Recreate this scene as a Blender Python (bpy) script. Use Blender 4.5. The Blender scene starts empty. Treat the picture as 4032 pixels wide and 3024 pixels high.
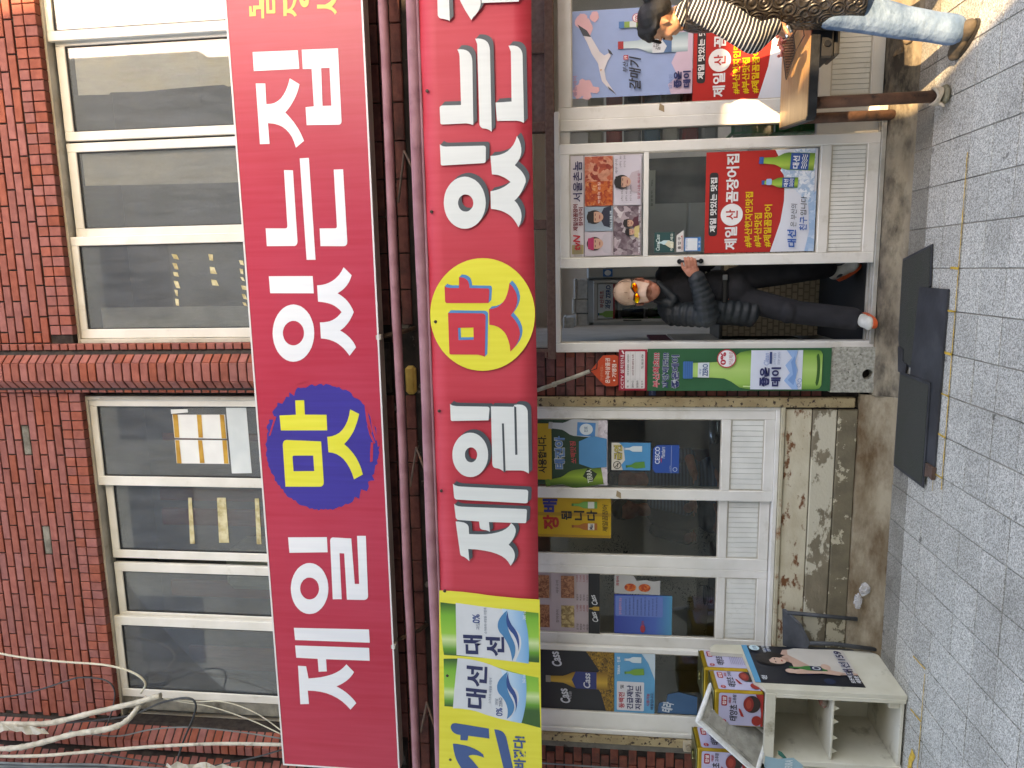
import bpy, bmesh, math, random
from mathutils import Vector, Matrix, Euler
from mathutils.geometry import tessellate_polygon
random.seed(7)
SC = bpy.context.scene
COL = SC.collection

# ---------------------------------------------------------------- camera
# the photograph is stored on its side: world up points to the left edge of the picture
YAW, PITCH = math.radians(9.1), math.radians(6.775)
fw = Vector((-math.sin(YAW) * math.cos(PITCH), math.cos(YAW) * math.cos(PITCH), math.sin(PITCH)))
rt = Vector((math.cos(YAW), math.sin(YAW), 0.0))
dn = fw.cross(rt)
camd = bpy.data.cameras.new('camera')
camd.sensor_width = 36.0
camd.lens = 36.0 * 2800 / 4032
camd.clip_start, camd.clip_end = 0.05, 400
cam = bpy.data.objects.new('camera', camd)
COL.objects.link(cam)
M = Matrix((dn, rt, -fw)).transposed().to_4x4()
CAMPOS = Vector((0, -4.8, 1.87))
M.translation = CAMPOS
cam.matrix_world = M
SC.camera = cam

# ---------------------------------------------------------------- sky, sun, exposure
SUN_TRAVEL = Vector((-0.28, 1.0, -0.62)).normalized()
to_sun = -SUN_TRAVEL
SUN_EL = math.asin(to_sun.z)
SUN_AZ = math.atan2(to_sun.x, to_sun.y)
world = bpy.data.worlds.new('World')
SC.world = world
world.use_nodes = True
wn = world.node_tree
wn.nodes.clear()
sky = wn.nodes.new('ShaderNodeTexSky')
sky.sky_type = 'NISHITA'
sky.sun_disc = False
sky.sun_elevation = SUN_EL
sky.sun_rotation = SUN_AZ
sky.air_density, sky.dust_density, sky.ozone_density = 1.0, 0.7, 1.0
bg = wn.nodes.new('ShaderNodeBackground')
bg.inputs['Strength'].default_value = 0.15
wo = wn.nodes.new('ShaderNodeOutputWorld')
wn.links.new(sky.outputs[0], bg.inputs[0])
wn.links.new(bg.outputs[0], wo.inputs[0])
sund = bpy.data.lights.new('sun', 'SUN')
sund.energy = 2.0
sund.angle = math.radians(0.53)
sund.color = (1.0, 0.83, 0.58)
sun = bpy.data.objects.new('sun', sund)
COL.objects.link(sun)
sun.rotation_euler = SUN_TRAVEL.to_track_quat('-Z', 'Y').to_euler()
sun.location = (2, -8, 14)
vs = SC.view_settings
vs.view_transform = 'Standard'
vs.look = 'None'
vs.gamma = 1.0
vs.exposure = 2.85
vs.use_curve_mapping = False
vs.use_white_balance = True
vs.white_balance_temperature = 9200
vs.white_balance_tint = 16
SC.cycles.max_bounces = 8
SC.cycles.transparent_max_bounces = 16
SC.cycles.sample_clamp_indirect = 4.0
SC.cycles.caustics_reflective = False
SC.cycles.caustics_refractive = False
SC.cycles.use_denoising = True

# ---------------------------------------------------------------- materials
def hexlin(h):
    if not isinstance(h, str):
        return tuple(h)
    h = h.lstrip('#')
    o = []
    for i in (0, 2, 4):
        c = int(h[i:i + 2], 16) / 255
        o.append(c / 12.92 if c <= 0.04045 else ((c + 0.055) / 1.055) ** 2.4)
    return tuple(o)

MATS = {}
def nodes_of(m):
    m.use_nodes = True
    nt = m.node_tree
    return nt, nt.nodes['Principled BSDF']

def flat(h, rough=0.45, metal=0.0):
    """one plain printed or painted colour with a faint unevenness"""
    key = ('flat', h, rough, metal)
    if key in MATS:
        return MATS[key]
    c = hexlin(h)
    m = bpy.data.materials.new('print_' + str(h).strip('#'))
    nt, b = nodes_of(m)
    n = nt.nodes.new('ShaderNodeTexNoise')
    n.inputs['Scale'].default_value = 9
    n.inputs['Detail'].default_value = 5
    geo = nt.nodes.new('ShaderNodeNewGeometry')
    nt.links.new(geo.outputs['Position'], n.inputs['Vector'])
    mx = nt.nodes.new('ShaderNodeMix'); mx.data_type = 'RGBA'
    mx.inputs[6].default_value = (*[x * 0.86 for x in c], 1)
    mx.inputs[7].default_value = (*[min(1, x * 1.06 + 0.004) for x in c], 1)
    nt.links.new(n.outputs['Fac'], mx.inputs[0])
    nt.links.new(mx.outputs[2], b.inputs['Base Color'])
    b.inputs['Roughness'].default_value = rough
    b.inputs['Metallic'].default_value = metal
    MATS[key] = m
    return m

def noisy(name, c1, c2, scale=8.0, detail=6.0, rough=0.6, bump=0.0, bscale=None, lo=0.35, hi=0.65, c3=None, s3=3.0, lo3=0.55, hi3=0.62,
          metal=0.0, rand=0.0, stretch=(1, 1, 1), obj=False, spec=0.5, gain=None):
    """two colours blended by noise, an optional third colour in patches, optional bump and per-object variation"""
    if name in MATS:
        return MATS[name]
    m = bpy.data.materials.new(name)
    nt, b = nodes_of(m)
    L = nt.links
    tc = nt.nodes.new('ShaderNodeTexCoord')
    geo = nt.nodes.new('ShaderNodeNewGeometry')
    mp = nt.nodes.new('ShaderNodeMapping')
    mp.inputs['Scale'].default_value = stretch
    L.new(tc.outputs['Object'] if obj else geo.outputs['Position'], mp.inputs['Vector'])
    vec = mp.outputs[0]
    n = nt.nodes.new('ShaderNodeTexNoise')
    n.inputs['Scale'].default_value = scale; n.inputs['Detail'].default_value = detail
    L.new(vec, n.inputs['Vector'])
    rp = nt.nodes.new('ShaderNodeMapRange')
    rp.inputs[1].default_value = lo; rp.inputs[2].default_value = hi
    L.new(n.outputs['Fac'], rp.inputs[0])
    mx = nt.nodes.new('ShaderNodeMix'); mx.data_type = 'RGBA'
    mx.inputs[6].default_value = (*hexlin(c1), 1); mx.inputs[7].default_value = (*hexlin(c2), 1)
    L.new(rp.outputs[0], mx.inputs[0])
    out = mx.outputs[2]
    if c3 is not None:
        n3 = nt.nodes.new('ShaderNodeTexNoise')
        n3.inputs['Scale'].default_value = s3; n3.inputs['Detail'].default_value = 9; n3.inputs['Roughness'].default_value = 0.65
        off = nt.nodes.new('ShaderNodeVectorMath'); off.operation = 'ADD'; off.inputs[1].default_value = (7.3, 2.1, 4.9)
        L.new(vec, off.inputs[0]); L.new(off.outputs[0], n3.inputs['Vector'])
        r3 = nt.nodes.new('ShaderNodeMapRange'); r3.inputs[1].default_value = lo3; r3.inputs[2].default_value = hi3
        L.new(n3.outputs['Fac'], r3.inputs[0])
        m3 = nt.nodes.new('ShaderNodeMix'); m3.data_type = 'RGBA'
        L.new(r3.outputs[0], m3.inputs[0]); L.new(out, m3.inputs[6]); m3.inputs[7].default_value = (*hexlin(c3), 1)
        out = m3.outputs[2]
    if rand:
        oi = nt.nodes.new('ShaderNodeObjectInfo')
        hs = nt.nodes.new('ShaderNodeHueSaturation')
        r = nt.nodes.new('ShaderNodeMapRange'); r.inputs[3].default_value = 1 - rand; r.inputs[4].default_value = 1 + rand
        L.new(oi.outputs['Random'], r.inputs[0]); L.new(r.outputs[0], hs.inputs['Value'])
        mul = nt.nodes.new('ShaderNodeMath'); mul.operation = 'MULTIPLY'; mul.inputs[1].default_value = 7.77
        fr = nt.nodes.new('ShaderNodeMath'); fr.operation = 'FRACT'
        L.new(oi.outputs['Random'], mul.inputs[0]); L.new(mul.outputs[0], fr.inputs[0])
        r2 = nt.nodes.new('ShaderNodeMapRange'); r2.inputs[3].default_value = 1 - rand * 1.2; r2.inputs[4].default_value = 1 + rand * 0.6
        L.new(fr.outputs[0], r2.inputs[0]); L.new(r2.outputs[0], hs.inputs['Saturation'])
        r4 = nt.nodes.new('ShaderNodeMapRange'); r4.inputs[3].default_value = 0.5 - rand * 0.04; r4.inputs[4].default_value = 0.5 + rand * 0.05
        L.new(fr.outputs[0], r4.inputs[0]); L.new(r4.outputs[0], hs.inputs['Hue'])
        L.new(out, hs.inputs['Color']); out = hs.outputs[0]
    L.new(out, b.inputs['Base Color'])
    b.inputs['Roughness'].default_value = rough
    b.inputs['Metallic'].default_value = metal
    b.inputs['Specular IOR Level'].default_value = spec
    if bump:
        nb = nt.nodes.new('ShaderNodeTexNoise')
        nb.inputs['Scale'].default_value = bscale or scale * 4; nb.inputs['Detail'].default_value = 6
        L.new(vec, nb.inputs['Vector'])
        bp = nt.nodes.new('ShaderNodeBump'); bp.inputs['Strength'].default_value = bump; bp.inputs['Distance'].default_value = 0.01
        L.new(nb.outputs['Fac'], bp.inputs['Height']); L.new(bp.outputs[0], b.inputs['Normal'])
    MATS[name] = m
    return m

def glass(name, tint=(0.9, 0.95, 0.95), refl=0.06, dirt=0.0, dirt_haze_col=(0.5, 0.5, 0.48), dscale=3.0):
    """thin sheet glass: clear, mirrored by Fresnel, with an optional film of dust and painted haze"""
    if name in MATS:
        return MATS[name]
    m = bpy.data.materials.new(name); m.use_nodes = True
    nt = m.node_tree; nt.nodes.clear(); L = nt.links
    out = nt.nodes.new('ShaderNodeOutputMaterial')
    tr = nt.nodes.new('ShaderNodeBsdfTransparent'); tr.inputs[0].default_value = (*tint, 1)
    gl = nt.nodes.new('ShaderNodeBsdfGlossy'); gl.inputs['Roughness'].default_value = 0.02
    fr = nt.nodes.new('ShaderNodeFresnel'); fr.inputs[0].default_value = 1.5
    ad = nt.nodes.new('ShaderNodeMath'); ad.operation = 'ADD'; ad.inputs[1].default_value = refl; ad.use_clamp = True
    L.new(fr.outputs[0], ad.inputs[0])
    mx = nt.nodes.new('ShaderNodeMixShader')
    L.new(ad.outputs[0], mx.inputs[0]); L.new(tr.outputs[0], mx.inputs[1]); L.new(gl.outputs[0], mx.inputs[2])
    res = mx.outputs[0]
    if dirt:
        df = nt.nodes.new('ShaderNodeBsdfDiffuse'); df.inputs[0].default_value = (*dirt_haze_col, 1)
        geo = nt.nodes.new('ShaderNodeNewGeometry')
        mp = nt.nodes.new('ShaderNodeMapping'); mp.inputs['Scale'].default_value = (3, 1, 0.6)
        L.new(geo.outputs['Position'], mp.inputs[0])
        n = nt.nodes.new('ShaderNodeTexNoise'); n.inputs['Scale'].default_value = dscale; n.inputs['Detail'].default_value = 10; n.inputs['Roughness'].default_value = 0.7
        L.new(mp.outputs[0], n.inputs['Vector'])
        r = nt.nodes.new('ShaderNodeMapRange'); r.inputs[1].default_value = 0.3; r.inputs[2].default_value = 0.75
        r.inputs[3].default_value = dirt * 0.55; r.inputs[4].default_value = dirt * 1.5
        L.new(n.outputs['Fac'], r.inputs[0])
        m2 = nt.nodes.new('ShaderNodeMixShader')
        L.new(r.outputs[0], m2.inputs[0]); L.new(res, m2.inputs[1]); L.new(df.outputs[0], m2.inputs[2])
        res = m2.outputs[0]
    L.new(res, out.inputs[0])
    MATS[name] = m
    return m

# ---------------------------------------------------------------- mesh builder
ORG = {}
class MB:
    def __init__(self):
        self.v, self.f, self.m, self.s = [], [], [], []
    def face(self, pts, mi=0, smooth=False):
        i = len(self.v); self.v += [tuple(p) for p in pts]; self.f.append(tuple(range(i, i + len(pts)))); self.m.append(mi); self.s.append(smooth); return self
    def mesh(self, verts, faces, mi=0, smooth=False):
        i = len(self.v); self.v += [tuple(p) for p in verts]
        for f in faces:
            self.f.append(tuple(i + k for k in f)); self.m.append(mi); self.s.append(smooth)
        return self
    def box(self, x0, y0, z0, x1, y1, z1, mi=0):
        if x0 > x1: x0, x1 = x1, x0
        if y0 > y1: y0, y1 = y1, y0
        if z0 > z1: z0, z1 = z1, z0
        v = [(x0, y0, z0), (x1, y0, z0), (x1, y1, z0), (x0, y1, z0), (x0, y0, z1), (x1, y0, z1), (x1, y1, z1), (x0, y1, z1)]
        self.mesh(v, [(0, 3, 2, 1), (4, 5, 6, 7), (0, 1, 5, 4), (1, 2, 6, 5), (2, 3, 7, 6), (3, 0, 4, 7)], mi)
        return self
    def bbox(self, x0, y0, z0, x1, y1, z1, b=0.003, mi=0):
        """box with chamfered edges"""
        if x0 > x1: x0, x1 = x1, x0
        if y0 > y1: y0, y1 = y1, y0
        if z0 > z1: z0, z1 = z1, z0
        b = min(b, (x1 - x0) / 2.5, (y1 - y0) / 2.5, (z1 - z0) / 2.5)
        bm = bmesh.new()
        bmesh.ops.create_cube(bm, size=1.0)
        for v in bm.verts:
            v.co = Vector(((x0 + x1) / 2 + v.co.x * (x1 - x0), (y0 + y1) / 2 + v.co.y * (y1 - y0), (z0 + z1) / 2 + v.co.z * (z1 - z0)))
        bmesh.ops.bevel(bm, geom=bm.edges[:], offset=b, segments=1, affect='EDGES')
        bm.verts.index_update()
        self.mesh([v.co for v in bm.verts], [[v.index for v in f.verts] for f in bm.faces], mi)
        bm.free(); return self
    def obox(self, c, ax, ay, az, mi=0):
        """oriented box from a centre and three half-axis vectors"""
        c, ax, ay, az = Vector(c), Vector(ax), Vector(ay), Vector(az)
        v = [c + sx * ax + sy * ay + sz * az for sz in (-1, 1) for sx, sy in ((-1, -1), (1, -1), (1, 1), (-1, 1))]
        self.mesh(v, [(0, 3, 2, 1), (4, 5, 6, 7), (0, 1, 5, 4), (1, 2, 6, 5), (2, 3, 7, 6), (3, 0, 4, 7)], mi); return self
    def prism(self, pts, vec, mi=0, holes=()):
        """flat outline (3-D points) pushed along vec"""
        vec = Vector(vec)
        loops = [[Vector(p) for p in pts]] + [[Vector(p) for p in h] for h in holes]
        allp = [p for l in loops for p in l]
        tris = tessellate_polygon(loops)
        n = len(allp)
        base = len(self.v)
        self.v += [tuple(p) for p in allp] + [tuple(p + vec) for p in allp]
        for t in tris:
            self.f.append(tuple(base + i for i in t)); self.m.append(mi); self.s.append(False)
            self.f.append(tuple(base + n + i for i in reversed(t))); self.m.append(mi); self.s.append(False)
        k = 0
        for l in loops:
            for i in range(len(l)):
                a, b2 = k + i, k + (i + 1) % len(l)
                self.f.append((base + a, base + b2, base + n + b2, base + n + a)); self.m.append(mi); self.s.append(False)
            k += len(l)
        return self
    def poly(self, pts, mi=0, holes=()):
        loops = [[Vector(p) for p in pts]] + [[Vector(p) for p in h] for h in holes]
        allp = [p for l in loops for p in l]
        self.mesh(allp, tessellate_polygon(loops), mi); return self
    def tube(self, path, r, n=10, mi=0, cap=True, smooth=True):
        path = [Vector(p) for p in path]
        rs = r if isinstance(r, (list, tuple)) else [r] * len(path)
        base = len(self.v)
        up = None
        for i, p in enumerate(path):
            d = (path[min(i + 1, len(path) - 1)] - path[max(i - 1, 0)]).normalized()
            if up is None:
                up = d.cross(Vector((0.3, 0.2, 1))).normalized()
                if up.length < 0.1: up = Vector((1, 0, 0))
            u = (up - d * up.dot(d)).normalized(); w = d.cross(u); up = u
            for k in range(n):
                a = 2 * math.pi * k / n
                self.v.append(tuple(p + rs[i] * (math.cos(a) * u + math.sin(a) * w)))
        for i in range(len(path) - 1):
            for k in range(n):
                k2 = (k + 1) % n
                self.f.append((base + i * n + k, base + i * n + k2, base + (i + 1) * n + k2, base + (i + 1) * n + k)); self.m.append(mi); self.s.append(smooth)
        if cap:
            self.f.append(tuple(base + k for k in reversed(range(n)))); self.m.append(mi); self.s.append(False)
            e = base + (len(path) - 1) * n
            self.f.append(tuple(e + k for k in range(n))); self.m.append(mi); self.s.append(False)
        return self
    def ellipsoid(self, c, r, rot=None, nu=16, nv=10, mi=0):
        c = Vector(c); R = rot.to_matrix() if isinstance(rot, Euler) else (rot or Matrix.Identity(3))
        if isinstance(r, (int, float)): r = (r, r, r)
        base = len(self.v)
        self.v.append(tuple(c + R @ Vector((0, 0, r[2]))))
        for j in range(1, nv):
            t = math.pi * j / nv
            for i in range(nu):
                a = 2 * math.pi * i / nu
                self.v.append(tuple(c + R @ Vector((r[0] * math.sin(t) * math.cos(a), r[1] * math.sin(t) * math.sin(a), r[2] * math.cos(t)))))
        self.v.append(tuple(c + R @ Vector((0, 0, -r[2]))))
        last = len(self.v) - 1
        def add(f):
            self.f.append(f); self.m.append(mi); self.s.append(True)
        for i in range(nu):
            add((base, base + 1 + i, base + 1 + (i + 1) % nu))
            e = base + 1 + (nv - 2) * nu
            add((last, e + (i + 1) % nu, e + i))
        for j in range(nv - 2):
            for i in range(nu):
                a = base + 1 + j * nu + i; b2 = base + 1 + j * nu + (i + 1) % nu
                add((a, a + nu, b2 + nu, b2))
        return self
    def capsule(self, p0, p1, r0, r1=None, n=14, mi=0):
        p0, p1 = Vector(p0), Vector(p1); r1 = r0 if r1 is None else r1
        d = (p1 - p0).normalized()
        path, rs = [], []
        for k in range(1, 5):
            a = math.pi / 2 * k / 4.0
            path.append(p0 - d * r0 * math.cos(a)); rs.append(max(1e-4, r0 * math.sin(a)))
        for k in range(3, -1, -1):
            a = math.pi / 2 * k / 4.0
            path.append(p1 + d * r1 * math.cos(a)); rs.append(max(1e-4, r1 * math.sin(a)))
        # last entries go from the shoulder of the cap to its tip
        tip = path[4:]; trs = rs[4:]
        path = path[:4] + [p1] + tip; rs = rs[:4] + [r1] + trs
        path = path[:-1] + [p1 + d * r1]; rs = rs[:-1] + [1e-4]
        return self.tube(path, rs, n, mi)
    def lathe(self, prof, c, n=24, mi=0, axis='z'):
        """prof: (radius, height) pairs round a vertical axis through c"""
        base = len(self.v); c = Vector(c)
        for r, h in prof:
            for k in range(n):
                a = 2 * math.pi * k / n
                if axis == 'z': self.v.append(tuple(c + Vector((r * math.cos(a), r * math.sin(a), h))))
                elif axis == 'y': self.v.append(tuple(c + Vector((r * math.cos(a), h, r * math.sin(a)))))
                else: self.v.append(tuple(c + Vector((h, r * math.cos(a), r * math.sin(a)))))
        for i in range(len(prof) - 1):
            for k in range(n):
                k2 = (k + 1) % n
                self.f.append((base + i * n + k, base + i * n + k2, base + (i + 1) * n + k2, base + (i + 1) * n + k)); self.m.append(mi); self.s.append(True)
        for row, rev in ((0, True), (len(prof) - 1, False)):
            f = [base + row * n + k for k in range(n)]
            self.f.append(tuple(reversed(f)) if rev else tuple(f)); self.m.append(mi); self.s.append(False)
        return self
    def data(self, name, mats, org=(0, 0, 0)):
        me = bpy.data.meshes.new(name)
        o = Vector(org)
        me.from_pydata([tuple(Vector(p) - o) for p in self.v], [], self.f)
        for m in (mats if isinstance(mats, (list, tuple)) else [mats]):
            me.materials.append(m)
        me.polygons.foreach_set('material_index', self.m)
        me.polygons.foreach_set('use_smooth', self.s)
        me.update()
        return me
    def build(self, name, mats, parent=None, base=None):
        org = ORG.get(parent.name, Vector()) if parent else Vector(base or (0, 0, 0))
        o = bpy.data.objects.new(name, self.data(name, mats, org))
        COL.objects.link(o)
        if parent: o.parent = parent
        else: o.location = org
        ORG[o.name] = org
        return o

def thing(name, label, cat, base=(0, 0, 0), group=None):
    o = bpy.data.objects.new(name, None)
    o.empty_display_size = 0.1
    COL.objects.link(o); o.location = base
    ORG[o.name] = Vector(base)
    return tag(o, label, cat, group)
def tag(o, label=None, cat=None, group=None, kind=None):
    if label: o['label'] = label
    if cat: o['category'] = cat
    if group: o['group'] = group
    if kind: o['kind'] = kind
    return o
def struct(o):
    o['kind'] = 'structure'; return o

def to_px(p):
    q = Vector(p) - CAMPOS
    z = q.dot(fw)
    return (2016 + 2800 * q.dot(dn) / z, 1512 - 2800 * q.dot(rt) / z) if z > 0.1 else (-9e9, -9e9)
def in_view(p, m=90):
    x, y = to_px(p)
    return -m < x < 4032 + m and -m < y < 3024 + m

# ---------------------------------------------------------------- text
TXT = bpy.data.curves.new('lettering_source', 'FONT'); TXT.resolution_u = 4; TXT.fill_mode = 'FRONT'
TXT_OB = bpy.data.objects.new('lettering_source', TXT)      # never linked to the scene: only its outlines are read
TXT_CACHE = {}
def text_mesh(body, bold=0.0, shear=0.0):
    key = (body, bold, shear)
    if key not in TXT_CACHE:
        TXT.body, TXT.offset, TXT.shear = body, bold, shear
        me = TXT_OB.to_mesh()
        TXT_CACHE[key] = ([(p.co.x, p.co.y) for p in me.vertices], [tuple(p.vertices) for p in me.polygons])
        TXT_OB.to_mesh_clear()
    return TXT_CACHE[key]

class Sheet:
    """a printed sheet: base slab plus flat print in thin layers; u to the right, v up, n towards the viewer"""
    STEP = 0.0005
    def __init__(self, O, U=(1, 0, 0), V=(0, 0, 1), N=(0, -1, 0)):
        self.O, self.U, self.V, self.N = Vector(O), Vector(U), Vector(V), Vector(N)
        self.mb = MB(); self.mats = []; self.k = 0
    def mi(self, c):
        m = c if isinstance(c, bpy.types.Material) else flat(c)
        if m not in self.mats: self.mats.append(m)
        return self.mats.index(m)
    def P(self, u, v, d=None):
        return self.O + self.U * u + self.V * v + self.N * (self.k * self.STEP if d is None else d)
    def slab(self, pts, c, t=0.003):
        self.mb.prism([self.P(u, v, 0) for u, v in pts], -self.N * t, self.mi(c)); self.k = 1
        return self
    def slabr(self, u0, v0, u1, v1, c, t=0.003):
        return self.slab([(u0, v0), (u1, v0), (u1, v1), (u0, v1)], c, t)
    def poly(self, pts, c, holes=()):
        self.k += 1
        self.mb.poly([self.P(u, v) for u, v in pts], self.mi(c), [[self.P(u, v) for u, v in h] for h in holes]); return self
    def rect(self, u0, v0, u1, v1, c):
        self.k += 1
        self.mb.face([self.P(u0, v0), self.P(u1, v0), self.P(u1, v1), self.P(u0, v1)], self.mi(c)); return self
    def rrect(self, u0, v0, u1, v1, r, c):
        pts = []
        for cx, cy, a0 in ((u1 - r, v1 - r, 0), (u0 + r, v1 - r, 90), (u0 + r, v0 + r, 180), (u1 - r, v0 + r, 270)):
            for k in range(5):
                a = math.radians(a0 + 22.5 * k); pts.append((cx + r * math.cos(a), cy + r * math.sin(a)))
        return self.poly(pts, c)
    def ell(self, cu, cv, ru, rv, c, n=28, hole=None):
        f = lambda a, b: [(cu + a * math.cos(2 * math.pi * i / n), cv + b * math.sin(2 * math.pi * i / n)) for i in range(n)]
        return self.poly(f(ru, rv), c, [f(*hole)] if hole else ())
    def text(self, body, u0, v0, u1, v1, c, bold=0.02, shear=0.0, rot=0.0):
        """lettering fitted to a box"""
        v, f = text_mesh(body, bold, shear)
        if not v: return self
        self.k += 1
        xs, ys = [p[0] for p in v], [p[1] for p in v]
        sx = (u1 - u0) / max(1e-6, max(xs) - min(xs)); sy = (v1 - v0) / max(1e-6, max(ys) - min(ys))
        mx_, my_ = min(xs), min(ys)
        cu, cv = (u0 + u1) / 2, (v0 + v1) / 2
        cr, sr = math.cos(rot), math.sin(rot)
        pts = []
        for p in v:
            a, b = u0 + (p[0] - mx_) * sx - cu, v0 + (p[1] - my_) * sy - cv
            pts.append(self.P(cu + a * cr - b * sr, cv + a * sr + b * cr))
        self.mb.mesh(pts, f, self.mi(c)); return self
    def outlined(self, body, u0, v0, u1, v1, c, oc, bold=0.02, out=0.035, rot=0.0, shear=0.0):
        self.text(body, u0 - out * (v1 - v0) * .5, v0 - out * (v1 - v0) * .5, u1 + out * (v1 - v0) * .5, v1 + out * (v1 - v0) * .5, oc, bold + out, shear, rot)
        return self.text(body, u0, v0, u1, v1, c, bold, shear, rot)
    def bottle(self, cu, v0, w, h, body, cap, rot=0.0, neck=None):
        half = [(0.0, 0.5), (0.48, 0.5), (0.56, 0.44), (0.66, 0.27), (0.72, 0.2), (0.93, 0.17)]
        cr, sr = math.cos(rot), math.sin(rot)
        def tr(pts): return [(cu + a * cr - b * sr, v0 + a * sr + b * cr) for a, b in pts]
        self.poly(tr([(-x * w, y * h) for y, x in half] + [(x * w, y * h) for y, x in reversed(half)]), body)
        self.poly(tr([(-.2 * w, .92 * h), (.2 * w, .92 * h), (.2 * w, h), (-.2 * w, h)]), cap)
        if neck: self.poly(tr([(-.19 * w, .74 * h), (.19 * w, .74 * h), (.175 * w, .84 * h), (-.175 * w, .84 * h)]), neck)
        return tr
    def build(self, name, label=None, cat=None, parent=None, group=None):
        vs_ = self.mb.v
        base = (sum(p[0] for p in vs_) / len(vs_), sum(p[1] for p in vs_) / len(vs_), min(p[2] for p in vs_))
        o = self.mb.build(name, self.mats, parent, base=None if parent else base)
        return tag(o, label, cat, group)
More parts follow.
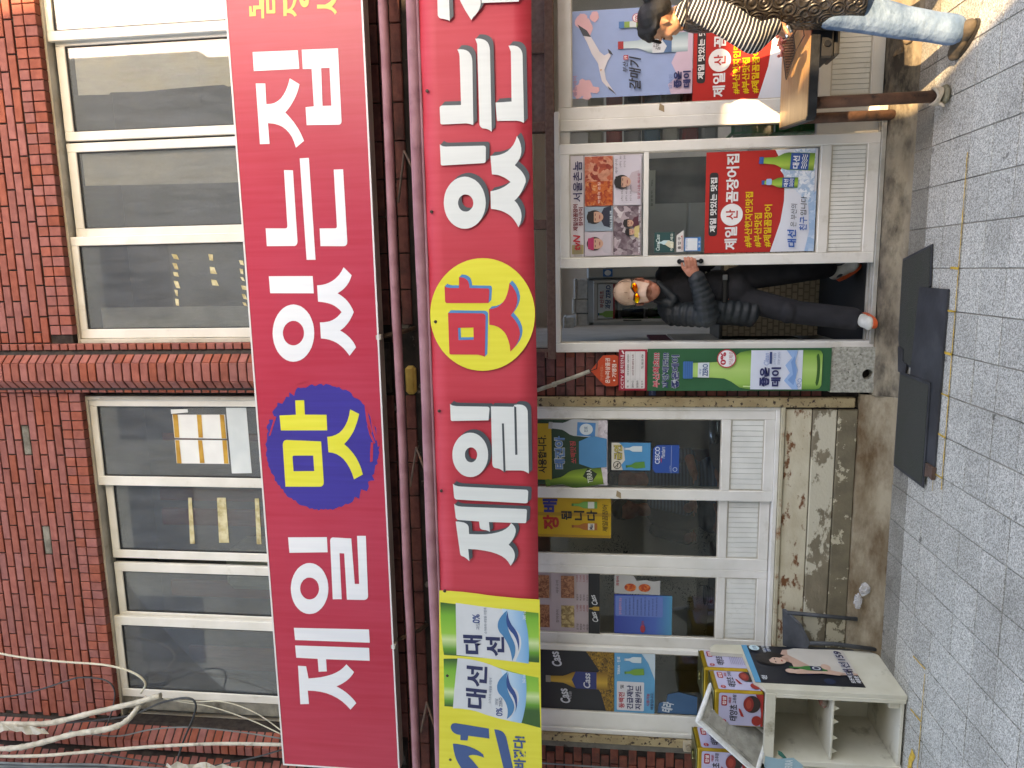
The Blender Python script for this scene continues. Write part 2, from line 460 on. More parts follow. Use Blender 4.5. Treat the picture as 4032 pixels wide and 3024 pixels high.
# ---------------------------------------------------------------- traced sign outlines, millimetres (x, z)
T_white=[([(1397,4029),(1392,3731),(1282,3729),(1283,4030)],[]),([(1208,4023),(1205,3960),(1080,3962),(1080,3934),(1084,3909),(1095,3885),(1110,3863),(1132,3843),(1158,3825),(1191,3809),(1228,3795),(1190,3734),(1166,3742),(1142,3752),(1120,3763),(1099,3776),(1079,3790),(1059,3805),(1041,3822),(1024,3840),(1005,3822),(985,3805),(965,3789),(943,3774),(920,3760),(897,3748),(872,3737),(846,3727),(806,3784),(842,3794),(873,3806),(899,3823),(921,3843),(939,3867),(951,3894),(960,3925),(964,3960),(836,3959),(837,4024)],[]),([(1394,3705),(1390,3470),(962,3472),(955,3472),(950,3473),(945,3475),(941,3478),(938,3481),(936,3486),(935,3491),(935,3496),(941,3703),(1050,3703),(1053,3648),(1277,3648),(1279,3706)],[[(1279,3586),(1278,3531),(1052,3533),(1053,3591)]]),([(670,3874),(667,3814),(219,3814),(212,3815),(205,3817),(200,3819),(196,3823),(192,3826),(190,3831),(188,3837),(188,3843),(191,4027),(306,4026),(302,3892),(303,3889),(303,3885),(304,3883),(306,3880),(309,3879),(311,3878),(315,3877),(319,3876)],[]),([(739,3763),(740,3702),(96,3699),(97,3760)],[]),([(662,3541),(662,3479),(211,3477),(204,3478),(197,3479),(192,3481),(187,3484),(184,3488),(181,3492),(180,3497),(179,3503),(183,3660),(296,3658),(294,3555),(294,3552),(295,3549),(296,3546),(298,3544),(300,3543),(303,3542),(306,3541),(310,3541)],[]),([(-5,4028),(-9,3725),(-122,3725),(-117,4027)],[]),([(-385,3739),(-418,3743),(-450,3752),(-481,3764),(-508,3781),(-532,3800),(-551,3822),(-565,3846),(-574,3872),(-577,3897),(-574,3923),(-565,3947),(-550,3969),(-531,3988),(-507,4005),(-479,4017),(-449,4026),(-416,4030),(-383,4030),(-349,4025),(-317,4016),(-287,4003),(-260,3986),(-237,3967),(-218,3945),(-204,3921),(-196,3896),(-193,3870),(-197,3846),(-205,3822),(-220,3800),(-239,3781),(-262,3764),(-290,3752),(-320,3743),(-352,3739)],[[(-384,3810),(-399,3812),(-412,3816),(-425,3823),(-437,3831),(-447,3841),(-455,3852),(-461,3864),(-465,3877),(-466,3890),(-465,3902),(-461,3915),(-455,3926),(-446,3936),(-436,3944),(-424,3951),(-411,3955),(-397,3958),(-383,3958),(-369,3956),(-355,3951),(-342,3945),(-331,3937),(-321,3927),(-313,3916),(-307,3904),(-303,3891),(-302,3878),(-303,3865),(-307,3853),(-313,3842),(-322,3832),(-332,3824),(-343,3817),(-356,3813),(-370,3810)]]),([(44,3511),(-8,3460),(-26,3467),(-43,3475),(-59,3485),(-75,3497),(-89,3511),(-102,3526),(-113,3544),(-124,3562),(-136,3543),(-149,3526),(-162,3511),(-177,3497),(-194,3485),(-211,3475),(-229,3466),(-249,3459),(-269,3469),(-288,3480),(-306,3491),(-322,3504),(-336,3517),(-349,3530),(-360,3545),(-369,3560),(-380,3541),(-392,3524),(-405,3509),(-418,3495),(-433,3483),(-448,3472),(-465,3463),(-482,3456),(-538,3504),(-512,3522),(-488,3542),(-469,3563),(-452,3586),(-440,3610),(-430,3637),(-424,3665),(-421,3695),(-314,3695),(-314,3671),(-311,3649),(-307,3627),(-300,3608),(-290,3589),(-278,3572),(-264,3557),(-248,3542),(-232,3555),(-219,3570),(-207,3586),(-197,3605),(-190,3625),(-184,3648),(-180,3672),(-177,3699),(-70,3699),(-68,3668),(-62,3639),(-53,3613),(-40,3588),(-24,3566),(-5,3545),(18,3527),(44,3511)],[]),([(-1821,4024),(-1812,3740),(-1923,3741),(-1935,4022)],[]),([(-2193,3752),(-2227,3756),(-2259,3764),(-2290,3777),(-2318,3792),(-2343,3811),(-2363,3832),(-2379,3855),(-2388,3879),(-2392,3904),(-2390,3928),(-2382,3951),(-2369,3972),(-2350,3991),(-2327,4007),(-2300,4019),(-2269,4027),(-2237,4031),(-2203,4031),(-2170,4026),(-2137,4018),(-2106,4005),(-2078,3989),(-2054,3971),(-2034,3949),(-2020,3927),(-2010,3903),(-2007,3878),(-2009,3854),(-2017,3832),(-2030,3811),(-2048,3792),(-2071,3777),(-2098,3765),(-2128,3756),(-2160,3752)],[[(-2196,3821),(-2210,3823),(-2224,3827),(-2237,3833),(-2249,3841),(-2260,3850),(-2269,3861),(-2275,3872),(-2279,3884),(-2281,3896),(-2280,3909),(-2277,3920),(-2271,3931),(-2263,3940),(-2253,3948),(-2242,3954),(-2229,3959),(-2215,3961),(-2201,3961),(-2186,3959),(-2172,3955),(-2159,3949),(-2147,3941),(-2136,3932),(-2128,3921),(-2121,3910),(-2117,3898),(-2116,3886),(-2116,3874),(-2120,3862),(-2125,3852),(-2133,3842),(-2143,3834),(-2155,3828),(-2168,3824),(-2181,3822)]]),([(-1839,3718),(-1833,3717),(-1827,3715),(-1823,3713),(-1819,3710),(-1817,3707),(-1814,3702),(-1813,3697),(-1813,3691),(-1817,3564),(-2152,3557),(-2151,3525),(-1797,3521),(-1795,3458),(-2237,3465),(-2244,3466),(-2251,3468),(-2256,3471),(-2261,3475),(-2264,3480),(-2267,3486),(-2269,3493),(-2270,3501),(-2272,3621),(-1928,3621),(-1927,3655),(-2270,3659),(-2273,3725)],[]),([(-2503,4029),(-2491,3472),(-2592,3471),(-2597,4026)],[]),([(-2639,4029),(-2632,3478),(-2731,3479),(-2735,3803),(-2830,3803),(-2836,3865),(-2735,3866),(-2734,4027)],[]),([(-2797,4018),(-2798,3957),(-2893,3945),(-2886,3894),(-2877,3846),(-2865,3804),(-2851,3765),(-2834,3731),(-2814,3700),(-2791,3675),(-2767,3653),(-2825,3600),(-2843,3611),(-2859,3623),(-2876,3638),(-2891,3654),(-2905,3672),(-2919,3692),(-2932,3714),(-2944,3738),(-2956,3715),(-2969,3694),(-2983,3674),(-2998,3656),(-3014,3639),(-3031,3623),(-3049,3609),(-3068,3596),(-3122,3643),(-3089,3671),(-3060,3702),(-3036,3737),(-3017,3775),(-3002,3816),(-2993,3860),(-2989,3907),(-2989,3957),(-3095,3955),(-3101,4021)],[])]
T_yel=[([(-1156,4014),(-1147,4013),(-1140,4011),(-1133,4008),(-1128,4005),(-1124,4001),(-1121,3996),(-1119,3990),(-1118,3983),(-1126,3738),(-1413,3737),(-1421,3738),(-1428,3740),(-1434,3743),(-1438,3746),(-1442,3751),(-1445,3756),(-1446,3762),(-1447,3769),(-1451,4016)],[[(-1237,3950),(-1235,3949),(-1233,3948),(-1231,3947),(-1230,3945),(-1229,3943),(-1229,3941),(-1228,3939),(-1228,3936),(-1226,3801),(-1336,3800),(-1340,3950)]]),([(-842,3903),(-840,3840),(-940,3841),(-940,3688),(-1048,3690),(-1051,4020),(-947,4022),(-941,3905)],[]),([(-902,3520),(-933,3459),(-965,3468),(-996,3479),(-1024,3491),(-1052,3504),(-1077,3520),(-1101,3537),(-1123,3556),(-1143,3576),(-1164,3553),(-1187,3532),(-1211,3514),(-1237,3497),(-1264,3484),(-1293,3472),(-1323,3463),(-1355,3456),(-1390,3520),(-1347,3532),(-1309,3547),(-1277,3565),(-1250,3585),(-1230,3607),(-1214,3633),(-1205,3661),(-1201,3691),(-1094,3692),(-1089,3660),(-1079,3631),(-1064,3604),(-1042,3581),(-1015,3561),(-983,3544),(-945,3530),(-902,3520)],[])]
T_yel2=[([(1608,4033),(1668,4031),(1667,4015),(1631,4014),(1631,4008),(1669,4005),(1668,3964),(1735,3959),(1734,3927),(1591,3938),(1592,3955),(1646,3953),(1646,3988),(1608,3991)],[]),([(1619,3920),(1733,3915),(1729,3856),(1627,3861),(1624,3861),(1622,3862),(1620,3863),(1619,3864),(1617,3866),(1617,3868),(1616,3870),(1616,3873)],[[(1637,3900),(1637,3880),(1713,3876),(1714,3897)]]),([(1597,3811),(1726,3804),(1725,3778),(1634,3782),(1636,3774),(1640,3766),(1646,3758),(1656,3752),(1668,3745),(1683,3740),(1701,3735),(1722,3731),(1720,3709),(1704,3713),(1689,3718),(1675,3723),(1663,3728),(1653,3733),(1645,3739),(1638,3745),(1632,3752),(1628,3746),(1624,3741),(1619,3737),(1615,3733),(1610,3730),(1606,3727),(1601,3725),(1597,3723),(1589,3740),(1594,3742),(1599,3746),(1603,3750),(1607,3756),(1610,3762),(1612,3770),(1614,3778),(1615,3788),(1597,3789)],[]),([(1720,3695),(1689,3701),(1677,3700),(1667,3697),(1659,3694),(1652,3690),(1647,3685),(1643,3680),(1641,3674),(1640,3667),(1641,3660),(1644,3654),(1650,3648),(1658,3644),(1669,3641),(1682,3638),(1698,3637),(1716,3636)],[[(1718,3671),(1679,3676),(1675,3664),(1717,3656)]]),([(1628,3590),(1651,3589),(1648,3538),(1652,3526),(1657,3515),(1663,3505),(1670,3497),(1678,3490),(1686,3484),(1696,3479),(1706,3475),(1705,3451),(1694,3453),(1684,3456),(1674,3461),(1665,3466),(1656,3471),(1648,3478),(1640,3486),(1633,3494),(1629,3489),(1625,3484),(1621,3479),(1617,3475),(1613,3471),(1609,3468),(1604,3466),(1600,3464),(1586,3478),(1594,3481),(1601,3486),(1607,3492),(1613,3499),(1617,3508),(1621,3517),(1624,3527),(1626,3539)],[])]
T_blob=[([(-1162,3330),(-1181,3337),(-1200,3332),(-1219,3339),(-1238,3342),(-1255,3353),(-1277,3347),(-1291,3366),(-1310,3369),(-1329,3373),(-1349,3376),(-1362,3392),(-1395,3376),(-1398,3406),(-1408,3423),(-1437,3418),(-1457,3425),(-1474,3435),(-1460,3474),(-1481,3480),(-1503,3486),(-1529,3490),(-1514,3521),(-1534,3530),(-1553,3541),(-1561,3556),(-1569,3572),(-1567,3592),(-1580,3606),(-1590,3621),(-1588,3639),(-1598,3654),(-1604,3670),(-1613,3686),(-1606,3703),(-1613,3720),(-1606,3736),(-1613,3753),(-1607,3769),(-1620,3786),(-1609,3801),(-1614,3819),(-1604,3833),(-1609,3852),(-1595,3865),(-1589,3880),(-1587,3896),(-1585,3913),(-1578,3928),(-1566,3940),(-1549,3950),(-1548,3968),(-1533,3978),(-1530,3996),(-1521,4011),(-1504,4018),(-1492,4031),(-1472,4035),(-1465,4052),(-1446,4057),(-1437,4073),(-1419,4078),(-1408,4093),(-1385,4090),(-1369,4098),(-1357,4113),(-1338,4116),(-1321,4122),(-1304,4131),(-1284,4129),(-1267,4137),(-1247,4135),(-1229,4143),(-1209,4140),(-1189,4131),(-1171,4134),(-1151,4141),(-1132,4130),(-1114,4125),(-1094,4124),(-1075,4123),(-1058,4111),(-1033,4124),(-1014,4116),(-1000,4099),(-977,4102),(-975,4065),(-955,4062),(-924,4074),(-908,4062),(-895,4048),(-881,4035),(-857,4031),(-866,3998),(-851,3987),(-835,3976),(-816,3967),(-819,3944),(-786,3942),(-811,3909),(-787,3902),(-765,3892),(-753,3878),(-757,3858),(-754,3842),(-755,3824),(-747,3809),(-737,3794),(-730,3778),(-743,3761),(-740,3745),(-729,3729),(-727,3713),(-740,3698),(-728,3681),(-731,3665),(-735,3650),(-744,3636),(-746,3620),(-752,3605),(-749,3588),(-763,3576),(-770,3562),(-767,3544),(-775,3530),(-783,3515),(-794,3504),(-814,3497),(-824,3485),(-829,3468),(-836,3453),(-848,3441),(-863,3433),(-873,3419),(-895,3419),(-908,3409),(-922,3399),(-937,3391),(-952,3383),(-969,3379),(-983,3368),(-1002,3367),(-1016,3355),(-1031,3344),(-1051,3347),(-1069,3341),(-1087,3339),(-1105,3332),(-1124,3334),(-1143,3332)],[])]
T_streak=[([(-896,3418),(-900,3403),(-1058,3374),(-1065,3389),(-980,3411)],[]),([(-938,3383),(-942,3370),(-1111,3342),(-1117,3355),(-1028,3376)],[]),([(-1012,3408),(-1016,3399),(-1132,3357),(-1139,3367),(-1075,3395)],[]),([(-1128,3387),(-1132,3371),(-1261,3382),(-1268,3400),(-1198,3396)],[]),([(-952,4059),(-956,4046),(-1086,4098),(-1092,4112),(-1022,4085)],[]),([(-1022,3345),(-1026,3334),(-1153,3330),(-1160,3341),(-1091,3347)],[]),([(-729,3901),(-734,3891),(-704,3781),(-710,3792),(-720,3861)],[])]
T_bw=[([(1576,2775),(1572,2708),(1424,2707),(1426,2711),(1429,2716),(1431,2721),(1433,2727),(1435,2732),(1436,2737),(1438,2743),(1439,2748),(1440,2755),(1442,2761),(1444,2766),(1447,2769),(1451,2772),(1455,2775),(1460,2776),(1465,2776)],[]),([(1568,2655),(1555,2652),(1541,2647),(1525,2641),(1507,2632),(1488,2622),(1467,2610),(1445,2596),(1421,2581),(1439,2570),(1447,2559),(1456,2550),(1465,2542),(1475,2536),(1486,2531),(1497,2527),(1508,2525),(1520,2525),(1561,2526)],[]),([(1510,2519),(1560,2520),(1547,2308),(1505,2307)],[]),([(1268,2668),(1268,2648),(1266,2631),(1261,2616),(1254,2604),(1244,2595),(1232,2588),(1218,2584),(1201,2582),(846,2586),(848,2590),(850,2595),(852,2600),(854,2605),(855,2610),(856,2615),(857,2621),(858,2627),(858,2773),(859,2775),(859,2777),(860,2778),(862,2780),(863,2781),(866,2781),(868,2782),(871,2782),(948,2783),(952,2783),(955,2782),(958,2781),(960,2778),(962,2776),(963,2773),(964,2769),(964,2765),(962,2655),(1230,2656),(1235,2657),(1240,2657),(1245,2658),(1250,2660),(1255,2661),(1259,2663),(1264,2666),(1268,2668)],[]),([(1321,2562),(1321,2543),(1318,2526),(1313,2511),(1306,2500),(1297,2490),(1285,2484),(1271,2480),(1254,2478),(805,2478),(809,2483),(813,2488),(816,2493),(819,2499),(822,2506),(824,2512),(825,2520),(826,2527),(827,2532),(829,2536),(832,2539),(834,2542),(837,2544),(840,2547),(844,2548),(848,2549),(1291,2551)],[]),([(1273,2370),(1273,2351),(1271,2335),(1267,2321),(1260,2310),(1251,2301),(1240,2295),(1227,2291),(1211,2290),(846,2288),(849,2294),(852,2299),(855,2305),(857,2311),(858,2316),(859,2322),(860,2327),(861,2333),(864,2445),(966,2452),(968,2358),(1240,2357)],[]),([(746,2789),(742,2784),(739,2779),(736,2774),(734,2767),(733,2761),(732,2753),(732,2745),(732,2736),(729,2530),(728,2526),(727,2523),(725,2520),(724,2518),(722,2517),(719,2516),(717,2515),(713,2515),(640,2518),(638,2519),(636,2519),(634,2520),(632,2522),(631,2524),(631,2526),(630,2529),(630,2532),(625,2776),(626,2779),(626,2781),(627,2783),(628,2785),(630,2786),(632,2787),(634,2787),(636,2787)],[]),([(403,2523),(377,2526),(351,2532),(328,2542),(306,2555),(288,2571),(273,2590),(263,2610),(256,2632),(255,2654),(257,2676),(265,2698),(277,2718),(292,2735),(312,2751),(334,2763),(358,2771),(384,2776),(410,2777),(436,2774),(462,2768),(485,2758),(506,2744),(524,2728),(539,2709),(549,2689),(555,2667),(557,2645),(554,2624),(546,2603),(535,2583),(519,2565),(500,2550),(478,2538),(454,2530),(429,2525)],[[(403,2598),(395,2599),(386,2601),(378,2605),(372,2610),(366,2616),(361,2622),(357,2630),(355,2638),(355,2646),(356,2654),(358,2662),(362,2669),(367,2675),(374,2681),(381,2685),(389,2688),(397,2690),(406,2691),(415,2690),(423,2687),(431,2684),(438,2679),(443,2673),(448,2666),(452,2659),(454,2651),(454,2643),(453,2635),(451,2627),(447,2620),(442,2614),(435,2608),(428,2604),(420,2600),(412,2599)]]),([(775,2330),(752,2318),(729,2310),(707,2306),(686,2306),(666,2310),(647,2318),(629,2330),(612,2346),(599,2331),(587,2317),(575,2306),(562,2297),(550,2290),(538,2285),(526,2283),(514,2283),(495,2291),(479,2298),(463,2307),(449,2315),(437,2324),(427,2333),(418,2342),(411,2352),(393,2336),(374,2325),(355,2316),(335,2312),(316,2311),(295,2314),(275,2320),(254,2330),(277,2341),(298,2355),(317,2371),(332,2390),(345,2412),(355,2436),(362,2463),(366,2493),(468,2493),(470,2476),(474,2459),(478,2443),(484,2427),(490,2413),(498,2399),(507,2386),(517,2373),(528,2385),(537,2398),(545,2410),(551,2424),(557,2438),(561,2452),(563,2467),(564,2482),(669,2489),(670,2459),(674,2432),(682,2407),(693,2386),(709,2368),(727,2352),(749,2340),(775,2330)],[]),([(-813,2779),(-817,2775),(-820,2770),(-823,2765),(-825,2759),(-826,2752),(-827,2745),(-828,2737),(-828,2729),(-831,2545),(-831,2542),(-832,2539),(-833,2536),(-835,2534),(-837,2533),(-839,2532),(-842,2531),(-846,2531),(-917,2538),(-923,2766),(-923,2769),(-922,2772),(-921,2774),(-919,2776),(-917,2777),(-915,2778),(-912,2778),(-908,2778)],[]),([(-1139,2546),(-1164,2548),(-1188,2554),(-1211,2563),(-1232,2575),(-1250,2589),(-1265,2606),(-1276,2625),(-1283,2644),(-1285,2664),(-1283,2684),(-1277,2703),(-1267,2721),(-1252,2737),(-1235,2751),(-1214,2762),(-1191,2770),(-1167,2774),(-1142,2775),(-1117,2773),(-1092,2767),(-1069,2757),(-1049,2745),(-1031,2731),(-1016,2714),(-1006,2695),(-999,2676),(-997,2656),(-999,2636),(-1005,2617),(-1015,2600),(-1030,2584),(-1047,2570),(-1067,2559),(-1090,2552),(-1114,2547)],[[(-1140,2616),(-1148,2617),(-1156,2619),(-1164,2622),(-1171,2626),(-1177,2631),(-1182,2637),(-1186,2643),(-1188,2650),(-1189,2657),(-1188,2663),(-1186,2670),(-1183,2676),(-1178,2682),(-1172,2686),(-1165,2690),(-1157,2693),(-1149,2694),(-1141,2694),(-1132,2694),(-1124,2692),(-1116,2689),(-1109,2684),(-1103,2679),(-1098,2674),(-1095,2667),(-1092,2661),(-1092,2654),(-1092,2647),(-1094,2641),(-1098,2635),(-1103,2629),(-1109,2624),(-1116,2621),(-1123,2618),(-1131,2616)]]),([(-829,2521),(-831,2380),(-819,2374),(-816,2355),(-817,2338),(-819,2324),(-825,2312),(-833,2303),(-843,2297),(-856,2293),(-872,2292),(-1258,2291),(-1253,2297),(-1249,2303),(-1245,2309),(-1242,2317),(-1239,2324),(-1238,2333),(-1237,2341),(-1237,2351),(-1238,2433),(-1246,2448),(-1241,2455),(-1237,2462),(-1233,2468),(-1230,2474),(-1228,2480),(-1226,2486),(-1225,2491),(-1225,2496),(-1224,2502),(-1222,2507),(-1220,2511),(-1216,2515),(-1213,2517),(-1208,2519),(-1203,2520),(-1197,2521)],[]),([(-1329,2778),(-1334,2775),(-1337,2770),(-1341,2765),(-1343,2758),(-1345,2751),(-1347,2744),(-1348,2735),(-1349,2725),(-1362,2314),(-1362,2310),(-1363,2307),(-1365,2304),(-1367,2301),(-1369,2299),(-1372,2298),(-1375,2297),(-1378,2297),(-1438,2301),(-1442,2301),(-1444,2302),(-1446,2303),(-1448,2305),(-1449,2307),(-1450,2310),(-1451,2312),(-1451,2316),(-1435,2758),(-1434,2761),(-1432,2764),(-1431,2766),(-1428,2769),(-1425,2770),(-1421,2772),(-1417,2772),(-1412,2773)],[]),([(-1464,2774),(-1468,2770),(-1471,2765),(-1474,2760),(-1477,2754),(-1479,2747),(-1480,2740),(-1481,2732),(-1482,2724),(-1489,2321),(-1489,2317),(-1490,2314),(-1491,2312),(-1493,2310),(-1495,2308),(-1497,2307),(-1500,2307),(-1504,2307),(-1571,2312),(-1574,2312),(-1576,2313),(-1578,2314),(-1580,2316),(-1581,2318),(-1582,2320),(-1582,2324),(-1582,2327),(-1580,2552),(-1647,2547),(-1644,2550),(-1642,2554),(-1640,2559),(-1638,2563),(-1636,2568),(-1635,2573),(-1634,2579),(-1634,2585),(-1633,2591),(-1632,2597),(-1630,2601),(-1628,2605),(-1626,2608),(-1623,2610),(-1619,2612),(-1615,2612),(-1578,2616),(-1571,2747),(-1570,2752),(-1569,2756),(-1567,2759),(-1564,2762),(-1560,2764),(-1556,2766),(-1551,2767),(-1545,2767)],[]),([(-1582,2768),(-1582,2749),(-1584,2733),(-1586,2720),(-1590,2708),(-1595,2699),(-1601,2692),(-1608,2687),(-1617,2684),(-1664,2683),(-1665,2629),(-1663,2580),(-1658,2537),(-1649,2500),(-1638,2469),(-1623,2443),(-1605,2423),(-1584,2409),(-1596,2395),(-1610,2386),(-1626,2381),(-1643,2381),(-1662,2386),(-1683,2395),(-1705,2409),(-1729,2428),(-1744,2412),(-1760,2400),(-1776,2393),(-1794,2389),(-1812,2390),(-1831,2395),(-1850,2404),(-1871,2418),(-1847,2431),(-1825,2449),(-1807,2474),(-1793,2505),(-1781,2542),(-1773,2586),(-1767,2635),(-1765,2691),(-1847,2686),(-1841,2693),(-1835,2699),(-1830,2705),(-1825,2712),(-1821,2717),(-1818,2723),(-1816,2728),(-1815,2734),(-1813,2736),(-1811,2739),(-1809,2741),(-1806,2743),(-1802,2744),(-1798,2745),(-1793,2746),(-1788,2746)],[])]
T_br=[([(-247,2773),(-252,2564),(-253,2559),(-254,2554),(-256,2550),(-258,2547),(-261,2544),(-265,2542),(-270,2541),(-275,2541),(-519,2552),(-516,2558),(-513,2564),(-511,2572),(-509,2579),(-507,2587),(-506,2595),(-505,2604),(-505,2614),(-503,2762),(-503,2765),(-502,2767),(-500,2769),(-499,2771),(-497,2772),(-494,2773),(-491,2773),(-488,2773)],[[(-339,2714),(-338,2618),(-413,2618),(-414,2713)]]),([(-84,2789),(-87,2785),(-90,2780),(-92,2774),(-94,2767),(-95,2760),(-96,2752),(-96,2744),(-96,2735),(-97,2700),(-32,2698),(-33,2683),(-36,2670),(-41,2659),(-48,2650),(-57,2643),(-69,2639),(-82,2636),(-98,2635),(-102,2523),(-103,2520),(-104,2519),(-106,2517),(-108,2516),(-111,2515),(-114,2514),(-117,2514),(-121,2514),(-190,2520),(-187,2776),(-187,2779),(-186,2782),(-184,2784),(-182,2786),(-179,2788),(-176,2789),(-172,2789),(-168,2789)],[]),([(-72,2391),(-95,2371),(-119,2357),(-143,2348),(-167,2344),(-191,2346),(-216,2354),(-240,2367),(-266,2386),(-294,2362),(-322,2345),(-349,2335),(-377,2332),(-405,2337),(-432,2348),(-460,2367),(-487,2393),(-450,2396),(-418,2404),(-390,2414),(-367,2428),(-349,2446),(-335,2467),(-326,2491),(-322,2519),(-227,2519),(-224,2493),(-216,2469),(-203,2449),(-186,2432),(-165,2417),(-138,2406),(-108,2397),(-72,2391)],[])]
T_slot=[([(-936,2455),(-936,2442),(-1246,2438),(-1251,2451)],[]),([(-826,2376),(-833,2363),(-1136,2361),(-1136,2375)],[])]
T_circ=[([(-263,2239),(-296,2241),(-329,2246),(-361,2254),(-393,2265),(-423,2279),(-452,2296),(-479,2315),(-504,2337),(-527,2360),(-547,2386),(-565,2414),(-580,2443),(-591,2473),(-599,2504),(-604,2536),(-606,2568),(-604,2600),(-599,2632),(-591,2663),(-579,2693),(-564,2722),(-546,2749),(-525,2775),(-502,2798),(-477,2819),(-449,2837),(-419,2853),(-388,2865),(-356,2875),(-323,2882),(-289,2885),(-255,2885),(-221,2883),(-188,2877),(-155,2868),(-124,2856),(-94,2841),(-65,2823),(-39,2803),(-15,2781),(7,2757),(26,2731),(43,2703),(56,2674),(67,2644),(74,2613),(78,2582),(79,2551),(77,2520),(72,2489),(63,2459),(52,2430),(37,2402),(20,2376),(0,2351),(-23,2328),(-48,2308),(-74,2290),(-103,2274),(-133,2262),(-164,2251),(-196,2244),(-229,2240)],[])]
T_yb=[([(-2057,2892),(-2058,2852),(-2058,2813),(-2060,2776),(-2061,2740),(-2064,2705),(-2067,2671),(-2070,2638),(-2074,2607),(-2079,2560),(-2083,2514),(-2086,2467),(-2089,2421),(-2092,2374),(-2093,2327),(-2094,2281),(-2095,2234),(-3349,2234),(-3400,2940)],[])]
T_g1=[([(-2139,2888),(-2147,2798),(-2153,2711),(-2160,2626),(-2166,2544),(-2172,2465),(-2178,2388),(-2183,2314),(-2188,2242),(-2535,2241),(-2532,2314),(-2529,2385),(-2526,2456),(-2523,2526),(-2520,2595),(-2517,2663),(-2515,2730),(-2512,2797),(-2511,2876),(-2472,2881),(-2431,2884),(-2388,2887),(-2342,2889),(-2295,2890),(-2245,2890),(-2193,2889),(-2139,2888)],[])]
T_g2=[([(-2539,2880),(-2535,2831),(-2533,2784),(-2535,2738),(-2538,2694),(-2544,2652),(-2553,2612),(-2564,2573),(-2578,2536),(-2589,2497),(-2600,2459),(-2609,2422),(-2618,2386),(-2625,2350),(-2632,2315),(-2637,2281),(-2641,2248),(-3003,2240),(-2992,2289),(-2981,2337),(-2970,2384),(-2960,2431),(-2950,2476),(-2940,2521),(-2931,2564),(-2922,2607),(-2913,2644),(-2906,2680),(-2899,2716),(-2894,2751),(-2889,2785),(-2886,2819),(-2884,2853),(-2883,2886)],[])]
T_lab1=[([(-2139,2785),(-2146,2721),(-2153,2660),(-2159,2601),(-2164,2544),(-2169,2490),(-2174,2438),(-2178,2389),(-2181,2342),(-2220,2332),(-2261,2324),(-2303,2317),(-2348,2312),(-2394,2310),(-2442,2308),(-2492,2309),(-2544,2312),(-2539,2368),(-2534,2425),(-2529,2483),(-2524,2542),(-2519,2603),(-2515,2665),(-2511,2727),(-2507,2791)],[])]
T_lab2=[([(-2529,2785),(-2530,2749),(-2533,2715),(-2537,2681),(-2543,2650),(-2550,2619),(-2558,2590),(-2567,2562),(-2578,2536),(-2587,2510),(-2596,2484),(-2604,2459),(-2610,2433),(-2616,2408),(-2621,2383),(-2626,2358),(-2629,2334),(-2675,2330),(-2720,2329),(-2764,2330),(-2808,2333),(-2851,2338),(-2893,2346),(-2935,2355),(-2976,2367),(-2970,2410),(-2963,2451),(-2956,2490),(-2949,2526),(-2940,2560),(-2932,2592),(-2923,2622),(-2913,2649),(-2907,2671),(-2903,2692),(-2899,2714),(-2897,2736),(-2895,2759),(-2894,2782),(-2894,2805),(-2895,2828),(-2845,2823),(-2796,2818),(-2748,2813),(-2702,2807),(-2657,2802),(-2613,2796),(-2570,2790),(-2529,2785)],[])]
T_sky1=[([(-2167,2480),(-2168,2461),(-2170,2442),(-2172,2424),(-2173,2407),(-2175,2390),(-2177,2373),(-2179,2357),(-2181,2342),(-2220,2332),(-2261,2324),(-2303,2317),(-2348,2312),(-2394,2310),(-2442,2308),(-2492,2309),(-2544,2312),(-2532,2399),(-2497,2383),(-2465,2370),(-2435,2362),(-2407,2358),(-2381,2359),(-2357,2363),(-2336,2372),(-2316,2385),(-2300,2404),(-2283,2422),(-2266,2437),(-2248,2449),(-2229,2460),(-2209,2469),(-2188,2476),(-2167,2480)],[]),([(-2598,2494),(-2604,2471),(-2609,2449),(-2613,2428),(-2618,2407),(-2621,2388),(-2624,2369),(-2627,2351),(-2629,2334),(-2675,2330),(-2720,2329),(-2764,2330),(-2808,2333),(-2851,2338),(-2893,2346),(-2935,2355),(-2976,2367),(-2964,2449),(-2920,2425),(-2880,2406),(-2845,2392),(-2813,2383),(-2786,2380),(-2763,2383),(-2743,2390),(-2728,2403),(-2717,2422),(-2705,2440),(-2691,2455),(-2675,2467),(-2658,2477),(-2640,2485),(-2620,2491),(-2598,2494)],[])]
T_wv1=[([(-2177,2446),(-2196,2467),(-2216,2484),(-2236,2497),(-2255,2506),(-2275,2510),(-2294,2511),(-2313,2507),(-2332,2499),(-2351,2482),(-2372,2468),(-2395,2455),(-2419,2444),(-2445,2435),(-2473,2428),(-2502,2423),(-2533,2420),(-2512,2411),(-2492,2403),(-2472,2399),(-2453,2397),(-2434,2397),(-2417,2400),(-2400,2405),(-2383,2412),(-2356,2425),(-2330,2435),(-2304,2443),(-2278,2448),(-2252,2451),(-2226,2452),(-2201,2450),(-2177,2446)],[]),([(-2607,2451),(-2628,2474),(-2649,2493),(-2669,2508),(-2689,2518),(-2709,2524),(-2729,2525),(-2749,2522),(-2768,2514),(-2788,2496),(-2808,2482),(-2829,2471),(-2852,2463),(-2876,2458),(-2900,2457),(-2926,2459),(-2953,2465),(-2936,2447),(-2919,2432),(-2901,2422),(-2883,2415),(-2865,2412),(-2847,2413),(-2828,2417),(-2809,2425),(-2784,2438),(-2759,2448),(-2734,2455),(-2709,2459),(-2683,2461),(-2658,2460),(-2633,2457),(-2607,2451)],[])]
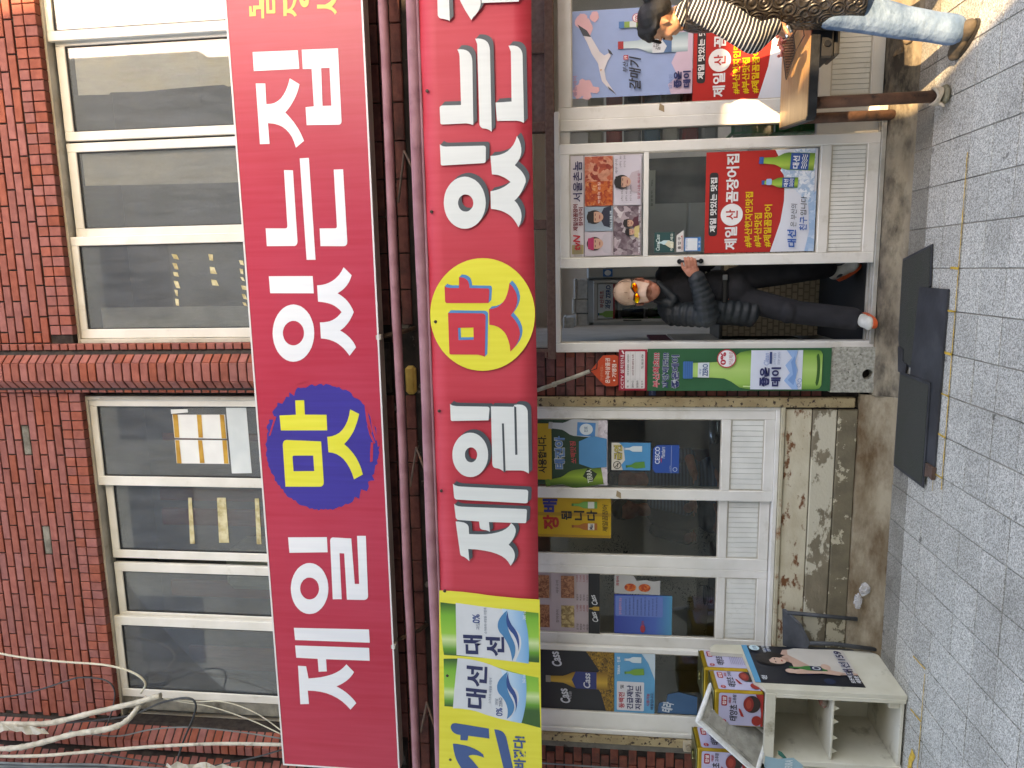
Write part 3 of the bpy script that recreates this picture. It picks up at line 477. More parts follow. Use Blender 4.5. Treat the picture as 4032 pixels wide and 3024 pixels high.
T_wv2=[([(-2182,2442),(-2205,2449),(-2227,2453),(-2248,2454),(-2268,2452),(-2287,2447),(-2306,2438),(-2323,2426),(-2339,2411),(-2353,2403),(-2367,2396),(-2381,2390),(-2396,2386),(-2411,2382),(-2426,2380),(-2442,2379),(-2459,2379),(-2434,2374),(-2411,2372),(-2389,2372),(-2368,2374),(-2348,2378),(-2329,2385),(-2311,2394),(-2295,2405),(-2282,2415),(-2268,2423),(-2254,2429),(-2240,2435),(-2226,2439),(-2211,2441),(-2197,2442),(-2182,2442)],[]),([(-2614,2447),(-2637,2455),(-2660,2460),(-2681,2462),(-2702,2461),(-2722,2457),(-2740,2449),(-2758,2438),(-2775,2425),(-2789,2418),(-2803,2412),(-2818,2408),(-2833,2405),(-2849,2403),(-2865,2403),(-2881,2404),(-2899,2406),(-2873,2399),(-2849,2394),(-2826,2392),(-2804,2392),(-2783,2395),(-2764,2401),(-2746,2408),(-2729,2419),(-2715,2427),(-2701,2434),(-2687,2439),(-2673,2443),(-2658,2446),(-2644,2448),(-2629,2448),(-2614,2447)],[])]
T_big=[([(-3035,2848),(-3028,2847),(-3022,2844),(-3017,2841),(-3012,2837),(-3009,2833),(-3006,2827),(-3005,2820),(-3004,2812),(-3030,2588),(-3103,2585),(-3091,2729),(-3127,2735),(-3127,2784),(-3089,2783),(-3088,2797),(-3085,2809),(-3080,2820),(-3074,2829),(-3067,2836),(-3058,2842),(-3047,2846),(-3035,2848)],[]),([(-3157,2837),(-3158,2803),(-3162,2772),(-3167,2743),(-3175,2716),(-3185,2692),(-3196,2669),(-3209,2649),(-3225,2631),(-3248,2626),(-3241,2644),(-3236,2661),(-3233,2676),(-3232,2690),(-3232,2703),(-3234,2714),(-3238,2725),(-3244,2733),(-3261,2718),(-3278,2703),(-3297,2688),(-3316,2673),(-3336,2659),(-3357,2645),(-3378,2632),(-3401,2619),(-3407,2706),(-3387,2736),(-3364,2762),(-3337,2784),(-3307,2802),(-3274,2817),(-3238,2827),(-3199,2834),(-3157,2837)],[]),([(-3034,2551),(-3034,2535),(-3036,2520),(-3041,2507),(-3047,2496),(-3057,2486),(-3068,2478),(-3082,2472),(-3098,2468),(-3386,2415),(-3391,2479)],[])]
# ================================================================ materials of the place
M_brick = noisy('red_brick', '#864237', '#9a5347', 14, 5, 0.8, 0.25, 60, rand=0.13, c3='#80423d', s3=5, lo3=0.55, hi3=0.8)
M_brickd = noisy('dark_brick', '#6a332c', '#80443a', 14, 5, 0.85, 0.3, 60, rand=0.16, c3='#3a2623', s3=4, lo3=0.5, hi3=0.72)  # darker red brick with near black noise patches
M_mortar = noisy('dark_mortar', '#241b19', '#3a322e', 20, 6, 0.95, 0.4)
M_alu = noisy('white_aluminium', '#d6d3cc', '#e4e1dc', 4, 6, 0.42, 0.03, 50, c3='#b9b2a4', s3=6, lo3=0.58, hi3=0.85)
M_alud = noisy('weathered_aluminium', '#b5ada0', '#cbc5bb', 5, 6, 0.5, 0.03, 50, c3='#8f8471', s3=7, lo3=0.55, hi3=0.8)
M_slat = noisy('white_slat', '#d6d6d1', '#e2e2dd', 6, 5, 0.5, 0.02, 60, c3='#a9a79f', s3=9, lo3=0.6, hi3=0.85)
M_brown = noisy('brown_aluminium', '#6a4f46', '#7d6257', 40, 4, 0.6, 0.15, 200)
M_rubber = flat('#17181a', 0.6)
M_conc = noisy('old_concrete', '#6f6c64', '#8d897f', 9, 8, 0.92, 0.5, 60, c3='#4e473c', s3=3.5, lo3=0.52, hi3=0.66)
M_terrazzo = noisy('pebble_concrete', '#8b8a80', '#b5b3a8', 60, 4, 0.9, 0.4, 90, c3='#4f4a40', s3=38, lo3=0.6, hi3=0.66)
M_rustpost = noisy('rusted_cream_paint', '#8f7c5b', '#a3916e', 10, 6, 0.75, 0.3, 70, c3='#2f1c12', s3=30, lo3=0.56, hi3=0.6)
M_greypost = noisy('grey_post_paint', '#57524b', '#6d675e', 12, 6, 0.8, 0.2, 60, c3='#3d2a20', s3=14, lo3=0.6, hi3=0.66)
M_skirt = noisy('peeling_cream_paint', '#bdb198', '#d0c8b2', 7, 6, 0.7, 0.25, 60, c3='#75482a', s3=12, lo3=0.55, hi3=0.62, stretch=(0.7, 1, 1.2))
M_skirt2 = noisy('peeled_cream_paint', '#746a58', '#857a66', 9, 6, 0.75, 0.3, 60, c3='#c4bda9', s3=3.6, lo3=0.52, hi3=0.545, stretch=(0.7, 1, 1.2))
M_skirt3 = noisy('peeled_brown_paint', '#6a614f', '#7b715c', 9, 6, 0.8, 0.3, 60, c3='#bdb49c', s3=5, lo3=0.575, hi3=0.595)
M_wallin = noisy('interior_plaster', '#d2cfc8', '#dedbd5', 4, 5, 0.85)
M_floorin = noisy('interior_floor', '#7d776d', '#8c867c', 8, 5, 0.6)
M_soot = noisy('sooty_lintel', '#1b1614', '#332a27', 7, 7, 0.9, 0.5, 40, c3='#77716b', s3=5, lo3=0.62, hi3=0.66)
G_up = glass('dusty_hazy_upper_glass', (0.95, 0.97, 0.98), 0.02, 0.17, (0.40, 0.44, 0.50), 5.0)  # dust film that also carries a painted blue grey haze
G_low = glass('shop_window_glass', (0.95, 0.97, 0.97), 0.01)

# ================================================================ the street across the way (behind the viewer): it shades the shop
M_far = noisy('across_street_plaster', '#8d8a84', '#a19d96', 2, 5, 0.85)
M_farw = flat('#2b3138', 0.2)
def far_block(name, label, x0, y0, x1, y1, h):
    t = thing(name, label, 'building', ((x0 + x1) / 2, y1, 0))
    w = MB().box(x0, y0, 0, x1, y1, h)
    w.build('wall', M_far, t)
    n = int(h // 3)
    for k in range(n):
        for j in range(int((x1 - x0) // 2.4)):
            wx = x0 + 0.8 + j * 2.4
            MB().box(wx, y1 - 0.02, 1.0 + 3 * k, wx + 1.4, y1 + 0.03, 2.4 + 3 * k).build('window', M_farw, t)
    return t
# the sun's travel carries a point (x, z) of the shop front to (x + 0.28 L, z + 0.62 L) at a distance L
FB = far_block('building', 'tall grey block across the street with added slabs that block the sun', -16, -15, 3.10, -8.0, 14.5)
MB().box(3.102, -8.35, 6.25, 3.98, -8.0, 7.2).build('sun_slab', M_far, FB)  # unseen slabs added to block the sun around the lit strip
MB().box(3.102, -8.35, 7.22, 3.96, -8.0, 9.1).build('sun_slab', M_far, FB)
MB().box(3.102, -8.35, 9.12, 4.08, -8.0, 13.5).build('sun_slab', M_far, FB)
far_block('building', 'low grey block across the street on the sunny side', 3.2, -14, 16, -8.0, 4.14)

# ================================================================ ground
M_asph = noisy('street_asphalt', '#4a4a4a', '#5a5a59', 60, 4, 0.95, 0.3)
MB().face([(-60, -60, -0.03), (60, -60, -0.03), (60, 60, -0.03), (-60, 60, -0.03)]).build('ground', M_asph)['kind'] = 'structure'
def granite(name, lo=0.5, hi=0.8, amt=0.5):
    m = bpy.data.materials.new(name); nt, b = nodes_of(m); L = nt.links
    geo = nt.nodes.new('ShaderNodeNewGeometry')
    v = nt.nodes.new('ShaderNodeTexVoronoi'); v.inputs['Scale'].default_value = 190
    L.new(geo.outputs['Position'], v.inputs['Vector'])
    bw = nt.nodes.new('ShaderNodeSeparateColor'); L.new(v.outputs['Color'], bw.inputs[0])
    cr = nt.nodes.new('ShaderNodeValToRGB')
    cr.color_ramp.elements[0].color = (*hexlin('#7d7a72'), 1); cr.color_ramp.elements[1].color = (*hexlin('#d4d0c6'), 1)
    e = cr.color_ramp.elements.new(0.5); e.color = (*hexlin('#aca9a1'), 1)
    L.new(bw.outputs[0], cr.inputs[0])
    n = nt.nodes.new('ShaderNodeTexNoise'); n.inputs['Scale'].default_value = 1.7; n.inputs['Detail'].default_value = 8; L.new(geo.outputs['Position'], n.inputs['Vector'])
    # brownish spills and ground-in dirt, in patches
    mr = nt.nodes.new('ShaderNodeMapRange'); mr.inputs[1].default_value = lo; mr.inputs[2].default_value = hi; mr.inputs[4].default_value = amt
    L.new(n.outputs['Fac'], mr.inputs[0])
    mx = nt.nodes.new('ShaderNodeMix'); mx.data_type = 'RGBA'; mx.inputs[7].default_value = (*hexlin('#5d564a'), 1)
    L.new(mr.outputs[0], mx.inputs[0]); L.new(cr.outputs[0], mx.inputs[6])
    # dark drips
    n2 = nt.nodes.new('ShaderNodeTexNoise'); n2.inputs['Scale'].default_value = 9; n2.inputs['Detail'].default_value = 3; L.new(geo.outputs['Position'], n2.inputs['Vector'])
    r2 = nt.nodes.new('ShaderNodeMapRange'); r2.inputs[1].default_value = 0.69; r2.inputs[2].default_value = 0.72; r2.inputs[4].default_value = 0.6
    L.new(n2.outputs['Fac'], r2.inputs[0])
    m2 = nt.nodes.new('ShaderNodeMix'); m2.data_type = 'RGBA'; m2.inputs[7].default_value = (*hexlin('#3f3c38'), 1)
    L.new(r2.outputs[0], m2.inputs[0]); L.new(mx.outputs[2], m2.inputs[6])
    oi = nt.nodes.new('ShaderNodeObjectInfo'); r = nt.nodes.new('ShaderNodeMapRange'); r.inputs[3].default_value = 0.9; r.inputs[4].default_value = 1.08
    L.new(oi.outputs['Random'], r.inputs[0])
    hs = nt.nodes.new('ShaderNodeHueSaturation'); L.new(r.outputs[0], hs.inputs['Value']); L.new(m2.outputs[2], hs.inputs['Color'])
    L.new(hs.outputs[0], b.inputs['Base Color']); b.inputs['Roughness'].default_value = 0.8
    bp = nt.nodes.new('ShaderNodeBump'); bp.inputs['Strength'].default_value = 0.12; bp.inputs['Distance'].default_value = 0.004
    L.new(bw.outputs[1], bp.inputs['Height']); L.new(bp.outputs[0], b.inputs['Normal'])
    return m
M_tile = granite('granite_paver_speckled')
M_tile_dirty = granite('granite_paver_dirty', 0.2, 0.62, 0.72)
M_joint = noisy('paver_joint', '#8a857a', '#a39d90', 6, 6, 0.95, 0.3, c3='#4a463f', s3=1.6, lo3=0.50, hi3=0.62)
pav = MB().box(-9, -9, -0.02, 6, -0.10, -0.006).build('pavement', M_joint); struct(pav)
TX, TY = 0.2255, 0.2145
tile_mesh = MB().bbox(-TX / 2 + .003, -TY / 2 + .003, -0.015, TX / 2 - .003, TY / 2 - .003, 0.0, 0.0015).data('paving_tile', M_tile)
tile_mesh2 = tile_mesh.copy(); tile_mesh2.materials[0] = M_tile_dirty
for i in range(-17, 10):
    for j in range(-1, 10):
        cx, cy = -0.030 + TX * (i + .5), -0.822 - TY * (j - 3 + .5)
        if cy > -0.17 or not (in_view((cx, cy, 0), 160)): continue
        o = bpy.data.objects.new('paving_tile', tile_mesh2 if cy > -.5 else tile_mesh); COL.objects.link(o); o.parent = pav
        o.location = (cx, cy, random.uniform(-0.0015, 0.0015))
        o.rotation_euler = (random.uniform(-.004, .004), random.uniform(-.004, .004), random.choice((0, math.pi)) + random.uniform(-.004, .004))
# yellow survey paint
M_ypaint = noisy('yellow_road_paint', '#b08a2c', '#d8ad45', 30, 6, 0.85)
def ymark(pts, w, label):
    mb = MB()
    for a, b in zip(pts[:-1], pts[1:]):
        a, b = Vector((*a, .006)), Vector((*b, .006)); d = (b - a).normalized(); s = Vector((-d.y, d.x, 0)) * w / 2
        n = max(2, int((b - a).length / .03)); L_, R_ = [], []
        for k in range(n + 1):
            p = a.lerp(b, k / n); q = random.uniform(.5, 1.15)
            L_.append(p + s * q); R_.append(p - s * random.uniform(.5, 1.15))
        mb.poly(L_ + R_[::-1])
    o = mb.build('paint_mark', M_ypaint, base=(*pts[0], .006)); tag(o, label, 'paint mark', 'yellow survey marks on the paving')
YL = -0.822
ymark([(0.55, YL + .004), (-1.22, YL)], .010, 'long yellow painted line on the paving in front of the mats')
for i, x in enumerate((-0.03, -0.256, -0.48, -0.705, -0.93, -1.158)):
    ymark([(x, YL), (x + .004, YL + (.10 if i else .09))], .016 if i in (0, 2) else .011,
          'short yellow tick on the paving line, %s from the right' % ('first', 'second', 'third', 'fourth', 'fifth', 'sixth')[i])
ymark([(-1.26, YL + .10), (-0.72, YL + .10)], .006, 'thin yellow line along the front edge of the rubber board')
ymark([(-2.32, -0.80), (-3.30, -0.80)], .008, 'yellow painted line on the paving before the cream shelf')
ymark([(-2.29, -0.80), (-2.30, -0.64)], .012, 'yellow tick at the right front corner of the cream shelf')
ymark([(-2.62, -0.80), (-2.63, -0.66)], .012, 'yellow tick in front of the right compartment of the shelf')
ymark([(-2.86, -0.74), (-2.98, -0.70), (-3.06, -0.72)], .05, 'smeared yellow paint patch before the cream shelf')

# concrete kerb ledge along the foot of the building
def extrude_x(prof, x0, x1, mat, name, parent=None, seed=0, jit=.006, n=60):
    rnd = random.Random(seed)
    v, f = [], []
    for i in range(n + 1):
        x = x0 + (x1 - x0) * i / n
        for k, (y, z) in enumerate(prof):
            j = jit if 0 < k < len(prof) - 1 else 0
            v.append((x, y + rnd.uniform(-j, j), z + rnd.uniform(-j, j) * .6))
    m = len(prof)
    for i in range(n):
        for k in range(m - 1):
            f.append((i * m + k, i * m + k + 1, (i + 1) * m + k + 1, (i + 1) * m + k))
    mb = MB(); mb.mesh(v, f, 0, True)
    return mb.build(name, mat, parent)
M_ledge = noisy('stained_ledge_concrete', '#766a5a', '#958975', 5, 9, 0.9, 0.7, 40, c3='#3a332b', s3=3.6, lo3=0.47, hi3=0.62, stretch=(.6, 1, 1.4))
M_ledge2 = noisy('rust_stained_concrete', '#8f8068', '#a3967f', 5, 9, 0.9, 0.6, 40, c3='#5e472d', s3=3.0, lo3=0.42, hi3=0.62, stretch=(.6, 1, 1.4))
lg = extrude_x([(0.16, .112), (-.02, .112), (-.075, .106), (-.10, .085), (-.118, .03), (-.14, .006), (-.2, -.01)], -0.83, 3.2, M_ledge, 'ledge', seed=2); struct(lg)
lg2 = extrude_x([(0.1, .17), (-.022, .168), (-.034, .16), (-.042, .10), (-.07, .07), (-.10, .05), (-.135, .006), (-.2, -.01)], -4.6, -0.832, M_ledge2, 'ledge', seed=5); struct(lg2)
# broken edge of the ledge beside the shoe
bk = MB()
for k in range(9):
    a = random.uniform(1.22, 1.45)
    bk.ellipsoid((a, random.uniform(-.115, -.05), random.uniform(.04, .105)), (random.uniform(.02, .05), random.uniform(.012, .03), random.uniform(.008, .02)), Euler((random.random(), random.random(), random.random())), 7, 5)
tag(bk.build('rubble', noisy('rubble_stone', '#55493d', '#7c6b57', 20, 6, 0.9, 0.5, 50), base=(1.33, -.09, .03)), 'broken pieces of concrete lying on the ledge by the woman\'s shoe', 'rubble', kind='stuff')

# ================================================================ the restaurant building
B = thing('restaurant_building', 'red brick restaurant building with white framed windows and a sliding glass door', 'building', (0, 0.2, 0))
def bpart(mb, name, mat, parent=None): return mb.build(name, mat, parent or B)
bm_brick = {}
def brick_data(w, d, h, mat, nm):
    key = (w, d, h, mat.name)
    if key not in bm_brick:
        mb = MB()
        c = .0035
        x, z = w / 2, h / 2
        v = [(-x, c, -z), (x, c, -z), (x, c, z), (-x, c, z), (-x + c, 0, -z + c), (x - c, 0, -z + c), (x - c, 0, z - c), (-x + c, 0, z - c),
             (-x, d, -z), (x, d, -z), (x, d, z), (-x, d, z)]
        mb.mesh(v, [(4, 5, 6, 7), (0, 1, 5, 4), (1, 2, 6, 5), (2, 3, 7, 6), (3, 0, 4, 7), (0, 8, 9, 1), (1, 9, 10, 2), (2, 10, 11, 3), (3, 11, 8, 0)])
        bm_brick[key] = mb.data(nm, mat)
    return bm_brick[key]
def place_brick(name, parent, x, y, z, w, d, h, mat=M_brick, rz=0.0, jit=.0015):
    o = bpy.data.objects.new(name, brick_data(round(w, 3), d, h, mat, name)); COL.objects.link(o); o.parent = parent
    o.location = Vector((x, y + random.uniform(-jit, jit), z + random.uniform(-jit, jit) * .6)) - ORG[parent.name]
    o.rotation_euler = (0, random.uniform(-.006, .006), rz + random.uniform(-.005, .005))
    return o
COURSE, BH = 0.0672, 0.0575
# upper wall, left and right of the pilaster
uw = MB().box(-4.6, .014, 5.70, -.80, .16, 7.0).box(-.80, .014, 5.70, 3.2, .16, 7.0)
UW = bpart(uw, 'upper_wall', M_mortar)
for xa, xb, off in ((-3.50, -.835, 0.03), (-.463, 2.3, 0.07)):
    for k in range(13):
        z = 5.873 + COURSE * (k + .5)
        x = xb - off - (0.1135 if k % 2 else 0.0)
        segs = [(xb, x)] if xb - x > .03 else []
        while x > xa + .05:
            segs.append((x, max(xa, x - .2215))); x -= .2275
        for s0, s1 in segs:
            s0 = min(s0, xb)
            if s0 - s1 < .03: continue
            cx = (s0 + s1) / 2
            if not in_view((cx, 0, z), 60): continue
            if (k == 4 and abs(cx + 1.10) < .11) or (k == 3 and abs(cx + 1.98) < .11):
                bpart(MB().bbox(s1, .006, z - BH / 2, s0, .03, z + BH / 2), 'mortar_patch', M_conc, UW); continue
            place_brick('brick', UW, cx, 0, z, (s0 - s1) - .0055, .10, BH)
    n = int((xb - xa) / .0712)
    for i in range(n):
        cx = xb - .0712 * (i + .5)
        if not in_view((cx, 0, 5.75), 60): continue
        place_brick('header_brick', UW, cx, -.001, 5.733, .0635, .115, .090)
        place_brick('header_brick', UW, cx, 0, 5.825, .0635, .10, .076)
# pilaster between the upper windows
pc = MB().prism([(-.828, .1, 3.30), (-.828, -.018, 3.3), (-.79, -.045, 3.3), (-.728, -.107, 3.3), (-.603, -.107, 3.3), (-.545, -.05, 3.3), (-.52, -.018, 3.3), (-.475, -.018, 3.3), (-.475, .1, 3.3)], (0, 0, 3.9))
PC = bpart(pc, 'pilaster', M_mortar)
for k in range(40):
    z = 4.10 + COURSE * (k + .5)
    if not in_view((-.65, -.1, z), 60): continue
    st = random.uniform(-.001, .001)
    place_brick('pilaster_brick', PC, -.491, -.032, z, .044, .06, BH)
    place_brick('pilaster_brick', PC, -.569, -.089, z, .078, .05, BH, rz=math.radians(45))
    place_brick('pilaster_brick', PC, -.6655, -.122, z, .128, .06, BH)
    place_brick('pilaster_brick', PC, -.7625, -.089, z, .078, .05, BH, rz=math.radians(-45))
    place_brick('pilaster_brick', PC, -.813, -.032, z, .030, .06, BH)
# angled corner bay at the left end
cb = MB().prism([(-3.50, .1, 3.3), (-3.50, -.0, 3.3), (-3.59, -.085, 3.3), (-3.665, -.085, 3.3), (-3.70, -.04, 3.3), (-3.80, -.125, 3.3), (-3.90, -.125, 3.3), (-3.94, -.07, 3.3), (-4.05, -.17, 3.3), (-4.5, -.17, 3.3), (-4.5, .1, 3.3)], (0, 0, 3.9))
CB = bpart(cb, 'corner_bay', M_mortar)
for k in range(40):
    z = 4.10 + COURSE * (k + .5)
    for cx, cy, w, rz in ((-3.555, -.057, .115, 45), (-3.632, -.10, .070, 0), (-3.762, -.097, .115, 45), (-3.85, -.14, .085, 0), (-4.01, -.14, .125, 45), (-4.12, -.185, .10, 0)):
        if in_view((cx, cy, z), 40):
            place_brick('corner_brick', CB, cx, cy, z, w, .05, BH, rz=math.radians(rz))
# brickwork strip under the sign and the sooty lintel
ls = MB().box(-4.5, .02, 2.62, 3.2, .16, 4.2)
LS = bpart(ls, 'lintel_wall', M_soot)
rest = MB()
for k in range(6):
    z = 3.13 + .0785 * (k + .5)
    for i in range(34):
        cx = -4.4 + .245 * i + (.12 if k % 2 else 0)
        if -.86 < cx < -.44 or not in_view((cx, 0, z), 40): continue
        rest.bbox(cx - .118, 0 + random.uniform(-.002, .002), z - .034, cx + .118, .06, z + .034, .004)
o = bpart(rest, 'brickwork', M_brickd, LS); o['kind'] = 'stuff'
# lower brick pier behind the green bottle board
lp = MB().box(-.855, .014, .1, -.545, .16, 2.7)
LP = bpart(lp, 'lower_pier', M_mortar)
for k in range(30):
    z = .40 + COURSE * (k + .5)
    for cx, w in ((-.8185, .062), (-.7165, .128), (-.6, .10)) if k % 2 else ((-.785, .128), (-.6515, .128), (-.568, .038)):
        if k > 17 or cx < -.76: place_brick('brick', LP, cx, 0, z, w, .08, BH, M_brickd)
# dark brick at the far left below the sign
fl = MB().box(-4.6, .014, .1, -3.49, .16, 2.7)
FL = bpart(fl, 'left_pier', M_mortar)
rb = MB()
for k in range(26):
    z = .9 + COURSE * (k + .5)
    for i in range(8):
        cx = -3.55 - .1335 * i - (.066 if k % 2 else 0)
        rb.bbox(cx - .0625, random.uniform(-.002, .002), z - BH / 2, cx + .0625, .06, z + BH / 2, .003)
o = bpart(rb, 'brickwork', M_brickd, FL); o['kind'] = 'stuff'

# ---------------------------------------------------------------- windows
def sash(parent, x0, x1, z0, z1, y, st=(.06, .06), rails=(.06, .06), depth=.035, mat=M_alu, glass_mat=G_up, mid=None, slat=None, gl=True, name='sash'):
    """one framed sash: stiles, rails, beads and its pane, mitred lines included"""
    mb = MB(); b = .004
    gx0, gx1, gz0, gz1 = x0 + st[0], x1 - st[1], z0 + rails[0], z1 - rails[1]
    mb.bbox(x0, y, z0, gx0, y + depth, z1, b); mb.bbox(gx1, y, z0, x1, y + depth, z1, b)
    mb.bbox(gx0 - .0005, y + .0006, z0, gx1 + .0005, y + depth, gz0, b); mb.bbox(gx0 - .0005, y + .0006, gz1, gx1 + .0005, y + depth, z1, b)
    f = mb.build(name, mat, parent)
    bd = MB(); t = .007
    cells = [(gz0, gz1)]
    if mid:
        mb2 = MB(); mb2.bbox(gx0, y + .0008, mid[0], gx1, y + depth, mid[1], b); mb2.build('middle_rail', mat, parent)
        cells = [(mid[1], gz1), (gz0, mid[0])]
    for i, (a, c) in enumerate(cells):
        bd.box(gx0, y + .008, a, gx0 + t, y + .03, c); bd.box(gx1 - t, y + .008, a, gx1, y + .03, c)
        bd.box(gx0 + t, y + .008, a, gx1 - t, y + .03, a + t); bd.box(gx0 + t, y + .008, c - t, gx1 - t, y + .03, c)
    bd.build('gasket', M_rubber if glass_mat is G_up else M_alud, parent)
    if gl:
        a, c = cells[0]
        MB().box(gx0 + t, y + .016, a + t, gx1 - t, y + .020, c - t).build('pane', glass_mat, parent)
    if slat and mid:
        a, c = cells[1]
        n = max(1, round((gx1 - gx0 - 2 * t) / slat)); w = (gx1 - gx0 - 2 * t) / n
        for k in range(n):
            xx = gx0 + t + w * k
            MB().bbox(xx + .0012, y + .012, a + t, xx + w - .0012, y + .022, c - t, .002).build('slat', M_slat, parent)
        MB().box(gx0 + t, y + .02, a + t, gx1 - t, y + .026, c - t).build('slat_backing', M_rubber, parent)
    return f
M_dark = noisy('dim_room_wall', '#6b6e72', '#7d8084', 3, 4, 0.9)
def upper_window(x0, x1):
    w = MB().bbox(x0, .05, 5.672, x1, .17, 5.694, .003).bbox(x0, .05, 4.1, x0 + .032, .17, 5.672, .003).bbox(x1 - .03, .05, 4.1, x1, .17, 5.672, .003).box(x0, .04, 4.05, x1, .17, 4.1)
    return bpart(w, 'window', M_alud)
UWR = upper_window(-.472, 2.6)
sash(UWR, 1.642, 2.5, 4.1, 5.676, .068, (.066, .06), (.055, .055))
sash(UWR, .978, 1.68, 4.1, 5.655, .108, (.062, .062), (.055, .07))
sash(UWR, .300, .962, 4.1, 5.655, .108, (.062, .062), (.055, .07))
sash(UWR, -.437, .303, 4.1, 5.676, .068, (.068, .065), (.055, .058))
UWL = upper_window(-3.535, -.868)
sash(UWL, -1.568, -.888, 4.1, 5.676, .068, (.074, .062), (.055, .06))
sash(UWL, -2.170, -1.50, 4.1, 5.650, .108, (.066, .06), (.055, .065))
sash(UWL, -2.70, -2.21, 4.1, 5.650, .108, (.08, .073), (.055, .065))
sash(UWL, -3.332, -2.643, 4.1, 5.676, .068, (.068, .074), (.055, .06))
bpart(MB().box(-3.44, .075, 4.1, -3.335, .14, 5.67), 'cement_infill', M_conc, UWL)
# rooms behind the upper windows
ru = MB()
ru.box(-3.6, .8, 3.9, 2.7, .9, 5.9).box(-3.6, .2, 5.74, 2.7, .8, 5.85).box(-3.6, .2, 3.85, 2.7, .8, 3.95).box(-3.7, .17, 3.9, -3.6, .9, 5.9).box(2.7, .17, 3.9, 2.8, .9, 5.9).box(-.86, .17, 3.9, -.48, .8, 5.8)
bpart(ru, 'upper_room', M_dark)
M_redcur = noisy('faded_red_curtain', '#7c4a4a', '#8e5b58', 12, 4, 0.9, stretch=(6, 6, .4))
for xa, xb, zt in ((-1.80, -1.70, 5.42), (-2.01, -1.87, 5.42), (-2.63, -2.49, 5.40), (-3.28, -3.08, 5.30), (-1.30, -1.24, 5.35)):
    bpart(MB().bbox(xa, .42, 3.95, xb, .46, zt, .01), 'curtain', M_redcur)
bpart(MB().bbox(-2.52, .32, 3.95, -2.18, .7, 4.86, .05), 'cabinet', flat('#c9cfbf', .6))
bpart(MB().bbox(-2.86, .3, 3.95, -2.80, .35, 5.66, .004).bbox(-.30, .3, 3.95, -.34, .35, 5.6, .004), 'inner_frame', M_alud)

def behind(name, y, pts, mat, parent, t=.001):
    return MB().prism([(x, y, z) for x, z in pts], (0, t, 0)).build(name, mat, parent)
M_paper = noisy('sunned_paper', '#ece8dc', '#f6f3ea', 3, 6, 0.9, c3='#e6d29c', s3=1.3, lo3=0.5, hi3=0.75)
behind('paper', .15, [(1.297, 5.548), (1.625, 5.548), (1.625, 4.1), (1.315, 4.1), (1.305, 4.42), (1.318, 4.45), (1.312, 4.75), (1.300, 5.05), (1.306, 5.30), (1.292, 5.31)], M_paper, UWR)
behind('paper', .15, [(1.72, 5.62), (2.45, 5.62), (2.45, 4.1), (1.72, 4.1)], noisy('toned_paper', '#b5ad98', '#c4bca8', 3, 6, .9), UWR)  # sheet colour darkened because direct sun falls on it
behind('paper', .15, [(.67, 5.57), (.90, 5.57), (.90, 4.1), (.655, 4.1), (.66, 4.8)], noisy('pane_reflection', '#b9b6ad', '#cfccc2', 2, 6, .9), UWR)  # pale sheet stands in for a bright reflection on this pane
behind('board', .12, [(-.369, 5.53), (-.213, 5.53), (-.215, 4.1), (-.369, 4.1)], noisy('grey_board', '#9fa19f', '#b9bab6', 5, 7, .9), UWR)
M_tape = noisy('yellowed_tape', '#b3a374', '#d6cdaa', 18, 6, .7, c3='#8a7440', s3=8, lo3=.5, hi3=.7)
M_sheet = flat('#e2e4e4', .8); M_otape = noisy('orange_packing_tape', '#a8781f', '#c89a3c', 9, 5, .5)
def strip(x0, z0, x1, z1, mat, parent, y=.0805, rough=True):
    n = 9
    top = [(x0 + (x1 - x0) * i / n, z1 + random.uniform(-.006, .006)) for i in range(n + 1)]
    bot = [(x0 + (x1 - x0) * i / n, z0 + random.uniform(-.006, .006)) for i in range(n + 1)]
    return behind('tape', y, top + bot[::-1], mat, parent)
# sheets taped to the right pane of the left upper window
def upx(x, y, reg=(0, 1000, .6027), d=.083):
    X_, Y_ = reg[0] + x * reg[2], reg[1] + y * reg[2]
    u, v = (1512 - Y_) / 2800, (X_ - 2016) / 2800
    r_ = fw + rt * u + dn * v
    t = (d - CAMPOS.y) / r_.y; p = CAMPOS + r_ * t
    return (p.x, p.z)
def quad(name, pts, mat, parent, reg=(0, 1000, .6027), d=.0815): return behind(name, d, [upx(x, y, reg, d) for x, y in pts], mat, parent)
quad('paper', [(1125, 1050), (1470, 1050), (1482, 1207), (1140, 1202)], M_sheet, UWL)
quad('paper', [(1142, 1214), (1484, 1218), (1498, 1372), (1155, 1368)], M_sheet, UWL)
quad('paper', [(1475, 996), (1607, 994), (1645, 1432), (1515, 1434)], noisy('pale_blue_paper', '#c3ccd0', '#d8dee0', 4, 6, .85, c3='#b98f3d', s3=3, lo3=.66, hi3=.7), UWL)
quad('paper', [(1115, 1016), (1225, 1014), (1228, 1035), (1118, 1045)], M_sheet, UWL)
for pts in ([(1128, 1048), (1160, 1050), (1172, 1200), (1142, 1200)], [(1285, 1050), (1315, 1052), (1325, 1200), (1297, 1200)], [(1435, 1050), (1463, 1052), (1478, 1206), (1448, 1205)],
            [(1145, 1216), (1170, 1217), (1186, 1368), (1157, 1368)], [(1293, 1217), (1320, 1218), (1336, 1366), (1306, 1366)], [(1452, 1218), (1480, 1218), (1492, 1370), (1464, 1370)]):
    quad('tape', pts, M_otape, UWL, d=.0795)
R3 = (0, 2000, .6172)
for pts in ([(1200, -65), (1222, -65), (1243, 228), (1213, 228)], [(1384, -65), (1440, -65), (1462, 222), (1398, 222)], [(1625, -60), (1652, -60), (1668, 232), (1638, 232)]):
    quad('tape', pts, M_tape, UWL, R3, .1205)
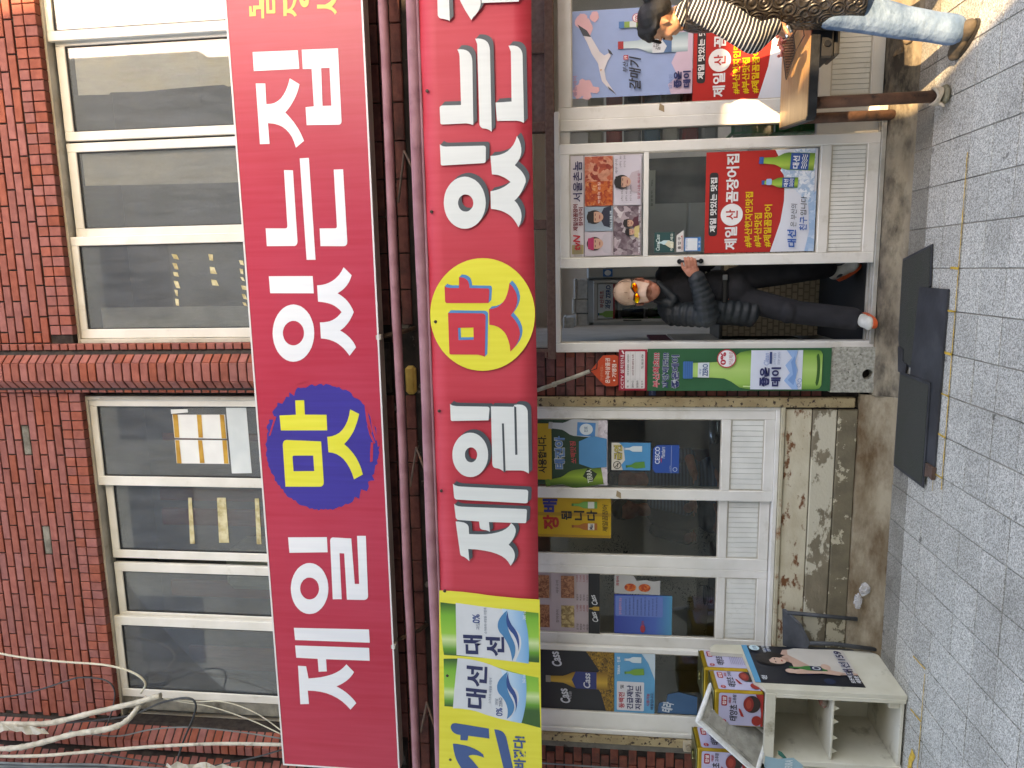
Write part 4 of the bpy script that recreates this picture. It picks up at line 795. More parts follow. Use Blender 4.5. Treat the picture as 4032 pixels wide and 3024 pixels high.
for x0, y0, x1, y1, n in ((1130, 0, 1165, 350, 6), (1370, 0, 1405, 250, 3), (1570, 40, 1605, 370, 6)):
    for k in range(n):
        ya = y0 + (y1 - y0) * k / n; yb = ya + (y1 - y0) / n * random.uniform(.45, .95); sh = (ya - y0) / (y1 - y0) * 28
        w = random.uniform(.5, 1) * (x1 - x0)
        quad('tape', [(x0 + sh - 10, ya), (x0 + sh + w - 10, ya + 4), (x0 + sh + w + random.uniform(-8, 8), yb), (x0 + sh + random.uniform(-4, 8), yb - 5)], M_tape, UWR, d=.0805)
# ---------------------------------------------------------------- left shop window, four sashes
SW = bpart(MB().bbox(-.946, -.012, .66, -.922, .09, 2.62, .003).bbox(-3.37, -.012, .66, -3.335, .09, 2.62, .003)
           .bbox(-3.335, -.012, .66, -.946, .09, .688, .003).bbox(-3.335, -.01, 2.5, -.946, .09, 2.62), 'shop_window', M_alu)
KW = dict(mid=(.972, 1.031), slat=.0375, glass_mat=G_low)
sash(SW, -1.578, -.947, .688, 2.5, .000, (.073, .062), (.066, .06), **KW)
sash(SW, -2.092, -1.50, .692, 2.5, .042, (.084, .06), (.066, .06), **KW)
sash(SW, -2.71, -2.092, .692, 2.5, .042, (.095, .058), (.066, .06), **KW)
sash(SW, -3.335, -2.69, .688, 2.5, .000, (.13, .035), (.066, .06), **KW)
bpart(MB().bbox(-3.42, -.03, .632, -.86, .06, .658, .004), 'sill', noisy('rusty_sill', '#b3a98f', '#c2b9a2', 9, 6, .6, c3='#7d4a20', s3=7, lo3=.56, hi3=.68), SW)
# peeling sheet-metal skirt: three boards
for i, (z0, z1, m) in enumerate(((.459, .630, M_skirt), (.302, .454, M_skirt2), (.172, .297, M_skirt3))):
    bpart(MB().bbox(-3.40, -.012 - .001 * i, z0, -.935, .03, z1, .006), 'skirt_board', m, SW)
bpart(MB().box(-3.40, .0, .17, -.93, .05, .635), 'skirt_backing', M_mortar, SW)
bpart(MB().bbox(-.921, -.035, .20, -.856, .06, 2.62, .006), 'post', M_rustpost)
bpart(MB().bbox(-3.436, -.03, .2, -3.373, .06, 2.62, .006), 'post', M_rustpost)
bpart(MB().bbox(-3.488, -.015, .2, -3.438, .06, 2.62, .006), 'post', M_greypost)
# pebbly concrete plinth with a drain hole under the green board
seg = 20
hole = [(-.697 + .034 * math.cos(2 * math.pi * k / seg), -.062, .145 + .034 * math.sin(2 * math.pi * k / seg)) for k in range(seg)]
pl = MB().prism([(-.815, -.062, .10), (-.522, -.062, .108), (-.520, -.062, .374), (-.813, -.062, .372)], (0, .12, 0), 0, [hole])
PLN = bpart(pl, 'plinth', M_terrazzo)
bpart(MB().box(-.76, .04, .09, -.63, .05, .2), 'drain_hole', M_rubber, PLN)

# ---------------------------------------------------------------- doorway, sliding door, fixed window
M_rail = noisy('threshold_rail', '#a9a69e', '#c5c2ba', 9, 6, .45, metal=.3)
dfm = MB().bbox(-.548, -.035, .10, -.486, .10, 2.14, .004).bbox(-.486, -.03, 2.108, 1.0, .10, 2.14, .004)
DF = bpart(dfm, 'door_frame', M_alu)
bpart(MB().bbox(-.50, -.045, .113, 1.0, -.028, .140, .002).bbox(-.50, .008, .113, 1.0, .03, .138, .002).bbox(-.50, .06, .113, 1.0, .085, .138, .002).box(-.5, -.028, .11, 1.0, .06, .122), 'threshold', M_rail, DF)
SD = bpart(MB().box(.02, -.004, .139, .79, -.001, .142), 'sliding_door', M_alu)
sash(SD, .010, .797, .141, 2.108, -.034, (.066, .064), (.072, .064), depth=.034, mid=(.424, .487), slat=.026, glass_mat=G_low, name='door_frame')
MB().bbox(.0765, -.0332, 1.537, .732, -.008, 1.570, .003).build('cross_bar', M_alu, SD)
hd = MB(); hd.tube([(.040, -.036, 1.335), (.040, -.066, 1.325), (.040, -.07, 1.27), (.040, -.066, 1.215), (.040, -.036, 1.205)], .008, 8)
hd.lathe([(.016, 0), (.016, .006), (.010, .01)], (.040, -.046, 1.338), 12, axis='y').lathe([(.016, 0), (.016, .006), (.010, .01)], (.040, -.046, 1.202), 12, axis='y')
hd.build('handle', flat('#15151a', .35), SD)
# corner mitres drawn as fine grooves
FX = bpart(MB().bbox(.888, .03, .118, .957, .09, 2.108, .004), 'fixed_window', M_alu)
sash(FX, .957, 2.2, .118, 2.118, .038, (.078, .06), (.075, .087), mid=(.43, .50), slat=.03, glass_mat=G_low)
MB().box(.80, .075, .50, .89, .079, 2.05).build('pane', G_low, FX)
MB().bbox(.79, .045, 2.04, .889, .09, 2.107, .004).build('head_panel', M_alu, FX)
MB().bbox(.79, .045, .118, .889, .09, .5, .004).build('side_panel', M_alu, FX)
# brown transom above the door
tr = MB().bbox(-.60, .0, 2.142, 3.0, .09, 2.20, .004).bbox(-.60, .0, 2.34, 3.0, .09, 2.62, .004)
for x in (-.56, .30, .92, 1.40, 1.95):
    tr.bbox(x - .03, .002, 2.2, x + .03, .088, 2.34, .003)
TR = bpart(tr, 'transom', M_brown)
for xa, xb in ((-.53, .27), (.33, .89), (.95, 1.37), (1.43, 1.92)):
    bpart(MB().bbox(xa, .03, 2.2, xb, .05, 2.34, .002), 'transom_panel', noisy('pinkish_panel', '#77625c', '#88736c', 30, 4, .7) if xa > 0.5 else G_low, TR)
bpart(MB().box(-3.4, .0, 2.60, -.6, .09, 2.7), 'window_head', M_brown)

# ---------------------------------------------------------------- dining room behind the glass
room = MB()
room.box(-3.9, 4.2, 0, 3.2, 4.3, 2.7).box(-3.9, .1, 2.62, 3.2, .95, 2.7).box(-3.9, .95, 2.62, -.7, 4.2, 2.7).box(-.7, 3.9, 2.62, 3.2, 4.2, 2.7).box(-.76, 1.7, .1, -.70, 4.2, 2.62).box(-4.0, .1, 0, -3.9, 4.3, 2.7).box(3.2, .1, 0, 3.3, 4.3, 2.7)  # inner partition added to keep the left half dark; ceiling left open behind
RM = bpart(room, 'room_wall', M_wallin)
bpart(MB().box(-3.9, .16, .02, 3.2, 4.2, .10), 'room_floor', M_floorin)
bpart(MB().box(-.7, .95, 2.64, 3.2, 3.9, 2.648), 'added_skylight', G_low)  # made-up roof opening, added so daylight brightens the room
for i in range(9):
    bpart(MB().bbox(-.50 + .125 * i, .088, .098, -.383 + .125 * i, .16, .112, .003), 'floor_tile', noisy('pink_floor_tile', '#7d665c', '#93796c', 20, 4, .6))
tag(MB().bbox(-.55, .165, .1005, .7, 1.16, .108, .003).build('entrance_mat', flat('#1c1c1e', .9), base=(.07, .6, .1)), 'black mat on the floor inside the doorway under the man', 'mat')
# partition at the left of the doorway
bpart(MB().box(-.66, .16, .1, -.60, .36, 2.6), 'partition', M_mortar)
for k in range(34):
    z = .36 + COURSE * (k + .5)
    bpart(MB().bbox(-.602, .17, z - BH / 2, -.596, .235, z + BH / 2, .002), 'jamb_brick', M_brickd)
bpart(MB().bbox(-.60, .25, .1, -.575, .36, 2.6, .004), 'post', M_rustpost)
bpart(MB().bbox(-.60, .37, .22, -.585, 1.7, 1.24, .004), 'partition_board', noisy('ribbed_grey_panel', '#8d8d88', '#a5a5a0', 5, 5, .6))
bpart(MB().bbox(-.61, .37, 1.25, -.59, 1.7, 1.42, .004), 'partition_board', noisy('wine_panel', '#4a2430', '#5a3040', 5, 5, .6))

# patterned counter
M_pat = bpy.data.materials.new('beige_patterned_tile'); nt, b = nodes_of(M_pat)
bt = nt.nodes.new('ShaderNodeTexBrick'); bt.inputs['Color1'].default_value = (*hexlin('#a89a86'), 1); bt.inputs['Color2'].default_value = (*hexlin('#b8aa96'), 1); bt.inputs['Mortar'].default_value = (*hexlin('#8b7d6a'), 1)
bt.inputs['Scale'].default_value = 1.0; bt.inputs['Brick Width'].default_value = .06; bt.inputs['Row Height'].default_value = .045; bt.inputs['Mortar Size'].default_value = .006
gp = nt.nodes.new('ShaderNodeNewGeometry'); sx = nt.nodes.new('ShaderNodeSeparateXYZ'); cx_ = nt.nodes.new('ShaderNodeCombineXYZ')
nt.links.new(gp.outputs['Position'], sx.inputs[0]); nt.links.new(sx.outputs[0], cx_.inputs[0]); nt.links.new(sx.outputs[2], cx_.inputs[1]); nt.links.new(cx_.outputs[0], bt.inputs['Vector'])
nt.links.new(bt.outputs['Color'], b.inputs['Base Color']); b.inputs['Roughness'].default_value = .5
ct = thing('counter', 'low counter with beige patterned tiles seen between the man\'s legs', 'counter', (-.05, 1.3, .1))
for i in range(4):
    MB().bbox(-.56 + .265 * i, 1.165, .10, -.56 + .265 * i + .262, 1.19, .85, .002).build('tile_panel', M_pat, ct)
MB().box(-.56, 1.19, .1, .5, 1.6, .84).build('body', M_wallin, ct)
MB().bbox(-.58, 1.15, .851, .52, 1.62, .88, .004).build('top', flat('#55514b'), ct)
# drinks fridge
fr = thing('drinks_fridge', 'glass door drinks fridge glowing pale behind the man\'s head', 'fridge', (-.3, 2.3, .1))
MB().box(-.53, 2.05, .1, -.50, 2.6, 1.94).box(-.105, 2.05, .1, -.09, 2.6, 1.94).box(-.53, 2.58, .1, -.09, 2.62, 1.94).box(-.53, 2.05, 1.9, -.09, 2.6, 1.95).box(-.53, 2.05, .1, -.09, 2.6, .3).build('body', flat('#b9bcbc', .4), fr)
FRD = MB().bbox(-.50, 2.0, .3, -.47, 2.04, 1.9, .004).bbox(-.13, 2.0, .3, -.105, 2.04, 1.9, .004).bbox(-.47, 2.0, 1.86, -.13, 2.04, 1.9, .004).bbox(-.47, 2.0, .3, -.13, 2.04, .34, .004).build('door', flat('#c6c8c8', .4), fr)
MB().box(-.47, 2.02, .34, -.13, 2.024, 1.86).build('pane', G_low, FRD)
MB().bbox(-.485, 1.975, 1.45, -.475, 2.0, 1.62, .003).build('handle', flat('#1a1a1a'), FRD)
M_green = noisy('green_bottle_glass', '#173b22', '#2c6236', 6, 4, .15); M_blueb = noisy('blue_bottle_glass', '#15304f', '#264d78', 6, 4, .15)
for r in range(4):
    z = .95 + .24 * r
    MB().bbox(-.495, 2.08, z - .02, -.11, 2.5, z - .008, .002).build('shelf', flat('#c9cccc'), fr)
    if z < 1.62:
        for k in range(5):
            nb = ('leftmost', 'second', 'middle', 'fourth', 'rightmost')[k] + ' of five on the ' + ('lowest', 'middle', 'upper')[r] + ' shelf'
            tag(MB().lathe([(.026, 0), (.026, .11), (.011, .15), (.011, .19), (.013, .2)], (-.46 + .075 * k, 2.12, z - .006), 10).build('bottle', M_green if (r + k) % 3 else M_blueb, base=(-.46 + .075 * k, 2.12, z - .006)), 'dark bottle inside the glass fridge, ' + nb, 'bottle', 'bottles in the glass fridge')
s = Sheet((0, 1.996, 0)); s.slabr(-.462, 1.70, -.14, 1.855, '#ccd8e0', .002)
s.text('부산최초', -.36, 1.80, -.20, 1.84, '#a83a3a').text('과당 ZERO', -.37, 1.735, -.15, 1.79, '#274a80', .03); s.rect(-.462, 1.70, -.14, 1.715, '#b0353c').bottle(-.42, 1.715, .06, .14, '#7fae5e', '#3a6aa0')
s.build('poster', 'small pale drinks poster across the top of the fridge door', 'poster')
fr2 = thing('steel_fridge', 'grey steel fridge standing to the right of the glass door fridge', 'fridge', (.2, 2.3, .1))
MB().bbox(-.085, 2.02, .1, .60, 2.7, 1.96, .01).build('body', flat('#a9adaa', .4), fr2)
MB().bbox(-.08, 2.0, 1.05, .595, 2.02, 1.95, .006).bbox(-.08, 2.0, .15, .595, 2.02, 1.03, .006).build('door', flat('#b2b6b3', .4), fr2)
s = Sheet((0, 1.997, 0)); s.slabr(-.07, 1.72, .0, 1.81, '#2a6ab0', .001).ell(-.035, 1.765, .025, .03, '#d8e4ea').build('sticker', 'blue and white round topped sticker on the grey fridge', 'sticker')
s = Sheet((0, 1.997, 0)); s.slabr(.01, 1.55, .12, 1.78, '#223e78', .001).rect(.03, 1.6, .10, 1.74, '#c9a032').build('sticker', 'blue and yellow sticker on the grey fridge beside the door edge', 'sticker')
M_foam = noisy('white_foam', '#c9c9c6', '#dcdcd9', 30, 4, .9, .1, 200)
for i, (x0, x1, z0, z1, lb) in enumerate(((-.275, -.09, 1.952, 2.085, 'white foam box on the fridge, rightmost of the row'), (-.412, -.282, 1.952, 2.10, 'white foam box on the fridge, in the middle of the row'),
                                  (-.53, -.42, 1.952, 2.08, 'white foam box on the fridge, left end of the row'), (-.55, -.45, 2.082, 2.19, 'small white foam box on top of the left end of the row'))):
    t = thing('foam_box', lb, 'box', ((x0 + x1) / 2, 2.2, z0), 'foam boxes on the fridge')
    MB().bbox(x0, 2.06, z0, x1, 2.35, z1 - .03, .006).build('box', M_foam, t)
    MB().bbox(x0 - .004, 2.055, z1 - .028, x1 + .004, 2.355, z1, .008).build('lid', M_foam, t)
# scribbled wall, table and chairs in the left part of the room
M_scrib = bpy.data.materials.new('scribbled_plaster'); nt, b = nodes_of(M_scrib)
gp = nt.nodes.new('ShaderNodeNewGeometry'); n1 = nt.nodes.new('ShaderNodeTexNoise'); n1.inputs['Scale'].default_value = 16; n1.inputs['Detail'].default_value = 1.5; n1.inputs['Distortion'].default_value = 2.5
nt.links.new(gp.outputs['Position'], n1.inputs['Vector'])
sb = nt.nodes.new('ShaderNodeMath'); sb.operation = 'SUBTRACT'; sb.inputs[1].default_value = .5; nt.links.new(n1.outputs['Fac'], sb.inputs[0])
ab = nt.nodes.new('ShaderNodeMath'); ab.operation = 'ABSOLUTE'; nt.links.new(sb.outputs[0], ab.inputs[0])
n2 = nt.nodes.new('ShaderNodeTexNoise'); n2.inputs['Scale'].default_value = 2.2; nt.links.new(gp.outputs['Position'], n2.inputs['Vector'])
mr = nt.nodes.new('ShaderNodeMapRange'); mr.inputs[1].default_value = .45; mr.inputs[2].default_value = .55; mr.inputs[3].default_value = 0.0; mr.inputs[4].default_value = .02; nt.links.new(n2.outputs['Fac'], mr.inputs[0])
lt = nt.nodes.new('ShaderNodeMath'); lt.operation = 'LESS_THAN'; nt.links.new(ab.outputs[0], lt.inputs[0]); nt.links.new(mr.outputs[0], lt.inputs[1])
mx = nt.nodes.new('ShaderNodeMix'); mx.data_type = 'RGBA'; mx.inputs[6].default_value = (*hexlin('#d2cec2'), 1); mx.inputs[7].default_value = (*hexlin('#5a564f'), 1)
nt.links.new(lt.outputs[0], mx.inputs[0]); nt.links.new(mx.outputs[2], b.inputs['Base Color']); b.inputs['Roughness'].default_value = .9
bpart(MB().box(-3.88, 1.75, .1, -2.12, 1.82, 2.6), 'inner_wall', M_scrib)
def plain_table(label, x0, y0, x1, y1, z, mat):
    t = thing('table', label, 'table', ((x0 + x1) / 2, (y0 + y1) / 2, .1))
    MB().bbox(x0, y0, z - .03, x1, y1, z, .006).build('top', mat, t)
    for a in (x0 + .05, x1 - .05):
        for c in (y0 + .05, y1 - .05):
            MB().tube([(a, c, .1), (a, c, z - .03)], .016, 8).build('leg', flat('#3a3a3c', .4, .5), t)
plain_table('dark table indoors behind the right sash of the left window', -1.5, .32, -.98, .85, .98, flat('#4a362c'))
plain_table('dark table indoors behind the left sash of the window', -3.2, .30, -2.2, .85, .96, flat('#453631'))
st = thing('steel_tray', 'round steel grill tray on the indoor table behind the blue square sticker', 'tray', (-1.14, .5, .98))
MB().lathe([(.0, 0), (.15, 0), (.16, .035), (.165, .035), (.155, -.002)], (-1.14, .5, .982), 28).build('dish', flat('#9aa0a3', .2, 1.0), st)
MB().lathe([(.0, .0), (.10, .01), (.13, .022)], (-1.14, .5, .986), 28).build('mesh', flat('#c0c2c2', .3, 1.0), st)
bs = thing('stacked_bowls', 'stack of dark bowls on the indoor table behind the left sash', 'bowls', (-2.5, .5, .96))
for k in range(4):
    MB().lathe([(.03, 0), (.05, .004), (.075, .03), (.078, .034), (.07, .03)], (-2.5, .5, .962 + .016 * k), 20).build('bowl', flat('#1f1e1d', .3), bs)
gz = thing('white_cabinet', 'small white cabinet with dark windows far inside behind the yellow notice', 'cabinet', (-1.95, 1.6, .1))
MB().bbox(-2.10, 1.5, .1, -1.70, 1.9, 1.62, .008).build('body', flat('#9ba0a3'), gz)
for k in range(3):
    MB().bbox(-2.06, 1.49, 1.22 + .13 * k - .4, -1.76, 1.499, 1.32 + .13 * k - .4, .003).build('door', flat('#30353a', .2), gz)
# green crate and goods behind the narrow pane right of the door
M_crate = noisy('green_crate_plastic', '#127a43', '#17904f', 10, 4, .45)
for i, (z, lb) in enumerate(((.72, 'upper green plastic bottle crate behind the narrow pane'), (.44, 'lower green plastic bottle crate behind the narrow pane'))):
    cr = thing('bottle_crate', lb, 'crate', (1.06, .35, z), 'green crates inside')
    cm = MB()
    for zz in (0, .09, .18, .25):
        cm.bbox(.86, .2, z + zz, 1.3, .215, z + zz + .022, .003); cm.bbox(.86, .215, z + zz, .875, .55, z + zz + .022, .003)
    for k in range(9):
        cm.bbox(.86 + .053 * k, .202, z + .02, .872 + .053 * k, .213, z + .26, .002)
    cm.bbox(.872, .225, z + .01, 1.3, .55, z + .2, .004)
    cm.build('crate', M_crate, cr)
bg_ = thing('stacked_goods', 'pile of packed goods on a rack behind the narrow pane', 'goods', (1.0, .5, 1.02))
for k in range(7):
    MB().bbox(.84, .42, 1.04 + .13 * k, 1.34, .75, 1.04 + .13 * k + .11, .02).build('pack', flat(('#b9bcc2', '#9a3a3a', '#c8c8c2', '#5a7f9a', '#8d9096', '#b0473f', '#d0ccc0')[k], .5), bg_)
# grey apron hanging behind the door glass, papers on the wall
ap = MB()
for j in range(15):
    for i in range(13):
        u, v = i / 12, j / 14
        ap.v.append((.44 + .30 * u, .33 + .018 * math.sin(u * 16 + v * 2) + .03 * math.sin(u * 6) * v, 1.50 - .42 * v + .03 * (u - .5) ** 2 * 4))
for j in range(14):
    for i in range(12):
        a = j * 13 + i; ap.f.append((a, a + 1, a + 14, a + 13)); ap.m.append(0); ap.s.append(True)
tag(ap.build('apron', noisy('grey_cloth', '#5a5d5e', '#6c6f70', 6, 4, .9), base=(.59, .33, 1.08)), 'grey cloth apron hanging behind the middle glass of the sliding door', 'apron')
s = Sheet((0, .30, 0)); s.slabr(.40, 1.47, .66, 1.545, '#b9bdb0', .001); s.text('촬영범위   TEL', .42, 1.485, .60, 1.50, '#44443f', .0)
s.build('paper', 'pale paper notice hanging above the grey apron inside', 'paper')
# ================================================================ the long red box sign
def vinyl(name, base, edge, rough=.35, streak=0.06):
    m = bpy.data.materials.new(name); nt, b = nodes_of(m); L = nt.links
    gp = nt.nodes.new('ShaderNodeNewGeometry'); mp = nt.nodes.new('ShaderNodeMapping'); mp.inputs['Scale'].default_value = (14, 1, .7)
    L.new(gp.outputs['Position'], mp.inputs[0])
    n = nt.nodes.new('ShaderNodeTexNoise'); n.inputs['Scale'].default_value = 2.4; n.inputs['Detail'].default_value = 8; L.new(mp.outputs[0], n.inputs['Vector'])
    n2 = nt.nodes.new('ShaderNodeTexNoise'); n2.inputs['Scale'].default_value = .9; n2.inputs['Detail'].default_value = 3; L.new(gp.outputs['Position'], n2.inputs['Vector'])
    ad = nt.nodes.new('ShaderNodeMath'); ad.operation = 'MULTIPLY_ADD'; ad.inputs[1].default_value = .6; L.new(n2.outputs['Fac'], ad.inputs[0]); 
    ml = nt.nodes.new('ShaderNodeMath'); ml.operation = 'MULTIPLY'; ml.inputs[1].default_value = .5; L.new(n.outputs['Fac'], ml.inputs[0]); L.new(ml.outputs[0], ad.inputs[2])
    mr = nt.nodes.new('ShaderNodeMapRange'); mr.inputs[1].default_value = .42; mr.inputs[2].default_value = .75; L.new(ad.outputs[0], mr.inputs[0])
    mx = nt.nodes.new('ShaderNodeMix'); mx.data_type = 'RGBA'; mx.inputs[6].default_value = (*hexlin(base), 1); mx.inputs[7].default_value = (*hexlin(edge), 1)
    L.new(mr.outputs[0], mx.inputs[0]); L.new(mx.outputs[2], b.inputs['Base Color']); b.inputs['Roughness'].default_value = rough
    bp = nt.nodes.new('ShaderNodeBump'); bp.inputs['Strength'].default_value = streak; bp.inputs['Distance'].default_value = .01
    L.new(n2.outputs['Fac'], bp.inputs['Height']); L.new(bp.outputs[0], b.inputs['Normal'])
    return m
M_crim = vinyl('crimson_sign_vinyl', '#b4273f', '#c03c54')
M_sgw = vinyl('white_sign_vinyl', '#dcdfe6', '#e9ebf0')
M_sgy = vinyl('yellow_sign_vinyl', '#d8d238', '#e6df55')
M_sgb = vinyl('violet_blue_sign_vinyl', '#342a86', '#3d369a')
M_cream = noisy('cream_sign_box', '#a39a8d', '#b5ada0', 5, 5, .6, c3='#7d7062', s3=6, lo3=.58, hi3=.75)
SG = thing('shop_sign', 'long crimson box sign with big white letters below the upper windows', 'sign', (-.6, -.19, 3.30))
MB().bbox(-3.602, -.247, 3.300, 2.6, -.13, 4.187, .004).build('box', M_cream, SG)
SGF = MB().box(-3.594, -.2485, 3.309, 2.6, -.2472, 4.178).build('face', M_crim, SG)
MB().box(-3.606, -.251, 4.179, 2.6, -.2465, 4.190).box(-3.606, -.251, 3.297, 2.6, -.2465, 3.3075).box(-3.606, -.251, 3.3075, -3.5945, -.2465, 4.179).build('trim', flat('#e4e2e4', .3), SG)
def print_shapes(shapes, y, mat, parent, name, sep=True):
    for o, hs in shapes:
        mb = MB(); mb.prism([(x / 1000, y, z / 1000) for x, z in o], (0, .0006, 0), 0, [[(x / 1000, y, z / 1000) for x, z in h] for h in hs])
        mb.build(name, mat, parent)
print_shapes(T_blob, -.2497, M_sgb, SGF, 'brush_disc')
print_shapes(T_streak, -.2508, M_crim, SGF, 'brush_streak')
print_shapes(T_yel, -.2512, M_sgy, SGF, 'letter')
print_shapes(T_white, -.2505, M_sgw, SGF, 'letter')
print_shapes(T_yel2, -.2505, flat('#dcc86a'), SGF, 'letter')
M_rusty = noisy('rusty_iron', '#3b2a20', '#5a4030', 14, 7, .85, .5, 60, c3='#7a4a28', s3=8, lo3=.58, hi3=.7)
for x in (-2.62, -.42):
    MB().tube([(x, -.14, 3.30), (x + .03, -.05, 3.16), (x + .04, .02, 3.12)], .016, 8).build('bracket', M_rusty, SG)
    MB().bbox(x - .015, -.249, 3.285, x + .02, -.2, 3.32, .003).build('clamp', flat('#b8b4aa'), SG)
foam = MB().bbox(-.84, -.03, 3.12, -.64, .03, 3.195, .02)
tag(foam.build('foam_block', noisy('expanding_foam', '#b28f45', '#c9a55a', 12, 6, .9, .5), base=(-.73, -.01, 3.115)), 'yellow foam block on the wall under the crimson sign', 'foam')

# ================================================================ rolled awning with printed valance
M_pink = noisy('faded_pink_canvas', '#8a5c64', '#a2747b', 6, 7, .8, .15, 80, c3='#5c3d42', s3=5, lo3=.56, hi3=.8)
M_ban = vinyl('red_banner_cloth', '#c02e3e', '#cb414f', .55, .8)
AW = thing('awning', 'rolled up pink awning with a red printed valance over the shop front', 'awning', (-.6, -.4, 2.237))
n = 70
def sagtube(y, z, r, x0, x1, amp, seed):
    rnd = random.Random(seed); ph = rnd.random() * 6
    return MB().tube([(x0 + (x1 - x0) * i / n, y + amp * .4 * math.sin(i * .7 + ph), z + amp * math.sin(i * .31 + ph) + rnd.uniform(-.001, .001)) for i in range(n + 1)], r, 14)
sagtube(-.20, 3.185, .030, -4.4, 2.9, .003, 1).build('roll', M_pink, AW)
sagtube(-.46, 2.935, .040, -4.4, 2.9, .003, 2).build('front_bar', M_pink, AW)
for x in (-3.3, -1.45, .45):
    MB().tube([(x, -.20, 3.14), (x + .30, -.30, 3.06), (x + .12, -.44, 2.95)], .008, 8).build('folding_arm', M_rusty, AW)
nx, nz = 130, 6
def banner_y(x, z):
    k = max(0, min(1, (2.89 - z) / .65))
    return -.500 + .0035 * math.sin(x * 5.1) * k + .002 * math.sin(x * 13 + 1)
ban = MB(); th = .0025
bv = []
for j in range(nz + 1):
    for i in range(nx + 1):
        x = -4.4 + 7.3 * i / nx; z = 2.895 - (2.895 - 2.238) * j / nz
        bv.append((x, banner_y(x, z) + .0065, z + (0.004 * math.sin(x * 2.2) if j == nz else 0)))
ban.mesh(bv, [(j * (nx + 1) + i, j * (nx + 1) + i + 1, (j + 1) * (nx + 1) + i + 1, (j + 1) * (nx + 1) + i) for j in range(nz) for i in range(nx)], 0, True)
bo = ban.build('valance', M_ban, AW)
sm = bo.modifiers.new('thickness', 'SOLIDIFY'); sm.thickness = .003; sm.offset = 1
MB().bbox(-4.4, -.499, 2.888, 2.9, -.482, 2.902, .003).build('hem', M_pink, AW)
M_bw = vinyl('white_banner_print', '#d2d5d3', '#dee1df', .5); M_bs = flat('#454c52'); M_by = vinyl('yellow_banner_print', '#dcd13a', '#e8df50', .5); M_br = vinyl('red_circle_print', '#c92f40', '#d03a48', .5)
M_bb = flat('#3f86bd'); M_navy = flat('#26306a')
YB = -.5055
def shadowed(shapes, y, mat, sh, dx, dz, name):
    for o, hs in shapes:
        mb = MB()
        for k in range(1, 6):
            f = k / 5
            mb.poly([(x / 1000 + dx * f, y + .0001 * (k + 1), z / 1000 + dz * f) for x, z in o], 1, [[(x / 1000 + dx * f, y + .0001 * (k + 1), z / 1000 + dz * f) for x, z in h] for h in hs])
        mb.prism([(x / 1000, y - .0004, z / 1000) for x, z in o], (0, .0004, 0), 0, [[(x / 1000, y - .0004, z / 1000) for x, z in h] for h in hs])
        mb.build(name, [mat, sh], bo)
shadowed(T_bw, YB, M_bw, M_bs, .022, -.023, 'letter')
print_shapes(T_slot, YB - .0012, M_bs, bo, 'letter_slot')
print_shapes(T_circ, YB + .0012, M_by, bo, 'yellow_disc')
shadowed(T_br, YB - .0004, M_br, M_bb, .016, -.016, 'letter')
print_shapes(T_yb, YB + .0014, M_by, bo, 'yellow_field')
def grad_mat(name, stops, axis='z', lo=0, hi=1):
    """printed colour gradient along one axis of the sheet"""
    m = bpy.data.materials.new(name); nt, b = nodes_of(m)
    gp = nt.nodes.new('ShaderNodeNewGeometry'); sp = nt.nodes.new('ShaderNodeSeparateXYZ'); nt.links.new(gp.outputs['Position'], sp.inputs[0])
    mr = nt.nodes.new('ShaderNodeMapRange'); mr.inputs[1].default_value = lo; mr.inputs[2].default_value = hi; nt.links.new(sp.outputs['xyz'.index(axis)], mr.inputs[0])
    cr = nt.nodes.new('ShaderNodeValToRGB'); el = cr.color_ramp.elements
    el[0].position, el[0].color = stops[0][0], (*hexlin(stops[0][1]), 1); el[1].position, el[1].color = stops[-1][0], (*hexlin(stops[-1][1]), 1)
    for p, c in stops[1:-1]:
        e = el.new(p); e.color = (*hexlin(c), 1)
    nt.links.new(mr.outputs[0], cr.inputs[0]); nt.links.new(cr.outputs[0], b.inputs['Base Color']); b.inputs['Roughness'].default_value = .45
    return m
G1 = [(0, '#2f5a2a'), (.12, '#5a9a35'), (.3, '#c9dca0'), (.42, '#8cc34a'), (.75, '#6fb03c'), (1, '#2c5428')]
print_shapes(T_g1, YB + .0008, grad_mat('green_bottle_print', G1, 'x', -2.51, -2.14), bo, 'bottle_print')
print_shapes(T_g2, YB + .0009, grad_mat('green_bottle_print_2', G1, 'x', -2.88, -2.54), bo, 'bottle_print')
print_shapes(T_lab1, YB + .0003, flat('#d3d6da'), bo, 'label_print'); print_shapes(T_lab2, YB + .0003, flat('#d0d4d9'), bo, 'label_print')
print_shapes(T_sky1, YB, grad_mat('label_sea_print', [(0, '#5aa2d2'), (1, '#c3d9e8')], 'z', 2.30, 2.48), bo, 'label_sea')
print_shapes(T_wv1, YB - .0006, flat('#3a80ae'), bo, 'wave_print'); print_shapes(T_wv2, YB - .0011, flat('#264a86'), bo, 'wave_print')
print_shapes(T_big, YB, flat('#34568c'), bo, 'letter')
def bnr_text(body, pts, col, bold=.02, rot=0.0):
    (u0, v0), (u1, v1) = pts
    s = Sheet((0, YB - .0008, 0)); s.text(body, u0, v0, u1, v1, col, bold, rot=rot); s.build('lettering', parent=bo)
bnr_text('대', ((-2.495, 2.615), (-2.359, 2.743)), '#232c58', .035)
bnr_text('선', ((-2.502, 2.471), (-2.364, 2.593)), '#232c58', .035)
bnr_text('대선', ((-2.886, 2.592), (-2.577, 2.734)), '#232c58', .03, -.06)
bnr_text('과당', ((-2.321, 2.629), (-2.267, 2.655)), '#4d5f7d', .0)
bnr_text('0%', ((-2.275, 2.628), (-2.212, 2.677)), '#2d4a86', .02)
bnr_text('슈가프리 내일을 가볍게', ((-2.347, 2.582), (-2.166, 2.601)), '#56657d', .0)
